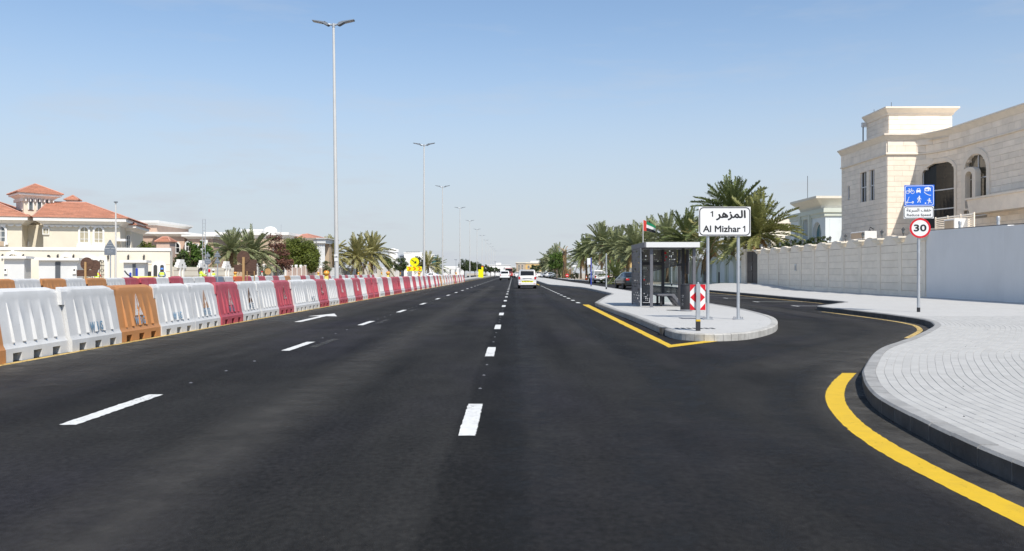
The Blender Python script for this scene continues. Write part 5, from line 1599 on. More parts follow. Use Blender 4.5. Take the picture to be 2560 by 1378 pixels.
# tripod used by the surveyors
Y = 92
t = thing('survey_tripod', 'white folding survey tripod by the fence', 'tripod', (wx(655, Y), Y, 0))
for a in (90, 210, 330): MB().tube([(0, 0, 1.5), (.45 * math.cos(R(a)), .45 * math.sin(R(a)), 0)], .025, 6).build('leg', MATS['white_trim'], t)
MB().lathe([(.1, 1.48), (.1, 1.56), (.06, 1.6)], 8).build('head', MATS['sign_red'], t)
t = thing('survey_tripod', 'red and white survey tripod between the two surveyors', 'tripod', (wx(523, 70), 70, 0))
for a in (90, 210, 330): MB().tube([(0, 0, 1.45), (.3 * math.cos(R(a)), .3 * math.sin(R(a)), 0)], .025, 6).build('leg', MATS['white_trim'], t)
MB().lathe([(.08, 1.44), (.1, 1.5), (.1, 1.66), (.05, 1.72)], 8).build('head', MATS['sign_red'], t)
# orange mesh posts and blue rods
for i, (px, top, m) in enumerate(((342, 672, 'blue_paint'), (326, 683, 'blue_paint'))):
    Yb = 64
    t = MB().box(-.07, .07, -.03, .03, 0, wz(top, Yb)).frus(-.07, .07, -.03, .03, wz(top, Yb), wz(top, Yb) + .05, -.05, -.02).build('site_stake', MATS[m], None, (wx(px, Yb), Yb, 0))
    tag(t, 'thick bright blue site stake behind the barriers' if i == 0 else 'thin bright blue site stake behind the barriers', 'stake')
# plate compactor glimpsed over the barriers
t = thing('yellow_machine', 'low yellow construction machine glimpsed over the barriers', 'machine', (wx(362, 62), 62, 0))
MB().chbox(-.75, .75, -.4, .4, .3, 1.15, .1).build('engine_cover', MATS['lamp_yellow'], t)
MB().tube([(-.75, 0, .9), (-1.3, 0, 1.3), (-1.5, 0, 1.55)], .05, 6).build('handle_bar', MATS['black_metal'], t)
MB().box(-.8, .8, -.45, .45, 0, .29).build('roller_frame', MATS['iron'], t)
MB().lathe([(.12, 1.15), (.12, 1.45), (.05, 1.5)], 8, (.35, 0, 0)).build('exhaust', MATS['black_metal'], t)
# ------------------------------------------------------------ houses on the left
def hip(name, x0, x1, y0, y1, z0, z1, rx0, rx1, yc, parent, m='tile', n=14, lip=.05):
    mb = MB()
    def ring(t, dz=0, g=0):
        return [(x0 + (rx0 - x0) * t - g, y0 + (yc - y0) * t - g, z0 + (z1 - z0) * t + dz), (x1 + (rx1 - x1) * t + g, y0 + (yc - y0) * t - g, z0 + (z1 - z0) * t + dz),
                (x1 + (rx1 - x1) * t + g, y1 + (yc - y1) * t + g, z0 + (z1 - z0) * t + dz), (x0 + (rx0 - x0) * t - g, y1 + (yc - y1) * t + g, z0 + (z1 - z0) * t + dz)]
    # each side is laid in tile courses; every course is cut into short runs so that their tones differ
    for k in range(n):
        a, b = ring(k / n, lip, .03), ring((k + 1) / n, .0)
        u = ring(k / n, -.01, .02)
        for i in range(4):
            j = (i + 1) % 4
            A, B, C, D = (Vector(q) for q in (a[i], a[j], b[j], b[i]))
            U, W_ = Vector(u[i]), Vector(u[j])
            m_ = max(1, int((B - A).length / .9))
            for q in range(m_):
                s0, s1 = q / m_, (q + 1) / m_
                mb.add([A.lerp(B, s0), A.lerp(B, s1), D.lerp(C, s1), D.lerp(C, s0), U.lerp(W_, s0), U.lerp(W_, s1)], [(0, 1, 2, 3), (4, 5, 1, 0)])
    o = mb.build(name, MATS[m], parent)
    rg = MB()
    e = ring(0, lip)
    for i, q in enumerate(e):
        p = (rx0 if i in (0, 3) else rx1, yc, z1 + .03)
        rg.tube([q, p], .07, 5)
    if rx1 - rx0 > .1: rg.tube([(rx0, yc, z1 + .03), (rx1, yc, z1 + .03)], .08, 5)
    rg.build('ridge_tiles', MATS['tile_pink'], o)
    return o
def eave(x0, x1, y0, y1, z0, z1, over, parent, m='white_trim'):
    return MB().frus(x0, x1, y0, y1, z0, z0 + (z1 - z0) * .55, over * .75).box(x0 - over, x1 + over, y0 - over, y1 + over, z0 + (z1 - z0) * .551, z1).build('eave_moulding', MATS[m], parent)
def front_window(x, z0, w, h, y, parent, arched=True, surround=.2, glass='glass_grey', rz=0.0, rows=(.3, .7), sill=True):
    """window on a wall facing -y (rz=0) or turned; built at origin, placed by loc"""
    o_in = arch(w, h, w / 2, 10) if arched else [(-w / 2, 0), (w / 2, 0), (w / 2, h), (-w / 2, h)]
    s = surround
    o_out = arch(w + 2 * s, h + s + .1, w / 2 + s, 10, 0, -.1) if arched else [(-w / 2 - s, -s), (w / 2 + s, -s), (w / 2 + s, h + s), (-w / 2 - s, h + s)]
    win = MB().slab(o_in, (), -.03, -.004).build('window', MATS[glass], parent, (x, y, z0), rz)
    MB().slab(o_out, [o_in], -.14, -.004).build('window_surround', MATS['white_trim'], win)
    fr = MB()
    fr.box(-.03, .03, -.06, -.031, .02, h - .02)
    for r in rows: fr.box(-w / 2 + .01, w / 2 - .01, -.055, -.031, h * r - .025, h * r + .025)
    fr.build('mullions', MATS['white_trim'], win)
    if sill: MB().box(-w / 2 - s - .1, w / 2 + s + .1, -.2, -.003, -.28, -.11).build('sill', MATS['white_trim'], win)
    return win
v = thing('cream_villa', 'cream two-storey villa with red tiled hip roofs and a small lookout tower', 'house', (0, 0, 0))
Z = 80
X = lambda px, z=Z: wx(px, z)
# main block
x0, x1 = X(104), X(300)
MB().box(x0, x1, Z, 90, 0, 6.0).build('wall', MATS['cream'], v)
eave(x0, x1, Z, 90, 5.85, 6.55, .75, v)
hip('roof', x0 - .8, x1 + .95, Z - .8, 90.8, 6.55, wz(509, 84), X(140, 84), X(236, 84), 84.5, v)
# scalloped brackets under the eaves
for k in range(13):
    xx = x0 + .3 + (x1 - x0 - .6) * k / 12
    MB().slab([(xx - .28, 5.86), (xx + .28, 5.86)] + [(xx + .28 * math.cos(math.pi * i / 6), 5.86 - .02 - .16 + .16 * (1 - math.sin(math.pi * i / 6))) for i in range(7)], (), Z - .16, Z - .004).build('eave_bracket', MATS['white_trim'], v)
for px in (208, 245): front_window(X(px), wz(607, Z), .78, 1.42, Z, v, rows=(.22, .68), glass='curtain', surround=.19)
MB().box(X(189), X(262), Z - .22, Z - .005, wz(620, Z), wz(614, Z)).build('string_moulding', MATS['white_trim'], v)
for px, g_ in ((111, 'glass_grey'),): front_window(X(px), wz(587, Z), .5, .5, Z, v, arched=False, surround=.07, sill=False, rows=(), glass='curtain')
# link wall and left block
MB().box(X(46), x0 - .002, 82.4, 90, 0, 6.0).build('wall', MATS['cream'], v)
front_window(X(58.5, 82.4), wz(588, 82.4), .55, .6, 82.4, v, arched=False, surround=.07, sill=False, rows=(), glass='curtain')
xl0, xl1 = X(-190), X(46)
MB().box(xl0, xl1 - .002, 80.6, 92, 0, 6.05).build('wall', MATS['cream'], v)
eave(xl0, xl1, 80.6, 92, 5.9, 6.6, .75, v)
hip('roof', xl0 - .8, xl1 + .95, 79.8, 92.8, 6.6, wz(499, 86), X(-120, 86), X(-8, 86), 86, v)
for k in range(6):
    xx = xl1 - .3 - .72 * k
    MB().slab([(xx - .3, 5.9), (xx + .3, 5.9)] + [(xx + .3 * math.cos(math.pi * i / 6), 5.74 + .16 * (1 - math.sin(math.pi * i / 6)) - .02) for i in range(7)], (), 80.44, 80.596).build('eave_bracket', MATS['white_trim'], v)
front_window(X(-6), wz(607, 80.6), .8, 1.4, 80.6, v, surround=.2)
# lookout tower, turned on its corner
tcx, tcy, ts = X(112, 84.5), 84.8, 1.5
tang = R(31)
tw_ = MB().box(-ts, ts, -ts, ts, 5.5, wz(500, 84)).build('tower', MATS['cream'], v, (tcx, tcy, 0), tang)
zt = wz(504, 84)
MB().frus(-ts, ts, -ts, ts, zt, zt + .3, .45).box(-ts - .62, ts + .62, -ts - .62, ts + .62, zt + .302, zt + .52).build('tower_eave', MATS['white_trim'], tw_)
tr_ = hip('tower_roof', -ts - .75, ts + .75, -ts - .75, ts + .75, zt + .52, wz(465, 84), -.02, .02, 0, tw_, n=9)
for face in (0, -90):
    for k in (-1, 0, 1):
        q = Matrix.Rotation(R(face), 4, 'Z') @ Vector((k * .82, -ts, 0))
        h_ = 1.15
        wz0 = wz(531, 84)
        w_ = MB().slab(arch(.36, h_, .18, 8), (), -.03, -.004).build('tower_window', MATS['glass_grey'], tw_, (q.x, q.y, wz0), R(face))
        MB().slab(arch(.56, h_ + .12, .28, 8), [arch(.36, h_, .18, 8)], -.1, -.004).build('tower_window_surround', MATS['white_trim'], tw_, (q.x, q.y, wz0), R(face))
    for k in range(7):
        q = Matrix.Rotation(R(face), 4, 'Z') @ Vector((-1.35 + k * .45, -ts, 0))
        MB().box(-.05, .05, -.3, -.004, zt - .28, zt - .002).build('tower_bracket', MATS['white_trim'], tw_, (q.x, q.y, 0), R(face))
# roof vent cupola
cxp = X(218, 86)
c_ = MB().box(cxp - .55, cxp + .55, 85.5, 86.6, 7.6, wz(505, 86)).build('cupola', MATS['white_trim'], v)
hip('cupola_roof', cxp - .75, cxp + .75, 85.3, 86.8, wz(505, 86), wz(493, 86), cxp - .02, cxp + .02, 86.05, c_, n=4)
# stepped block at the right end
MB().box(x1 - 2, x1 + .55, 83, 90, 0, 6.0).build('wall', MATS['cream'], v)
eave(x1 - 2, x1 + .55, 83, 90, 5.5, 6.1, .6, v)
hip('roof', x1 - 3, x1 + 1.25, 82.3, 90.7, 6.1, 7.3, x1 - 2.9, x1 - 1.4, 86.5, v, n=8)
front_window(x1 + .27, 3.6, .3, 1.5, 83, v, surround=.06, sill=False)
MB().box(x1 - .35, x1 + .7, 79.2, Z - .003, wz(603, 79), wz(597, 79)).build('ledge', MATS['white_trim'], v)
MB().box(x1 + .01, x1 + .9, 82.3, 82.99, 3.1, 3.3).build('ledge', MATS['white_trim'], v)
# window air conditioners
for px, yy in ((5, 80.6), (40, 82.4), (76, 82.4)):
    a_ = MB().chbox(-.3, .3, -.35, -.004, -.2, .25, .03).build('window_air_conditioner', MATS['tan_wall'], v, (X(px, yy), yy, wz(613, yy)))
    MB().box(.305, .42, -.3, -.01, -.2, .25).build('bracket', MATS['white_trim'], a_)
def turn(o, pv, deg, sx=1.0):
    p = Vector((pv[0], pv[1], 0)); M = Matrix.Rotation(R(deg), 4, 'Z')
    S = Matrix.Diagonal((sx, 1, 1, 1))
    o.scale = (sx, 1, 1)
    o.location = p + M @ S @ (Vector(o.location) - p)
    o.rotation_euler.z += R(deg)
turn(v, (x1, Z), 15, .88)
# chimney-like antenna post in front
t = thing('camera_pole', 'slim pale pole with a small camera head in front of the cream villa', 'post', (X(295, 72), 71.6, 0))
MB().lathe([(.09, 0), (.06, wz(508, 72))], 8).build('shaft', MATS['pole_paint'], t)
MB().box(-.12, .12, -.12, .12, wz(508, 72), wz(505, 72)).box(-.05, .05, -.25, -.12, wz(508, 72) + .02, wz(505, 72) - .02).build('camera_head', MATS['sign_grey'], t)

# cream boundary wall with arched gates
W_Y = 73.0
xe = wx(425, W_Y)
gates = [(71.5, 22, 633), (188.5, 18, 639), (240, 30, 643), (268, 13, 646)]
bw = thing('cream_boundary_wall', 'long cream boundary wall with a white coping and arched iron gates', 'wall', (0, W_Y, 0))
outer = [(wx(-150, W_Y), 0), (xe, 0), (xe, 3.3), (wx(-150, W_Y), 3.3)]
holes = []
for px, w, yt in gates:
    ww = w * W_Y / F; hh = wz(yt + 4, W_Y)
    holes.append(arch(ww, hh - .04, ww / 2, 8, wx(px, W_Y), .04))
MB().slab(outer, holes, 0, .3).build('wall_panel', MATS['cream_light'], bw)
MB().box(wx(-150, W_Y), xe + .08, -.08, .36, 3.302, 3.56).build('coping', MATS['white_trim'], bw)
MB().box(xe - .31, xe, .301, 1.3, 0, 3.3).build('return_wall', MATS['cream_light'], bw)
for px, w, yt in gates:
    ww = w * W_Y / F; hh = wz(yt + 4, W_Y); xx = wx(px, W_Y)
    g_ = MB().slab(arch(ww + .5, hh + .22, ww / 2 + .25, 8, 0, .0), [arch(ww, hh - .04, ww / 2, 8, 0, .04)], -.12, -.003).build('gate_arch', MATS['white_trim'], bw, (xx, 0, 0))
    MB().box(-.12, .12, -.18, -.122, hh - .02, hh + .3).build('keystone', MATS['white_trim'], g_)
    gt_ = MB()
    n_ = max(3, int(ww / .14))
    for i in range(n_ + 1):
        u = -ww / 2 + .04 + (ww - .08) * i / n_
        hz_ = hh - ww / 2 + math.sqrt(max(0, (ww / 2) ** 2 - u * u)) - .05
        gt_.box(u - .018, u + .018, .1, .13, .05, hz_)
    for zz in (.4, 1.2, 2.0): gt_.box(-ww / 2, ww / 2, .095, .135, zz, zz + .06)
    for k in range(3):
        for i in range(12):
            a = R(30 * i); b2 = R(30 * i + 30); r_ = ww * .28
            gt_.tube([(r_ * math.cos(a), .08, .8 + .8 * k + r_ * math.sin(a)), (r_ * math.cos(b2), .08, .8 + .8 * k + r_ * math.sin(b2))], .022, 4, cap=False)
    gt_.build('iron_gate', MATS['iron'], bw, (xx, 0, 0))
# grooves and small arched windows at the right end of the wall
for z in (.9, 1.5, 2.1): MB().box(wx(332, W_Y), xe, -.012, -.002, z, z + .03).build('groove', MATS['tan_wall'], bw)
wp_ = MB().slab(arch(1.15, 2.2, .4, 10, 0, .2), (), -.07, -.002).build('window_panel', MATS['white_trim'], bw, (wx(399, W_Y), 0, 0))
for s in (-.27, .27): MB().slab(arch(.3, 1.0, .15, 8, s, 1.1), (), -.1, -.072).build('slit_window', MATS['iron'], wp_)
for px in (49, 94, 170, 205, 283, 329, 365):
    MB().box(-.04, .04, -.14, -.002, 0, .42).lathe([(.07, .1), (.09, .3), (.03, .36)], 6, (0, -.16, 0)).build('wall_lamp', MATS['iron'], bw, (wx(px, W_Y), 0, 2.55))
MB().tube([(0, -.02, 0), (0, -.3, .08), (0, -.5, .06)], [.05, .08, .1], 8).build('floodlight', MATS['black_metal'], bw, (wx(152, W_Y), 0, 2.75))
turn(bw, (xe, W_Y), 13)
# electricity kiosks in front of the wall
def kiosk(px0, px1, top, label, door=None, Y=68.5, meter=None):
    Yk = (W_Y - 3.4) / (1 - math.tan(R(13)) * (px0 - CX) / F) if False else Y
    x0, x1 = wx(px0, Y), wx(px1, Y)
    t = thing('utility_kiosk', label, 'kiosk', (x0, Y, 0))
    h = wz(top + 5, Y)
    MB().box(0, x1 - x0, 0, 1.6, 0, h).build('cabinet', MATS['pale_grey'], t)
    MB().box(-.22, x1 - x0 + .22, -.35, 1.8, h + .002, h + .2).build('roof_slab', MATS['white_trim'], t)
    if door:
        d0, d1 = wx(door[0], Y) - x0, wx(door[1], Y) - x0
        d_ = MB().box(d0, d1, -.02, -.002, .05, h - .1).build('grille_door', MATS['iron'], t)
        gb = MB()
        for i in range(6): gb.box(d0 + (d1 - d0) * i / 5 - .012, d0 + (d1 - d0) * i / 5 + .012, -.045, -.021, .06, h - .12)
        gb.build('grille_bars', MATS['sign_grey'], d_)
    if meter:
        m0 = wx(meter, Y) - x0
        m_ = MB().chbox(m0 - .12, m0 + .12, -.14, -.003, 1.3, 1.75, .02).build('meter_box', MATS['white_trim'], t)
        MB().box(m0 - .06, m0 + .06, -.147, -.142, 1.55, 1.7).build('meter_window', MATS['black_metal'], m_)
    turn(t, (xe, W_Y), 13)
kiosk(16, 60, 643, 'grey utility kiosk with a flat roof and a meter box, before the first arched gate', meter=20)
kiosk(92, 177, 647, 'long grey utility kiosk with a dark grille door in its middle', door=(129, 140), meter=172)
kiosk(283, 331, 652, 'grey utility kiosk with a narrow grille door beside the slim gate arch', door=(304, 311))

# cream fence with white stepped piers, running along the road
def xr(px): return -30.2 * F / (px - CX)     # distance along the fence line for a pixel column
cf = thing('stepped_fence', 'cream fence with white stepped piers and niches, by the ladder mast', 'fence', (-30.2, 74.4, 0), R(90))
L_ = xr(585) - 74.4
MB().box(.0, L_, -.1, .1, 0, 1.95).build('fence_panel', MATS['cream_light'], cf)
for z in (.6, 1.1, 1.6): MB().box(0, L_, -.112, -.102, z, z + .03).build('groove', MATS['tan_wall'], cf)
for px in (450, 505, 565):
    u = xr(px) - 74.4
    p_ = MB().slab([(-1.0, 1.85), (-1.0, 2.1), (-.75, 2.12), (-.75, 2.35), (-.5, 2.37), (-.5, 2.62), (.5, 2.62), (.5, 2.37), (.75, 2.35), (.75, 2.12), (1.0, 2.1), (1.0, 1.85), (.5, 1.8), (.5, 0), (-.5, 0), (-.5, 1.8)][::-1], [arch(.5, 1.7, .25, 8, 0, .2)], -.2, .12).build('stepped_pier', MATS['white_trim'], cf, (u, 0, 0))
    MB().tube([(0, -.16, 1.95), (.1, -.22, 2.1), (0, -.22, 2.2), (-.1, -.2, 2.1), (-.04, -.2, 2.0)], .02, 5).build('iron_scroll', MATS['iron'], p_)
# white post and railing fence
rf = thing('railing_fence', 'white posts with thin grey railings below the dark-leaved shrub', 'fence', (-30.2, xr(640), 0), R(90))
L_ = xr(712) - xr(640)
for k in range(5):
    u = L_ * k / 4
    MB().box(u - .2, u + .2, -.2, .2, 0, 2.2).frus(u - .2, u + .2, -.2, .2, 2.2, 2.32, .08).box(u - .14, u + .14, -.14, .14, 2.32, 2.5).build('post', MATS['white_trim'], rf)
    if k < 4:
        MB().box(u + .21, u + L_ / 4 - .21, -.12, .12, 0, .7).build('low_wall', MATS['cream_light'], rf)
        for i in range(14): MB().box(0, .03, -.015, .015, .7, 2.1).build('bar', MATS['galv'], rf, (u + .3 + i * (L_ / 4 - .6) / 13, 0, 0))
# pink fence
pf = thing('pink_fence', 'pinkish plastered fence with small white capped posts beneath the round tree', 'fence', (-30.2, xr(716), 0), R(90))
L_ = xr(812) - xr(716)
n_ = 9
for k in range(n_):
    u0, u1 = L_ * k / n_ + .15, L_ * (k + 1) / n_ - .15
    MB().chbox(u0, u1, -.1, .1, 0, 2.15 if k % 3 else 2.4, .02).build('fence_panel', MATS['pink_fence'], pf)
    MB().box(u1 + .002, u1 + .298, -.14, .14, 0, 2.3).frus(u1 - .03, u1 + .33, -.18, .18, 2.302, 2.55, -.03).build('post', MATS['white_trim'], pf)
# white slatted fence and walls further on
def slat_fence(px0, px1, label, m='white_trim', h=2.2, step=.32):
    a, b = xr(px0), xr(px1)
    t = thing('slat_fence', label, 'fence', (-30.2, a, 0), R(90))
    n = int((b - a) / step)
    sl = MB().box(0, step * .55, -.03, .03, .1, h).mesh('slat')
    sl.materials.append(MATS[m])
    for k in range(n): mk('slat', sl, None, t, (k * step, 0, 0))
    MB().box(0, b - a, .032, .07, h * .3, h * .3 + .1).box(0, b - a, .032, .07, h * .8, h * .8 + .1).build('rail', MATS[m], t)
slat_fence(826, 905, 'pale upright slat fence behind the roadside palms', 'pale_grey', 2.3, .45)
wl_ = thing('white_boundary_wall', 'plain off-white boundary wall beyond the slat fence', 'wall', (-30.4, xr(908), 0), R(90))
L_ = xr(1000) - xr(908)
for k in range(6): MB().chbox(L_ * k / 6 + .05, L_ * (k + 1) / 6 - .05, 0, .25, 0, 2.5 + .25 * (k % 2), .02).build('wall_panel', MATS['white_wall'] if k % 2 else MATS['cream_light'], wl_)
MB().box(0, L_, -.05, .3, -.01, .25).build('plinth', MATS['cream_light'], wl_)

def block_house(name, label, Y, blocks, cat='house', windows=(), group=None):
    """blocks: (px0, px1, ytop, depth, dy, wall, trim, cornice height, overhang)"""
    t = thing(name, label, cat, (0, Y, 0), 0, group)
    for (a, b, top, dep, dy, m, tm, ch, ov) in blocks:
        x0, x1 = wx(a, Y + dy), wx(b, Y + dy)
        zt = wz(top, Y + dy)
        MB().box(x0, x1, dy, dy + dep, 0, zt - ch).build('wall', MATS[m], t)
        MB().frus(x0, x1, dy, dy + dep, zt - ch + .002, zt - ch * .45, ov * .8).box(x0 - ov, x1 + ov, dy - ov, dy + dep + ov, zt - ch * .449, zt).build('cornice', MATS[tm], t)
    for (px, py0, py1, w, dy, arched, gm) in windows:
        front_window(wx(px, Y + dy), wz(py1, Y + dy), w * (Y + dy) / F, wz(py0, Y + dy) - wz(py1, Y + dy), dy, t, arched=arched, surround=.14 if w > 6 else .06, sill=False, rows=(.5,), glass=gm)
    return t
pv = block_house('pink_villa', 'dusty pink flat-roofed villa with white cornices and arched windows', 100, [
    (330, 392, 552, 10, 2, 'pink_wall', 'white_trim', .55, .45), (346, 392, 580.5, 8, 1, 'pink_wall', 'white_trim', .45, .4),
    (392, 461, 581, 10, 0, 'pink_wall', 'white_trim', .5, .6), (468, 532, 587, 8, -1.5, 'pink_wall', 'white_trim', .5, .5)],
    windows=[(440, 607, 632, 19, 0, True, 'glass_dark'), (471, 606, 628, 10, -1.5, True, 'glass_dark'), (489, 612, 628, 12, -1.5, False, 'glass_dark')])
for px in (506, 517): MB().lathe([(.2, 0), (.2, wz(600, 98))], 8, (wx(px, 98), -2.2, 0)).build('column', MATS['white_trim'], pv)
gz = thing('tiled_gate_pillar', 'pinkish stone gate pillar under a little red tiled roof', 'pillar', (0, 0, 0))
Yg = 84
MB().box(wx(391, Yg), wx(424, Yg), Yg, Yg + 1.4, 0, wz(604, Yg)).build('pillar', MATS['pink_fence'], gz)
hip('tiled_roof', wx(390, Yg) - .1, wx(425, Yg) + .1, Yg - .15, Yg + 1.55, wz(605, Yg), wz(592.5, Yg), wx(399, Yg), wx(412, Yg), Yg + .7, gz, n=5)
wv = block_house('white_villa', 'long white villa with a tan lower storey and roof structures', 135, [
    (520, 716, 581, 18, 0, 'tan_wall', 'white_wall', 1.0, .5), (606, 656, 574, 8, 4, 'white_wall', 'white_wall', .4, .2), (690, 720, 582, 8, 2, 'white_wall', 'pale_grey', .5, .4)],
    windows=[(560, 612, 630, 9, 0, False, 'glass_dark'), (640, 612, 632, 9, 0, False, 'glass_dark'), (690, 612, 632, 9, 0, False, 'glass_dark')])
MB().lathe([(1.1, 0), (1.1, .25), (.95, .6), (.6, .85), (.1, .95)], 14, (wx(676, 138), 3, wz(581, 138))).build('roof_dome', MATS['white_wall'], wv)
MB().tube([(wx(703, 138), 3, wz(582, 138)), (wx(703, 138), 3, wz(562, 138))], .04, 5).build('antenna', MATS['galv'], wv)
po = thing('portico_villa', 'white villa with pale red hip roof and columned portico behind the round tree', 'house', (0, 0, 0))
Yp = 140
MB().box(wx(712, Yp), wx(790, Yp), Yp, Yp + 10, 0, wz(600, Yp)).build('wall', MATS['white_wall'], po)
MB().frus(wx(712, Yp), wx(797, Yp), Yp - .5, Yp + 10, wz(600, Yp), wz(595.5, Yp), .5).build('eave', MATS['white_trim'], po)
hip('roof', wx(705, Yp), wx(801, Yp), Yp - 1, Yp + 11, wz(595.5, Yp), wz(585.5, Yp + 4), wx(750, Yp), wx(756, Yp), Yp + 4, po, m='tile_pink', n=7)
MB().slab([(wx(786, Yp), 0), (wx(799, Yp), 0), (wx(799, Yp), wz(600, Yp)), (wx(786, Yp), wz(600, Yp))], [arch(.62, wz(608, Yp), .31, 8, wx(793, Yp), .02)], Yp - .6, Yp - .3).build('porch_arch', MATS['pale_grey'], po)
for px in (798, 803, 808, 813):
    MB().lathe([(.28, 0), (.28, .2), (.2, .3), (.18, wz(612, Yp)), (.3, wz(611, Yp)), (.3, wz(609.5, Yp))], 10, (wx(px, Yp), Yp - 1, 0)).build('column', MATS['pale_grey'], po, smooth=40)
MB().box(wx(797, Yp), wx(819, Yp), Yp - 1.5, Yp + 8, wz(609, Yp), wz(598, Yp)).box(wx(796, Yp), wx(823, Yp), Yp - 1.8, Yp + 8, wz(597.9, Yp), wz(596, Yp)).build('portico_entablature', MATS['pale_grey'], po)
MB().box(wx(801, Yp), wx(816, Yp), Yp + 2, Yp + 6, 0, wz(609.1, Yp)).build('porch_wall', MATS['tan_wall'], po)
# white round tower and neighbours
rt = thing('round_water_tower', 'white round tower with a wider notched rim beyond the palms', 'tower', (wx(982.5, 235), 235, 0))
s_ = 235 / F
MB().lathe([(13 * s_, 0), (13 * s_, wz(632, 235)), (14.6 * s_, wz(631, 235)), (14.6 * s_, wz(625, 235)), (13.5 * s_, wz(624, 235))], 28).build('drum', MATS['white_wall'], rt, smooth=40)
MB().lathe([(6 * s_, wz(624.2, 235)), (6 * s_, wz(621.5, 235))], 20).build('cap', MATS['white_wall'], rt)
nb_ = block_house('white_block_house', 'white cubic house with roof clutter behind the yellow arrow sign', 225, [
    (1010, 1056, 631, 14, 0, 'white_wall', 'white_wall', .4, .1), (1030, 1064, 644, 10, -3, 'white_wall', 'white_trim', .3, .1)],
    windows=[(1042, 640, 643, 8, 0, False, 'glass_dark'), (1038, 650, 658, 4, -3, False, 'glass_dark')])
MB().box(wx(1002, 225) - .6, wx(1002, 225) + .6, 2, 3, 0, wz(640, 225)).frus(wx(1002, 225) - .9, wx(1002, 225) + .9, 1.8, 3.2, wz(640, 225), wz(636, 225), -.7).build('roof_kiosk', MATS['sign_grey'], nb_)
for k in range(6): MB().box(wx(1016 + 6 * k, 225) - .25, wx(1016 + 6 * k, 225) + .25, 1, 1.6, wz(631, 225), wz(629.4, 225)).build('roof_unit', MATS['iron'], nb_)
tb = block_house('teal_glass_building', 'white building with a teal glazed corner behind the second street light', 230, [(1066, 1086, 636, 14, 0, 'white_wall', 'white_wall', .4, .1)],
    windows=[(1070, 640, 643, 3, 0, False, 'glass_dark'), (1076, 640, 643, 3, 0, False, 'glass_dark')])
for a, b in ((643, 647), (652, 662)): MB().box(wx(1080, 230), wx(1088.5, 230), -.25, 6, wz(b, 230), wz(a, 230)).build('teal_glazing', MATS['glass_teal'], tb)
lw = block_house('low_white_house', 'low white house with dark windows far along the opposite side', 270, [(1106, 1162, 666, 12, 0, 'white_wall', 'white_wall', .5, .15), (1100, 1140, 671, 8, -3, 'white_wall', 'white_trim', .3, .1)],
    windows=[(1112, 673, 680, 4, -3, False, 'glass_dark'), (1126, 675, 684, 3, -3, False, 'glass_dark'), (1139, 674, 681, 3, -3, False, 'glass_dark'), (1150, 672, 679, 4, 0, False, 'glass_dark')])
fw = block_house('far_white_building', 'broad white building with a raised centre at the end of the road', 420, [(1219, 1276, 662, 20, 0, 'white_wall', 'white_wall', .6, .2), (1240, 1252, 657.5, 10, 3, 'white_wall', 'white_wall', .5, .2), (1270, 1292, 667, 12, 8, 'white_wall', 'white_wall', .5, .2)],
    windows=[(1246, 672, 681, 9, 0, False, 'glass_dark'), (1227, 669, 673, 3, 0, False, 'glass_grey'), (1234, 669, 673, 3, 0, False, 'glass_grey'), (1261, 669, 673, 3, 0, False, 'glass_grey')])
fo = block_house('ochre_house', 'ochre house with a cream cornice and grey stone porch beyond the palms', 300, [(1312, 1356, 656, 16, 0, 'ochre_wall', 'wall_cap', .7, .3), (1291, 1314, 656, 14, -2, 'tan_wall', 'wall_cap', .6, .3), (1326, 1348, 652.5, 6, 4, 'white_wall', 'white_wall', .3, .1)],
    windows=[(1298, 662, 675, 4, -2, False, 'glass_tan'), (1306, 662, 675, 4, -2, False, 'glass_tan'), (1322, 664, 670, 4, 0, False, 'glass_dark')])
ro = block_house('orange_roof_house', 'distant house with a warm parapet glimpsed above the palm tops', 200, [(1555, 1600, 590, 10, 0, 'ochre_wall', 'wall_cap', .8, .2)])
# beige house and garden wall behind the right-hand palms
gh = thing('garden_wall', 'low pale plaster wall along the sand behind the parked pickup', 'wall', (24.0, 190, .1), R(-90))
for k in range(12): MB().chbox(k * 3.4, k * 3.4 + 3.3, 0, .25, 0, 2.4, .02).build('wall_panel', MATS['cream_light'] if k % 2 else MATS['wall_stone'], gh)
# ------------------------------------------------------------ vegetation
def frond_mesh(L, rise, droop, n=34, wid=.56, seed=0, vee=.5):
    """one date-palm frond: arched rib with two rows of narrow leaflets; base at origin, leaning along +x"""
    rd = random.Random(seed)
    mb = MB()
    def P(t):
        return Vector((L * t * math.cos(rise) * (1 - .12 * t), 0, L * (t * math.sin(rise) - droop * t * t)))
    pts = [P(i / 8) for i in range(9)]
    mb.tube(pts, [.035 * (1 - .85 * i / 8) + .004 for i in range(9)], 4, cap=False)
    for i in range(n):
        t = .14 + .86 * (i + .5) / n
        p = P(t)
        tg = (P(min(1, t + .02)) - P(t - .02)).normalized()
        up = Vector((0, 1, 0)).cross(tg) * -1
        if up.z < 0: up = -up
        ln = wid * (1.0 - .5 * abs(t - .45) / .55) * rd.uniform(.8, 1.15) * (L / 3.8)
        for s in (-1, 1):
            d = (Vector((0, s, 0)) * rd.uniform(.75, .95) + tg * rd.uniform(.65, .95) + up * rd.uniform(vee - .3, vee + .2)).normalized()
            w = tg.cross(d).normalized().cross(d).normalized() * .026 * (L / 3.8) * 1.9
            tip = p + d * ln - Vector((0, 0, ln * ln * .12))
            mid = p + d * ln * .5
            mb.add([p - w * .4, mid - w, tip, mid + w], [(0, 1, 2, 3)])
    return mb.mesh('frond')
FR = {}
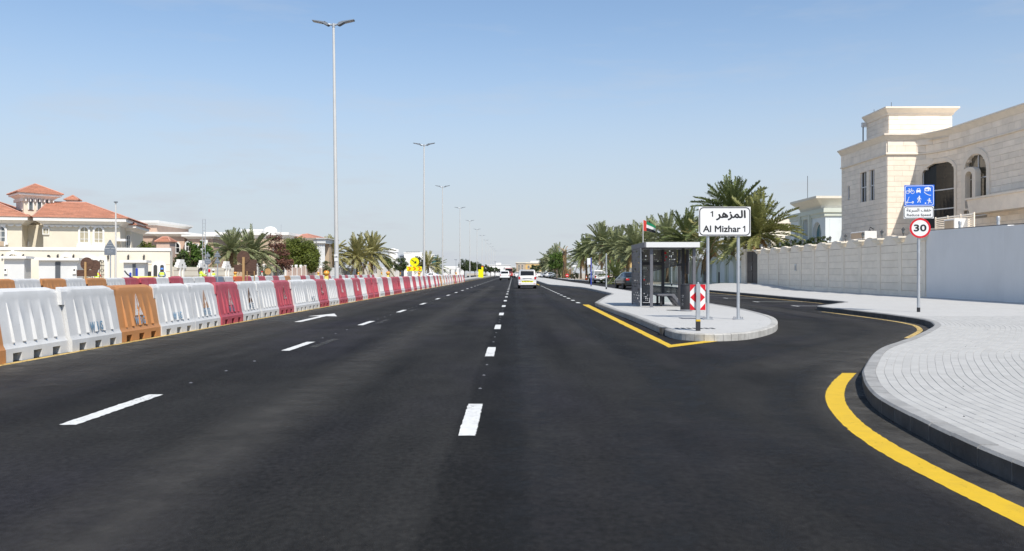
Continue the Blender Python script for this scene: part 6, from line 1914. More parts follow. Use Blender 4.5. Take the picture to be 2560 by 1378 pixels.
def fronds(kind):
    if kind in FR: return FR[kind]
    out = []
    for i in range(9):
        a = i / 8                      # 0 upright centre .. 1 hanging
        me = frond_mesh(4.0, R(84 - 116 * a), .10 + .20 * math.sin(a * 2.6) , seed=i * 7, vee=.55 - .25 * a)
        me.materials.append(MATS[kind])
        out.append(me)
    FR[kind] = out
    return out
TR = {}
def trunk_mesh(h, r):
    mb = MB()
    n = max(6, int(h / .16))
    prof = [(r * 1.35, 0)]
    for k in range(n):
        z = h * k / n
        w = r * (1.25 - .35 * min(1, z / 1.5))
        prof += [(w * .9, z + .01), (w * 1.08, z + h / n * .8)]
    prof.append((r * .8, h))
    mb.lathe(prof, 10)
    # old leaf bases below the crown
    for k in range(26):
        a = k * 2.4; z = h - .05 - .045 * k
        d = Vector((math.cos(a), math.sin(a), 0))
        p = Vector((0, 0, z)) + d * r * .8
        mb.tube([p, p + d * .16 + Vector((0, 0, .2))], [.05, .02], 4)
    return mb.mesh('trunk')
def palm(x, y, h, size, label, kind='frond', n=44, base=ZP, seed=0, lean=0.0, dry=4, group='date palms', as_parts=True, top=0.0):
    """date palm: h = height of the crown's heart"""
    rd = random.Random(seed)
    size *= 1.16; n = int(n * 1.4)
    t = thing('date_palm', label, 'palm tree', (x, y, base), rd.uniform(0, 6.28), group)
    MB_ = trunk_mesh(h, .2 * (.8 + .25 * size))
    mk('trunk', MB_, MATS['palm_trunk'], t)
    fs = fronds(kind); fd = fronds('frond_dry') if dry else None
    joined = MB()
    for i in range(n):
        u = (i + .5) / n
        a = u ** (.78 + top)                          # from upright to hanging
        k = min(8, max(0, int(a * 8.3 + rd.uniform(-.5, .5))))
        drymat = dry and i >= n - dry
        me = (fd if drymat else fs)[8 if drymat else k]
        az = i * 2.39996 + rd.uniform(-.25, .25)
        sc = size * rd.uniform(.85, 1.1) * (.9 if k < 2 else 1) * (.75 if drymat else 1)
        tilt = rd.uniform(-.12, .12) + (.35 if drymat else 0)
        M = Matrix.Translation((0, 0, h + rd.uniform(-.15, .05))) @ Matrix.Rotation(az, 4, 'Z') @ Matrix.Rotation(tilt, 4, 'Y') @ Matrix.Rotation(rd.uniform(-.25, .25), 4, 'X') @ Matrix.Scale(sc, 4)
        o = bpy.data.objects.new('frond', me)
        COL.objects.link(o)
        o.parent = t
        o.matrix_local = M
    return t
# the two big palms behind the scalloped wall
palm(wx(1832, 84), 84, wz(532, 84) - .2, 1.12, 'tallest date palm, its crown rising above the district name board', 'frond', 60, 0.0, 1, top=-.1, group=None, dry=3)
palm(wx(1897, 79), 79, wz(580, 79) - .2, 1.06, 'wide date palm whose trunk stands right behind the gate pier', 'frond_olive', 60, 0.0, 2, group=None, dry=6)
palm(wx(1775, 92), 92, wz(612, 92), .98, 'yellowing date palm with hanging dry fronds left of the gate', 'frond_gold', 46, 0.0, 3, dry=8, group=None)
palm(wx(1715, 100), 100, wz(600, 100), 1.0, 'dark date palm above the bus shelter roof', 'frond', 48, 0.0, 4, group='date palms behind the bus shelter')
palm(wx(1668, 112), 112, wz(602, 112), 1.0, 'date palm behind the bus shelter', 'frond_grey', 46, 0.0, 5, group='date palms behind the bus shelter')
palm(wx(1622, 122), 122, wz(606, 122), 1.0, 'date palm beside the flag pole', 'frond_grey', 46, 0.0, 6, group='date palms behind the bus shelter')
palm(wx(1588, 118), 118, wz(618, 118), .95, 'lower date palm left of the bus shelter', 'frond_grey', 46, 0.0, 7, group='date palms behind the bus shelter')
palm(wx(1543, 128), 128, wz(623, 128), 0.95, 'tall date palm above the parked dark car', 'frond_grey', 52, .16, 8, group=None)
palm(wx(1504, 140), 140, wz(612, 140), .98, 'tallest date palm of the roadside row, above the parked pickup', 'frond_grey', 56, .16, 9, group=None)
palm(wx(1466, 150), 150, wz(636, 150), .88, 'broad date palm next to the blue bus stop pole', 'frond', 54, .16, 10, group=None, dry=6)
palm(wx(1568, 140), 140, wz(639, 140), 0.95, 'date palm in the middle of the roadside row', 'frond_grey', 44, .16, 11, group='date palms in the roadside row')
palm(wx(1522, 160), 160, wz(637, 160), 1.03, 'date palm in the middle of the roadside row', 'frond', 44, .16, 12, group='date palms in the roadside row')
palm(wx(1452, 180), 180, wz(648, 180), .85, 'date palm in the middle of the roadside row', 'frond_grey', 44, .16, 13, group='date palms in the roadside row')
palm(wx(1395, 230), 230, wz(655, 230), 1.3, 'small far date palm near the ochre house', 'frond_grey', 36, .16, 14, group='far date palms')
palm(wx(1378, 260), 260, wz(660, 260), 1.3, 'small far date palm near the ochre house', 'frond_grey', 36, .16, 15, group='far date palms')
palm(wx(1388, 235), 235, wz(670, 235), .9, 'low bushy date palm on the verge beside the dead palm', 'frond_grey', 36, .16, 16, group=None)
palm(wx(1538, 106), 106, .8, .6, 'young stemless date palm on the sand behind the parked cars', 'frond', 34, .17, 17, dry=0, group=None)
palm(wx(1400, 214), 214, 1.2, .75, 'young date palm at the foot of the dead palm', 'frond_grey', 30, .17, 18, dry=2, group=None)
# palms on the left
palm(wx(578, 96), 96, wz(626, 96), 0.71, 'date palm with a feathery grey-green crown near the ladder mast', 'frond_grey', 54, 0, 21, group=None, top=-.1)
palm(wx(632, 104), 104, wz(632, 104), 0.87, 'spreading grey-green date palm behind the plywood sign', 'frond_grey', 50, 0, 22, group=None, top=-.15)
palm(wx(826, 146), 146, wz(642, 146), 1.00, 'date palm half hidden by the numbered street light', 'frond_gold', 46, 0, 23, group=None)
palm(wx(893, 150), 150, wz(642, 150), 1.06, 'golden-green date palm in the middle of the roadside group', 'frond_gold', 50, 0, 24, group=None, dry=6)
palm(wx(930, 156), 156, wz(634, 156), 1.14, 'taller date palm at the right of the roadside group', 'frond_gold', 50, 0, 25, group=None, dry=7)
palm(wx(1070, 215), 215, wz(664, 215), 1.0, 'small far palm beside the second street light', 'frond_gold', 30, 0, 26, group='far palms on the left')
palm(wx(1092, 235), 235, wz(668, 235), 1.0, 'small far palm beside the second street light', 'frond_grey', 30, 0, 27, group='far palms on the left')
# the dead palm
t = thing('dead_palm', 'dead palm with a bare brown trunk and withered hanging fronds', 'palm tree', (wx(1412, 200), 200, .16))
hd = wz(630, 200)
mk('trunk', trunk_mesh(hd, .5), MATS['palm_trunk'], t)
fd = fronds('frond_dry')
rd = random.Random(5)
for i in range(16):
    o = bpy.data.objects.new('withered_frond', fd[8 if i % 3 else 2]); COL.objects.link(o); o.parent = t
    o.matrix_local = Matrix.Translation((0, 0, hd - .1)) @ Matrix.Rotation(i * 2.4, 4, 'Z') @ Matrix.Rotation(R(rd.uniform(0, 50)), 4, 'Y') @ Matrix.Scale(rd.uniform(.45, .7), 4)
for i in range(22):
    o = bpy.data.objects.new('fallen_frond', fd[8]); COL.objects.link(o); o.parent = t
    o.matrix_local = Matrix.Translation((rd.uniform(-.3, 1.6), rd.uniform(-1, 1), rd.uniform(2.2, 3.6))) @ Matrix.Rotation(rd.uniform(0, 6.28), 4, 'Z') @ Matrix.Rotation(R(40), 4, 'Y') @ Matrix.Scale(.85, 4)

def broad_tree(x, y, h, rx, rz_, label, leaf, n=5000, seed=0, base=0.0, trunk=.18, clear=.3, ls=.13, name='tree', cat='tree', group=None, flat=1.0, fat=1.0):
    """tree with a tapered trunk, limbs and a crown of many small leaf faces gathered in clumps"""
    rd = random.Random(seed)
    t = thing(name, label, cat, (x, y, base), 0, group)
    cz = h - rz_
    mb = MB().tube([(0, 0, 0), (.05, 0, h * clear), (0, .05, cz)], [trunk, trunk * .75, trunk * .4], 8)
    clumps = []
    for k in range(46):
        while True:
            v = Vector((rd.uniform(-1, 1), rd.uniform(-1, 1), rd.uniform(-1, 1)))
            if .35 < v.length < 1: break
        v = v.normalized() * rd.uniform(.55, .96)
        if v.z < -.55: v.z *= .6
        clumps.append((Vector((v.x * rx, v.y * rx, cz + v.z * rz_ * flat)), rd.uniform(.2, .36) * fat * min(rx, rz_)))
    for c, r in clumps[:10]: mb.tube([(0, 0, h * clear), (c * .5 + Vector((0, 0, cz * .3))).to_tuple(), c.to_tuple()], [trunk * .5, trunk * .3, .02], 5)
    mb.build('trunk', MATS['bark'], t, smooth=50)
    lf = MB()
    for i in range(n):
        c, r = clumps[rd.randrange(len(clumps))]
        d = Vector((rd.gauss(0, 1), rd.gauss(0, 1), rd.gauss(0, 1))).normalized()
        p = c + d * r * rd.uniform(.45, 1.08)
        a = (d + Vector((rd.uniform(-.7, .7), rd.uniform(-.7, .7), rd.uniform(-.3, .9)))).normalized()
        b = a.orthogonal().normalized()
        b = (Matrix.Rotation(rd.uniform(0, 6.28), 3, a) @ b)
        cc = a.cross(b)
        s = ls * rd.uniform(.6, 1.3)
        lf.add([p - b * s, p + cc * s * .5, p + b * s, p - cc * s * .5], [(0, 1, 2, 3)])
    lf.build('crown', MATS[leaf], t)
    return t
# left
broad_tree(-31.5, 124, wz(596, 124), 3.0, 2.75, 'dense rounded green tree overhanging the pink fence', 'leaf_green', 30000, 1, ls=.15, clear=.25, fat=1.35)
broad_tree(wx(476, 86), 86, wz(602, 86), 1.25, 1.9, 'glossy dark green shrub over the cream fence left of the mast', 'leaf_bright', 3500, 2, ls=.12, name='shrub', cat='shrub')
broad_tree(wx(452, 84), 84, wz(628, 84), .9, 1.3, 'low dark green shrub against the pink villa', 'leaf_dark', 2200, 3, ls=.11, name='shrub', cat='shrub')
broad_tree(wx(505, 88), 88, wz(600, 88), 1.1, 1.6, 'loose green shrub between the mast and the pink villa', 'leaf_bright', 2200, 4, ls=.12, name='shrub', cat='shrub')
broad_tree(wx(363, 79), 79, wz(602, 79), .9, 1.0, 'small green shrub between cream villa and pink villa', 'leaf_green', 1600, 5, ls=.1, name='shrub', cat='shrub')
for k, (py, r) in enumerate(((597, .9), (615, 1.15), (634, 1.3), (656, 1.2))): pass
rl = thing('almond_tree', 'thin dark red-leaved tree with tiered branches before the round tree', 'tree', (wx(690, 106), 106, 0))
MB().tube([(0, 0, 0), (.1, 0, 3), (.0, 0, wz(594, 106))], [.12, .08, .02], 6).build('trunk', MATS['bark'], rl)
rd = random.Random(9); lf = MB()
for (py, r, nn, dx) in ((595, 1.0, 380, -.2), (615, 1.1, 520, .1), (633, 1.4, 800, .3), (655, 1.3, 800, .9), (668, .8, 300, 1.2)):
    for i in range(nn):
        a = rd.uniform(0, 6.28); q = math.sqrt(rd.random()) * r
        p = Vector((dx + q * math.cos(a), q * math.sin(a), wz(py, 106) + rd.gauss(0, .22)))
        b = Vector((rd.gauss(0, 1), rd.gauss(0, 1), rd.gauss(0, .5))).normalized(); cc = b.orthogonal().normalized(); s = rd.uniform(.07, .16)
        lf.add([p - b * s, p + cc * s * .55, p + b * s, p - cc * s * .55], [(0, 1, 2, 3)])
lf.build('crown', MATS['leaf_red'], rl)
broad_tree(wx(652, 101), 101, wz(636, 101), 1.3, 1.7, 'olive green shrub behind the plywood panels', 'leaf_olive', 2600, 12, ls=.1, name='shrub', cat='shrub')
broad_tree(wx(690, 108.5), 108.5, wz(664, 108.5), 1.0, .9, 'wiry grey-green shrub spilling over the white railings', 'leaf_olive', 1500, 13, ls=.09, name='shrub', cat='shrub')
broad_tree(wx(815, 133), 133, wz(650, 133), 1.0, 1.2, 'straggly shrub at the end of the pink fence', 'leaf_olive', 1300, 14, ls=.1, name='shrub', cat='shrub')
broad_tree(wx(971, 190), 190, wz(645, 190), 1.0, 1.4, 'small bright green street tree before the white wall', 'leaf_bright', 1700, 15, ls=.14, clear=.4, trunk=.1)
broad_tree(wx(1000, 205), 205, wz(641, 205), 1.9, 2.0, 'dark green tree left of the yellow arrow sign', 'leaf_dark', 3000, 16, ls=.16)
broad_tree(wx(1048, 215), 215, wz(642, 215), 1.5, 1.7, 'dark green tree right behind the yellow arrow sign', 'leaf_dark', 2500, 17, ls=.16)
broad_tree(wx(965, 215), 215, wz(640, 215), 1.3, 1.3, 'pale green tree below the white round tower', 'leaf_olive', 1500, 18, ls=.16)
for i, (px, Y, top, r) in enumerate(((1161, 228, 648, 1.8), (1175, 240, 652, 1.9), (1187, 250, 655, 1.8), (1199, 262, 660, 1.7), (1214, 285, 663, 1.9), (1226, 305, 667, 1.9), (1236, 330, 669, 1.8))):
    broad_tree(wx(px, Y), Y, wz(top, Y), r, (wz(top, Y) - 1.6) / 2, 'clipped round street tree in the row on the far median side', 'leaf_dark', 2200, 30 + i, ls=.17, clear=.35, trunk=.12, base=0, group='round street trees in a row')
# right
broad_tree(wx(1392, 210), 210, wz(632, 210), 2.3, 2.4, 'rounded bright green tree behind the dead palm', 'leaf_bright', 4500, 50, base=.16, ls=.17)
broad_tree(wx(1362, 250), 250, wz(642, 250), 1.8, 2.0, 'grey-green tree in front of the ochre house', 'leaf_olive', 2500, 51, base=.16, ls=.17)
broad_tree(wx(1342, 270), 270, wz(660, 270), 2.6, 1.5, 'broad low dark tree beside the ochre house', 'leaf_dark', 2600, 52, base=.0, ls=.18)
broad_tree(wx(1285, 380), 380, wz(667, 380), 1.6, 1.7, 'small far tree at the vanishing end of the road', 'leaf_olive', 1200, 53, base=.0, ls=.2)
for i, px in enumerate((1930, 1957, 1985, 2010)):
    Yh = 44730 / (px - CX)
    broad_tree(22.3, Yh, 3.95 + .15 * (i % 2), .95, .5, 'clipped hedge shrub peeping over the scalloped wall near the gate', 'leaf_dark', 1300, 60 + i, ls=.09, name='shrub', cat='shrub', clear=.6, group='hedge shrubs behind the scalloped wall')
for i, (px, Y, h, r) in enumerate(((1437, 150, 1.4, .9), (1475, 150, 1.2, .8), (1590, 108, 1.6, .9))):
    broad_tree(wx(px, Y), Y, h, r, h * .48, ('scrubby bush on the sand beneath the broad palm', 'scrubby bush on the sand behind the pickup', 'scrubby bush between the dark car and the green wall')[i], 'leaf_olive', 900, 70 + i, base=.16, ls=.1, name='shrub', cat='shrub', trunk=.05)
# ------------------------------------------------------------ vehicles
def wheel_parts(t, x, y, r, w, rim='galv'):
    s = 1 if x > 0 else -1
    o = MB().lathe([(r * .62, -w / 2), (r * .93, -w / 2), (r, -w * .32), (r, w * .32), (r * .93, w / 2), (r * .62, w / 2)], 22, (0, 0, r), 'x').build('wheel', MATS['rubber'], t, (x, y, 0), smooth=40)
    rm = MB().lathe([(.04, s * w * .36), (r * .3, s * w * .40), (r * .6, s * w * .48), (r * .63, s * w * .46)][::s], 18, (0, 0, r), 'x').build('rim', MATS[rim], o, smooth=40)
    return o
def car(name, label, x, y, rz, paint, st, glass, wheels, rear, cat='car', group=None, extra=None, base=0.0):
    """st: stations (y, z bottom, z belt, half width, z roof, half width at roof) from rear to front"""
    t = thing(name, label, cat, (x, y, base), R(rz), group)
    rings = []
    for (yy, zb, zs, w, zr, wr) in st:
        h = [(0, zb), (w * .86, zb), (w * .97, zb + .12), (w, zb + (zs - zb) * .45), (w * .985, zs - .06), (w * .955, zs)]
        if zr > zs + .05: h += [(wr * 1.03, zr - .14), (wr * .97, zr - .06), (wr * .80, zr - .01), (0, zr + .015)]
        else: h += [(w * .93, zs + .005), (w * .88, zs + .015), (w * .7, zs + .025), (0, zs + .035)]
        rings.append([(a, yy, b) for a, b in h] + [(-a, yy, b) for a, b in h[-2:0:-1]])
    n = len(rings[0])
    vs = [p for r in rings for p in r]
    fs = []
    for i in range(len(rings) - 1):
        for k in range(n):
            l = (k + 1) % n
            fs.append((i * n + k, (i + 1) * n + k, (i + 1) * n + l, i * n + l))
    fs.append(tuple(range(n))); fs.append(tuple(range((len(rings) - 1) * n, len(rings) * n))[::-1])
    me = MB().add(vs, fs).mesh('body')
    bm = bmesh.new(); bm.from_mesh(me); bmesh.ops.recalc_face_normals(bm, faces=bm.faces); bm.to_mesh(me); bm.free()
    me.polygons.foreach_set('use_smooth', [True] * len(me.polygons)); me.set_sharp_from_angle(angle=R(38))
    body = mk('body', me, MATS[paint], t)
    # glazing laid just proud of the shell
    def pane(nm, pts, off):
        c = sum((Vector(p) for p in pts), Vector()) / len(pts)
        MB().add([Vector(p) + Vector(off) for p in pts] + [Vector(p) for p in pts], [tuple(range(len(pts)))] + [(i, (i + 1) % len(pts), len(pts) + (i + 1) % len(pts), len(pts) + i) for i in range(len(pts))]).build(nm, MATS['glass_dark'], t)
    for kind, a, b, t0, t1 in glass:
        A, B = st[a], st[b]
        if kind in ('rear_window', 'windscreen'):
            def q(tt, sx):
                yy = A[0] + (B[0] - A[0]) * tt
                za = (A[4] if A[4] > A[2] + .05 else A[2] + .03); zb_ = (B[4] if B[4] > B[2] + .05 else B[2] + .03)
                wa = (A[5] if A[4] > A[2] + .05 else A[3] * .86); wb = (B[5] if B[4] > B[2] + .05 else B[3] * .86)
                return (sx * (wa + (wb - wa) * tt) * .86, yy, za + (zb_ - za) * tt)
            o = -.015 if kind == 'rear_window' else .015
            pts = [q(t0, -1), q(t0, 1), q(t1, 1), q(t1, -1)]
            if kind == 'windscreen': pts = pts[::-1]
            pane(kind, pts, (0, o, .012))
        else:
            for s in (-1, 1):
                def q(S, tt, f):
                    w0, z0 = S[3] * .955, S[2]
                    w1, z1 = S[5] * 1.03, S[4] - .14
                    return (s * (w0 + (w1 - w0) * f), None, z0 + (z1 - z0) * f)
                pts = []
                for (S, yy, f) in ((A, A[0] + t0, .08), (B, B[0] - t1, .08), (B, B[0] - t1, .95), (A, A[0] + t0, .95)):
                    u = q(S, 0, f); pts.append((u[0], yy, u[2]))
                pane('side_window', pts if s > 0 else pts[::-1], (s * .012, 0, .004))
    for (wy, r, w, tw) in wheels:
        for s in (-1, 1):
            wheel_parts(t, s * (tw - w / 2), wy, r, w)
            MB().lathe([(r * 1.14, -.02), (r * 1.14, .02)], 22, (s * (tw - .0), wy, r * 1.02), 'x').build('wheel_arch', MATS['trim_black'], t)
    yr = st[0][0]
    for nm, m, (a0, a1, z0, z1, d) in rear:
        for s in ((-1, 1) if a0 > 0 else (1,)):
            x0, x1 = (s * a0, s * a1) if s > 0 else (-a1, -a0)
            MB().chbox(x0, x1, yr - d, yr + .12, z0, z1, min(.02, d)).build(nm, MATS[m], t)
    for s in (-1, 1):
        fr = next(q for q in st if q[4] > q[2] + .2 and q[0] > 0) if any(q[0] > 0 and q[4] > q[2] + .2 for q in st) else st[-2]
        MB().chbox(s * (fr[3] + .10) - .1, s * (fr[3] + .10) + .1, fr[0] + .25, fr[0] + .37, fr[2] + .0, fr[2] + .16, .03).build('wing_mirror', MATS[paint], t)
    if extra: extra(t)
    return t
def minivan_st(L=4.2, w=.83, h=1.69):
    a = L / 2
    return [(-a, .38, .98, w * .93, .98, w), (-a + .06, .30, 1.02, w * .98, 1.10, w * .84), (-a + .38, .28, 1.05, w, h - .03, w * .82), (-a + .9, .25, 1.05, w, h, w * .84), (.3, .25, 1.02, w, h - .02, w * .83), (a - 1.55, .25, 1.0, w, h - .16, w * .80), (a - .95, .25, .98, w, .98, w * .8), (a - .25, .28, .82, w * .95, .82, w), (a, .34, .66, w * .8, .66, w)]
def suv_st(L=4.9, w=.96, h=1.86):
    a = L / 2
    return [(-a, .48, 1.05, w * .94, 1.05, w), (-a + .06, .42, 1.12, w * .99, 1.2, w * .86), (-a + .42, .40, 1.15, w, h - .03, w * .80), (-a + 1.1, .38, 1.15, w, h, w * .82), (.4, .38, 1.12, w, h - .02, w * .81), (a - 1.7, .38, 1.1, w, h - .2, w * .78), (a - 1.25, .38, 1.08, w, 1.08, w * .8), (a - .25, .4, .95, w * .96, .95, w), (a, .45, .75, w * .82, .75, w)]
def sedan_st(L=4.95, w=.94, h=1.48):
    a = L / 2
    return [(-a, .35, .86, w * .90, .86, w), (-a + .1, .28, .98, w * .97, .98, w), (-a + .75, .26, 1.02, w, 1.03, w * .8), (-a + 1.55, .25, .98, w, h - .06, w * .72), (-.2, .25, .96, w, h, w * .74), (.5, .25, .95, w, h - .08, w * .72), (1.15, .25, .93, w, .96, w * .8), (a - .3, .28, .78, w * .95, .78, w), (a, .32, .62, w * .82, .62, w)]
def mv_extra(t):
    y = -2.1
    for k in range(7):
        x = -.46 + .135 * k
        MB().slab([(x, .58), (x + .06, .58), (x + .1, .625), (x + .06, .67), (x, .67), (x + .04, .625)], (), y - .016, y - .006).build('chevron_mark', MATS['trim_black'], t)
    MB().box(-.4, .4, y - .03, y + .02, .90, .935).build('chrome_strip', MATS['steel'], t)
    MB().box(-.62, .62, y + .3, y + .42, 1.675, 1.70).build('roof_spoiler', MATS['car_white'], t)
    gp2 = MB()
car('minivan', 'white people carrier with a yellow and black chevron strip, driving beside the bus bay', wx(1317.5, 76), 74.5 + 2.1, 0, 'car_white', minivan_st(),
    [('rear_window', 1, 2, .10, .82), ('windscreen', 5, 6, .1, .85), ('side', 2, 3, .1, .05), ('side', 3, 4, .05, .05), ('side', 4, 5, .05, .1)],
    [(-1.35, .31, .2, .80), (1.35, .31, .2, .80)],
    [('tail_light', 'tail_red', (.62, .79, .82, 1.06, .03)), ('plate', 'plate', (-.26, .26, .74, .84, .022)), ('chevron_band', 'sign_yellow', (-.5, .52, .56, .69, .0058)), ('rear_bumper', 'car_white', (-.78, .78, .32, .54, .07)), ('reflector', 'tail_red', (.55, .74, .40, .45, .085)), ('underbody', 'trim_black', (-.62, .62, .18, .31, .0))], 'car', None, mv_extra)
def suv_extra(t):
    MB().box(-.5, .5, -2.5, -2.42, .45, .62).build('tow_bar', MATS['trim_black'], t)
car('suv', 'white sport utility vehicle driving away in the middle lane', wx(1262, 163), 163, 0, 'car_white', suv_st(),
    [('rear_window', 1, 2, .12, .8), ('windscreen', 5, 6, .1, .85), ('side', 2, 3, .1, .05), ('side', 3, 4, .05, .05), ('side', 4, 5, .05, .1)],
    [(-1.45, .38, .26, .93), (1.5, .38, .26, .93)],
    [('tail_light', 'tail_red', (.70, .90, .92, 1.1, .03)), ('plate', 'plate', (-.26, .26, .92, 1.03, .02)), ('rear_bumper', 'car_white', (-.9, .9, .5, .74, .08)), ('underbody', 'trim_black', (-.75, .75, .3, .5, .02))], 'car', None, suv_extra)
for nm, lab, px, Y, paint in (('suv', 'white sport utility vehicle half hidden behind the people carrier', 1293.5, 250, 'car_white'), ('suv', 'white sport utility vehicle on the service road beyond the people carrier', 1347.5, 232, 'car_white'), ('suv', 'red car half hidden by the leading white vehicle', 1275, 262, 'car_red')):
    car(nm, lab, wx(px, Y), Y, 0, paint, suv_st(4.6, .92, 1.75), [('rear_window', 1, 2, .12, .8), ('windscreen', 5, 6, .1, .85), ('side', 2, 3, .1, .05), ('side', 3, 4, .05, .05)], [(-1.4, .36, .25, .9), (1.4, .36, .25, .9)],
        [('tail_light', 'tail_red', (.68, .86, .9, 1.08, .03)), ('plate', 'plate', (-.26, .26, .8, .92, .02)), ('rear_bumper', 'trim_black', (-.86, .86, .42, .6, .06))])
car('sedan', 'dark green saloon car parked behind the bus shelter', wx(1573, 75), 75, 5, 'car_dark', sedan_st(),
    [('rear_window', 2, 3, .1, .88), ('windscreen', 5, 6, .1, .85), ('side', 3, 4, .25, .06), ('side', 4, 5, .06, .05)],
    [(-1.45, .34, .24, .91), (1.5, .34, .24, .91)],
    [('tail_light', 'tail_red', (.56, .86, .74, .90, .03)), ('plate', 'plate', (-.26, .26, .68, .79, .022)), ('rear_bumper', 'car_dark', (-.86, .86, .34, .56, .07))], 'car')
for px, Y, paint, lab in ((1366, 240, 'car_silver', 'grey car parked far along the service road under the trees'), (1376, 228, 'car_white', 'white car parked far along the service road under the trees')):
    car('parked_car', lab, wx(px, Y), Y, 70, paint, sedan_st(), [('rear_window', 2, 3, .1, .88), ('windscreen', 5, 6, .1, .85), ('side', 3, 4, .25, .06), ('side', 4, 5, .06, .05)], [(-1.45, .34, .24, .91), (1.5, .34, .24, .91)], [('tail_light', 'tail_red', (.56, .86, .74, .9, .03))], base=.15)
car('parked_car', 'white car glimpsed above the barriers near the keep-right sign', wx(1078, 190), 190, 80, 'car_white', sedan_st(), [('rear_window', 2, 3, .1, .88), ('windscreen', 5, 6, .1, .85), ('side', 3, 4, .25, .06), ('side', 4, 5, .06, .05)], [(-1.45, .34, .24, .91), (1.5, .34, .24, .91)], [('tail_light', 'tail_red', (.56, .86, .74, .9, .03))], base=.02)
# pickup truck
pk = thing('pickup_truck', 'white crew cab pickup truck parked on the service road', 'truck', (wx(1500, 112), 114.5, 0), R(5))
def loft(st, name, m, parent):
    vs, fs = [], []
    for (yy, pr) in st:
        vs += [(a, yy, b) for a, b in pr] + [(-a, yy, b) for a, b in pr[::-1]]
    n = len(st[0][1]) * 2
    for i in range(len(st) - 1):
        for k in range(n):
            l = (k + 1) % n
            fs.append((i * n + k, (i + 1) * n + k, (i + 1) * n + l, i * n + l))
    fs.append(tuple(range(n))); fs.append(tuple(range((len(st) - 1) * n, len(st) * n))[::-1])
    me = MB().add(vs, fs).mesh(name)
    bm = bmesh.new(); bm.from_mesh(me); bmesh.ops.recalc_face_normals(bm, faces=bm.faces); bm.to_mesh(me); bm.free()
    me.polygons.foreach_set('use_smooth', [True] * len(me.polygons)); me.set_sharp_from_angle(angle=R(35))
    return mk(name, me, MATS[m], parent)
w = .92
low = lambda zt, ww: [(ww * .9, .48), (ww, .62), (ww, zt - .08), (ww * .97, zt)]
def cabp(zr, wr): return [(w * .95, 1.10), (wr, zr - .12), (wr * .9, zr), (wr * .5, zr + .02)]
cab = loft([(-.95, cabp(1.68, .74)), (-.85, cabp(1.78, .76)), (.3, cabp(1.80, .76)), (.75, cabp(1.72, .74)), (1.25, cabp(1.22, .84))], 'cab', 'car_white', pk)
loft([(-1.0, low(1.11, w)), (1.2, low(1.11, w)), (2.35, low(1.0, w * .97)), (2.6, low(.86, w * .85))], 'lower_body', 'car_white', pk)
for s in (-1, 1): MB().chbox(-1.55, 0, -.03, .03, .5, 1.12, .02).xf(Matrix.Rotation(R(90), 4, 'Z')).build('bed_side', MATS['car_white'], pk, (s * (w - .03), -1.02, 0))
MB().box(-w + .05, w - .05, -2.56, -1.03, .62, .68).build('bed_floor', MATS['trim_black'], pk)
tg_ = MB().chbox(-w + .07, w - .07, -2.64, -2.57, .66, 1.10, .02).build('tailgate', MATS['car_white'], pk)
mk('lettering', text_mesh('TOYOTA', 1.05, .13, bold=.008), MATS['sign_grey'], tg_, (0, -2.643, .90))
MB().chbox(-w, w, -2.78, -2.58, .48, .64, .03).build('rear_bumper', MATS['steel'], pk)
MB().box(-.26, .26, -2.795, -2.785, .5, .6).build('plate', MATS['plate'], pk)
for s in (-1, 1):
    MB().chbox(s * .86 - .075, s * .86 + .075, -2.66, -2.5, .72, 1.06, .02).build('tail_light', MATS['tail_red'], pk)
    for wy in (-1.75, 1.55): wheel_parts(pk, s * .80, wy, .39, .25)
    MB().add([(s * .905, -.75, 1.16), (s * .905, .75, 1.16), (s * .79, .55, 1.62), (s * .79, -.75, 1.66)], [(0, 1, 2, 3) if s > 0 else (3, 2, 1, 0)]).build('side_window', MATS['glass_dark'], pk)
    MB().chbox(s * 1.05 - .1, s * 1.05 + .1, .75, .85, 1.12, 1.32, .03).build('wing_mirror', MATS['trim_black'], pk)
MB().add([(-.72, -.985, 1.18), (.72, -.985, 1.18), (.62, -.955, 1.6), (-.62, -.955, 1.6)], [(0, 1, 2, 3)]).build('rear_window', MATS['glass_grey'], pk)
rk = MB()
for x in (-.7, -.24, .24, .7): rk.tube([(x, -1.1, 1.1), (x * .96, -1.1, 1.72)], .025, 6)
rk.tube([(-.72, -1.1, 1.72), (.72, -1.1, 1.72)], .028, 6); rk.tube([(-.7, -1.1, 1.4), (.7, -1.1, 1.4)], .022, 6)
rk.build('headboard_rack', MATS['car_white'], pk)
MB().box(-.7, .7, -2.4, 2.2, .36, .5).build('chassis', MATS['trim_black'], pk)
MB().add([(-.68, 1.22, 1.26), (.68, 1.22, 1.26), (.62, .82, 1.68), (-.62, .82, 1.68)], [(3, 2, 1, 0)]).build('windscreen', MATS['glass_dark'], pk)
# red tanker or bus ahead
bs = thing('coach', 'large dark-backed vehicle with an orange-red side, far ahead on the road', 'bus', (wx(1272, 300), 306, 0))
MB().chbox(-1.25, 1.25, -6, 6, .5, 3.1, .1).build('body', MATS['car_red'], bs)
MB().box(-1.18, 1.18, -6.03, -6.005, 1.6, 3.0).build('rear_window', MATS['glass_dark'], bs)
MB().box(-1.2, 1.2, -6.06, -6.003, .5, .9).build('rear_bumper', MATS['trim_black'], bs)
for s in (-1, 1):
    for wy in (-4, 4): wheel_parts(bs, s * 1.1, wy, .5, .3)
    MB().box(s * .98 - .12, s * .98 + .12, -6.05, -6.004, 1.0, 1.4).build('tail_light', MATS['tail_red'], bs)

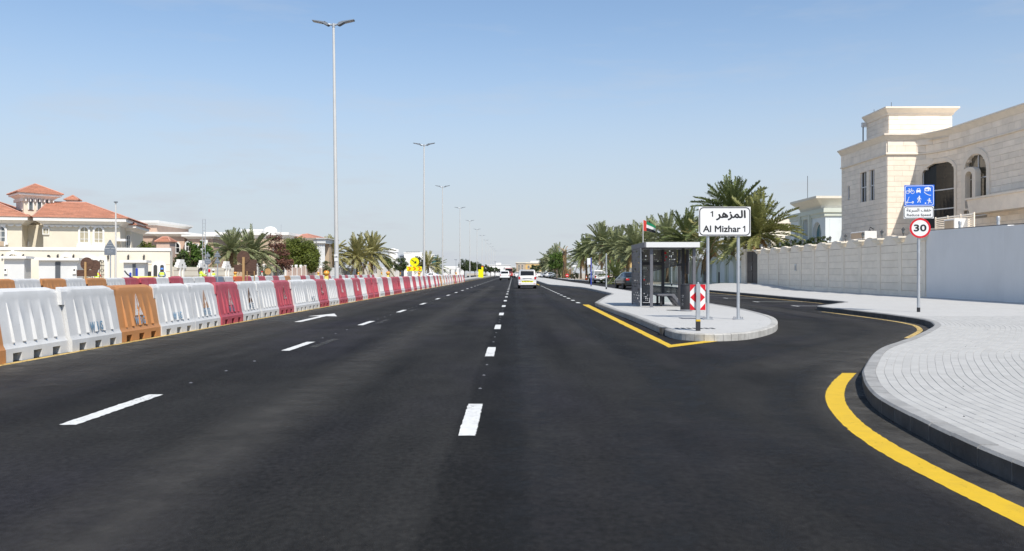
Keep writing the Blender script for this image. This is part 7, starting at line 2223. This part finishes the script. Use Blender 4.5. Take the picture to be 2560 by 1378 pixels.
# ------------------------------------------------------------ people
def person(label, x, y, rz, top, legs, vest=True, hat=None, hair=False, arm='down', h=1.74, base=0.02):
    t = thing('person', label, 'person', (x, y, base), R(rz))
    k = h / 1.74
    me = bpy.data.meshes.new('body')
    J = {'pelvis': (0, 0, .95), 'waist': (0, 0, 1.08), 'chest': (0, 0, 1.30), 'neck': (0, 0, 1.47), 'chin': (0, -.01, 1.55), 'head': (0, -.01, 1.65), 'crown': (0, .0, 1.72)}
    ED = [('pelvis', 'waist'), ('waist', 'chest'), ('chest', 'neck'), ('neck', 'chin'), ('chin', 'head'), ('head', 'crown')]
    RD = {'pelvis': .15, 'waist': .135, 'chest': .155, 'neck': .06, 'chin': .075, 'head': .095, 'crown': .06}
    for s, n in ((-1, 'l'), (1, 'r')):
        J[n + 'sh'] = (s * .18, 0, 1.40)
        if arm == 'down': J[n + 'el'] = (s * .25, .02, 1.12); J[n + 'wr'] = (s * .24, -.1, .90)
        elif arm == 'fold': J[n + 'el'] = (s * .26, -.02, 1.12); J[n + 'wr'] = (s * .08, -.24, 1.12)
        else: J[n + 'el'] = (s * .26, -.1, 1.16); J[n + 'wr'] = (s * .16, -.36, 1.30 if s > 0 else 1.15)
        a = Vector(J[n + 'wr']); d = (a - Vector(J[n + 'el'])).normalized()
        J[n + 'pm'] = tuple(a + d * .07)
        for i in range(5):
            off = Vector((s * (-.03 + .016 * i), -.005, .0))
            J[n + 'f%d' % i] = tuple(a + d * (.16 if i else .10) + off * (1 if i else 1.9)); RD[n + 'f%d' % i] = .008
            ED.append((n + 'pm', n + 'f%d' % i))
        J[n + 'hip'] = (s * .09, 0, .90); J[n + 'kn'] = (s * .11, -.02, .50); J[n + 'an'] = (s * .12, .02, .09); J[n + 'toe'] = (s * .13, -.15, .04)
        ED += [('chest', n + 'sh'), (n + 'sh', n + 'el'), (n + 'el', n + 'wr'), (n + 'wr', n + 'pm'), ('pelvis', n + 'hip'), (n + 'hip', n + 'kn'), (n + 'kn', n + 'an'), (n + 'an', n + 'toe')]
        RD.update({n + 'sh': .075, n + 'el': .05, n + 'wr': .035, n + 'pm': .035, n + 'hip': .105, n + 'kn': .068, n + 'an': .05, n + 'toe': .042})
    names = list(J)
    me.from_pydata([Vector(J[q]) * k for q in names], [(names.index(a), names.index(b)) for a, b in ED], [])
    ob = bpy.data.objects.new('tmp_body', me); COL.objects.link(ob)
    sk = ob.modifiers.new('s', 'SKIN'); sk.use_smooth_shade = True
    for i, q in enumerate(names):
        r = RD[q] * k
        sv = me.skin_vertices[0].data[i]
        sv.radius = (r, r * (.72 if q in ('chest', 'waist', 'pelvis') else 1)); sv.use_root = q == 'pelvis'
    ss = ob.modifiers.new('d', 'SUBSURF'); ss.levels = 1
    bpy.context.view_layer.update()
    m2 = bpy.data.meshes.new_from_object(ob.evaluated_get(bpy.context.evaluated_depsgraph_get()))
    bpy.data.objects.remove(ob)
    m2.materials.clear()
    for q in ('skin', top, legs, 'trim_black'): m2.materials.append(MATS[q])
    for p in m2.polygons:
        c = p.center / k
        hand = (c - Vector(J['lwr'])).length < .24 and c.z < Vector(J['lwr']).z + .03 and arm == 'down' or (c - Vector(J['rpm'])).length < .12 or (c - Vector(J['lpm'])).length < .12
        p.material_index = 0 if c.z > 1.475 or hand else 1 if c.z > .93 or abs(c.x) > .19 and c.z > .7 else 2 if c.z > .10 else 3
    m2.name = 'body'
    mk('body', m2, None, t)
    # face
    f = MB()
    MB().lathe([(.004, -.105 * k), (.012, -.09 * k)], 6, (-.03 * k, 0, 1.645 * k), 'y').build('eye', MATS['sign_black'], t)
    MB().lathe([(.004, -.105 * k), (.012, -.09 * k)], 6, (.03 * k, 0, 1.645 * k), 'y').build('eye', MATS['sign_black'], t)
    MB().add([(-.012, -.1, 1.60 * k), (.012, -.1, 1.60 * k), (0, -.13, 1.605 * k), (0, -.1, 1.65 * k)], [(0, 1, 2), (1, 3, 2), (3, 0, 2)]).build('nose', MATS['skin'], t)
    MB().box(-.022, .022, -.1, -.09, 1.57 * k, 1.577 * k).build('mouth', MATS['tail_red'], t)
    for s in (-1, 1): MB().lathe([(.012, -.01), (.022, 0), (.012, .012)], 8, (s * .098 * k, 0, 1.63 * k), 'x').build('ear', MATS['skin'], t)
    if vest:
        prof = []
        vb = MB()
        n = 20
        rows = [(.93, .20, .145), (1.1, .195, .14), (1.25, .215, .15), (1.37, .225, .14), (1.44, .15, .10)]
        vs, fs = [], []
        for z, a, b in rows:
            for i in range(n):
                an = 2 * math.pi * i / n
                vs.append((a * k * math.cos(an), b * k * math.sin(an), z * k))
        for r_ in range(len(rows) - 1):
            for i in range(n):
                j = (i + 1) % n
                fs.append((r_ * n + i, r_ * n + j, (r_ + 1) * n + j, (r_ + 1) * n + i))
        vo = vb.add(vs, fs).build('safety_vest', MATS['vest'], t, smooth=60)
        for z, a, b in ((1.02, .205, .15), (1.18, .21, .152)):
            MB().add([((a * math.cos(2 * math.pi * i / n)) * k, (b * math.sin(2 * math.pi * i / n)) * k, (z + dz) * k) for dz in (0, .05) for i in range(n)], [(i, (i + 1) % n, n + (i + 1) % n, n + i) for i in range(n)]).build('reflective_band', MATS['sign_white'], vo)
    if hat:
        MB().lathe([(.145 * k, 1.665 * k), (.125 * k, 1.68 * k), (.122 * k, 1.73 * k), (.09 * k, 1.785 * k), (.03 * k, 1.805 * k)], 18, (0, -.01, 0)).build('helmet', MATS[hat], t, smooth=60)
    if hair:
        hb = MB().lathe([(.112 * k, 1.60 * k), (.12 * k, 1.68 * k), (.09 * k, 1.745 * k), (.03 * k, 1.765 * k)], 16, (0, .012, 0))
        hb.tube([(0, .10, 1.68 * k), (0, .17, 1.6 * k), (.02, .17, 1.42 * k), (.02, .15, 1.25 * k)], [.05, .055, .05, .02], 8)
        hb.build('hair', MATS['hair'], t, smooth=60)
    return t
mat('helmet_red', (.6, .02, .02), rough=.35, var=.03); mat('helmet_blue', (.06, .20, .55), rough=.35, var=.03); mat('helmet_white', (.75, .75, .75), rough=.35, var=.03)
person('worker in a yellow vest over red clothes with a red helmet, seen from behind', wx(242, 64), 64, 170, 'cloth_red', 'cloth_dark', hat='helmet_red', h=1.68, arm='reach')
person('worker in blue overalls and yellow vest with a blue helmet', wx(405, 66), 66, 10, 'cloth_blue', 'cloth_blue', hat='helmet_blue', h=1.72, arm='fold')
person('woman in a long yellow vest with dark ponytail, facing the survey tripod', wx(503, 66), 66, 120, 'vest', 'cloth_dark', hair=True, h=1.78, arm='reach')
person('surveyor in white shirt and yellow vest with a white helmet, head bowed', wx(533, 72), 72, 60, 'cloth_white', 'cloth_dark', hat='helmet_white', h=1.66, arm='fold')
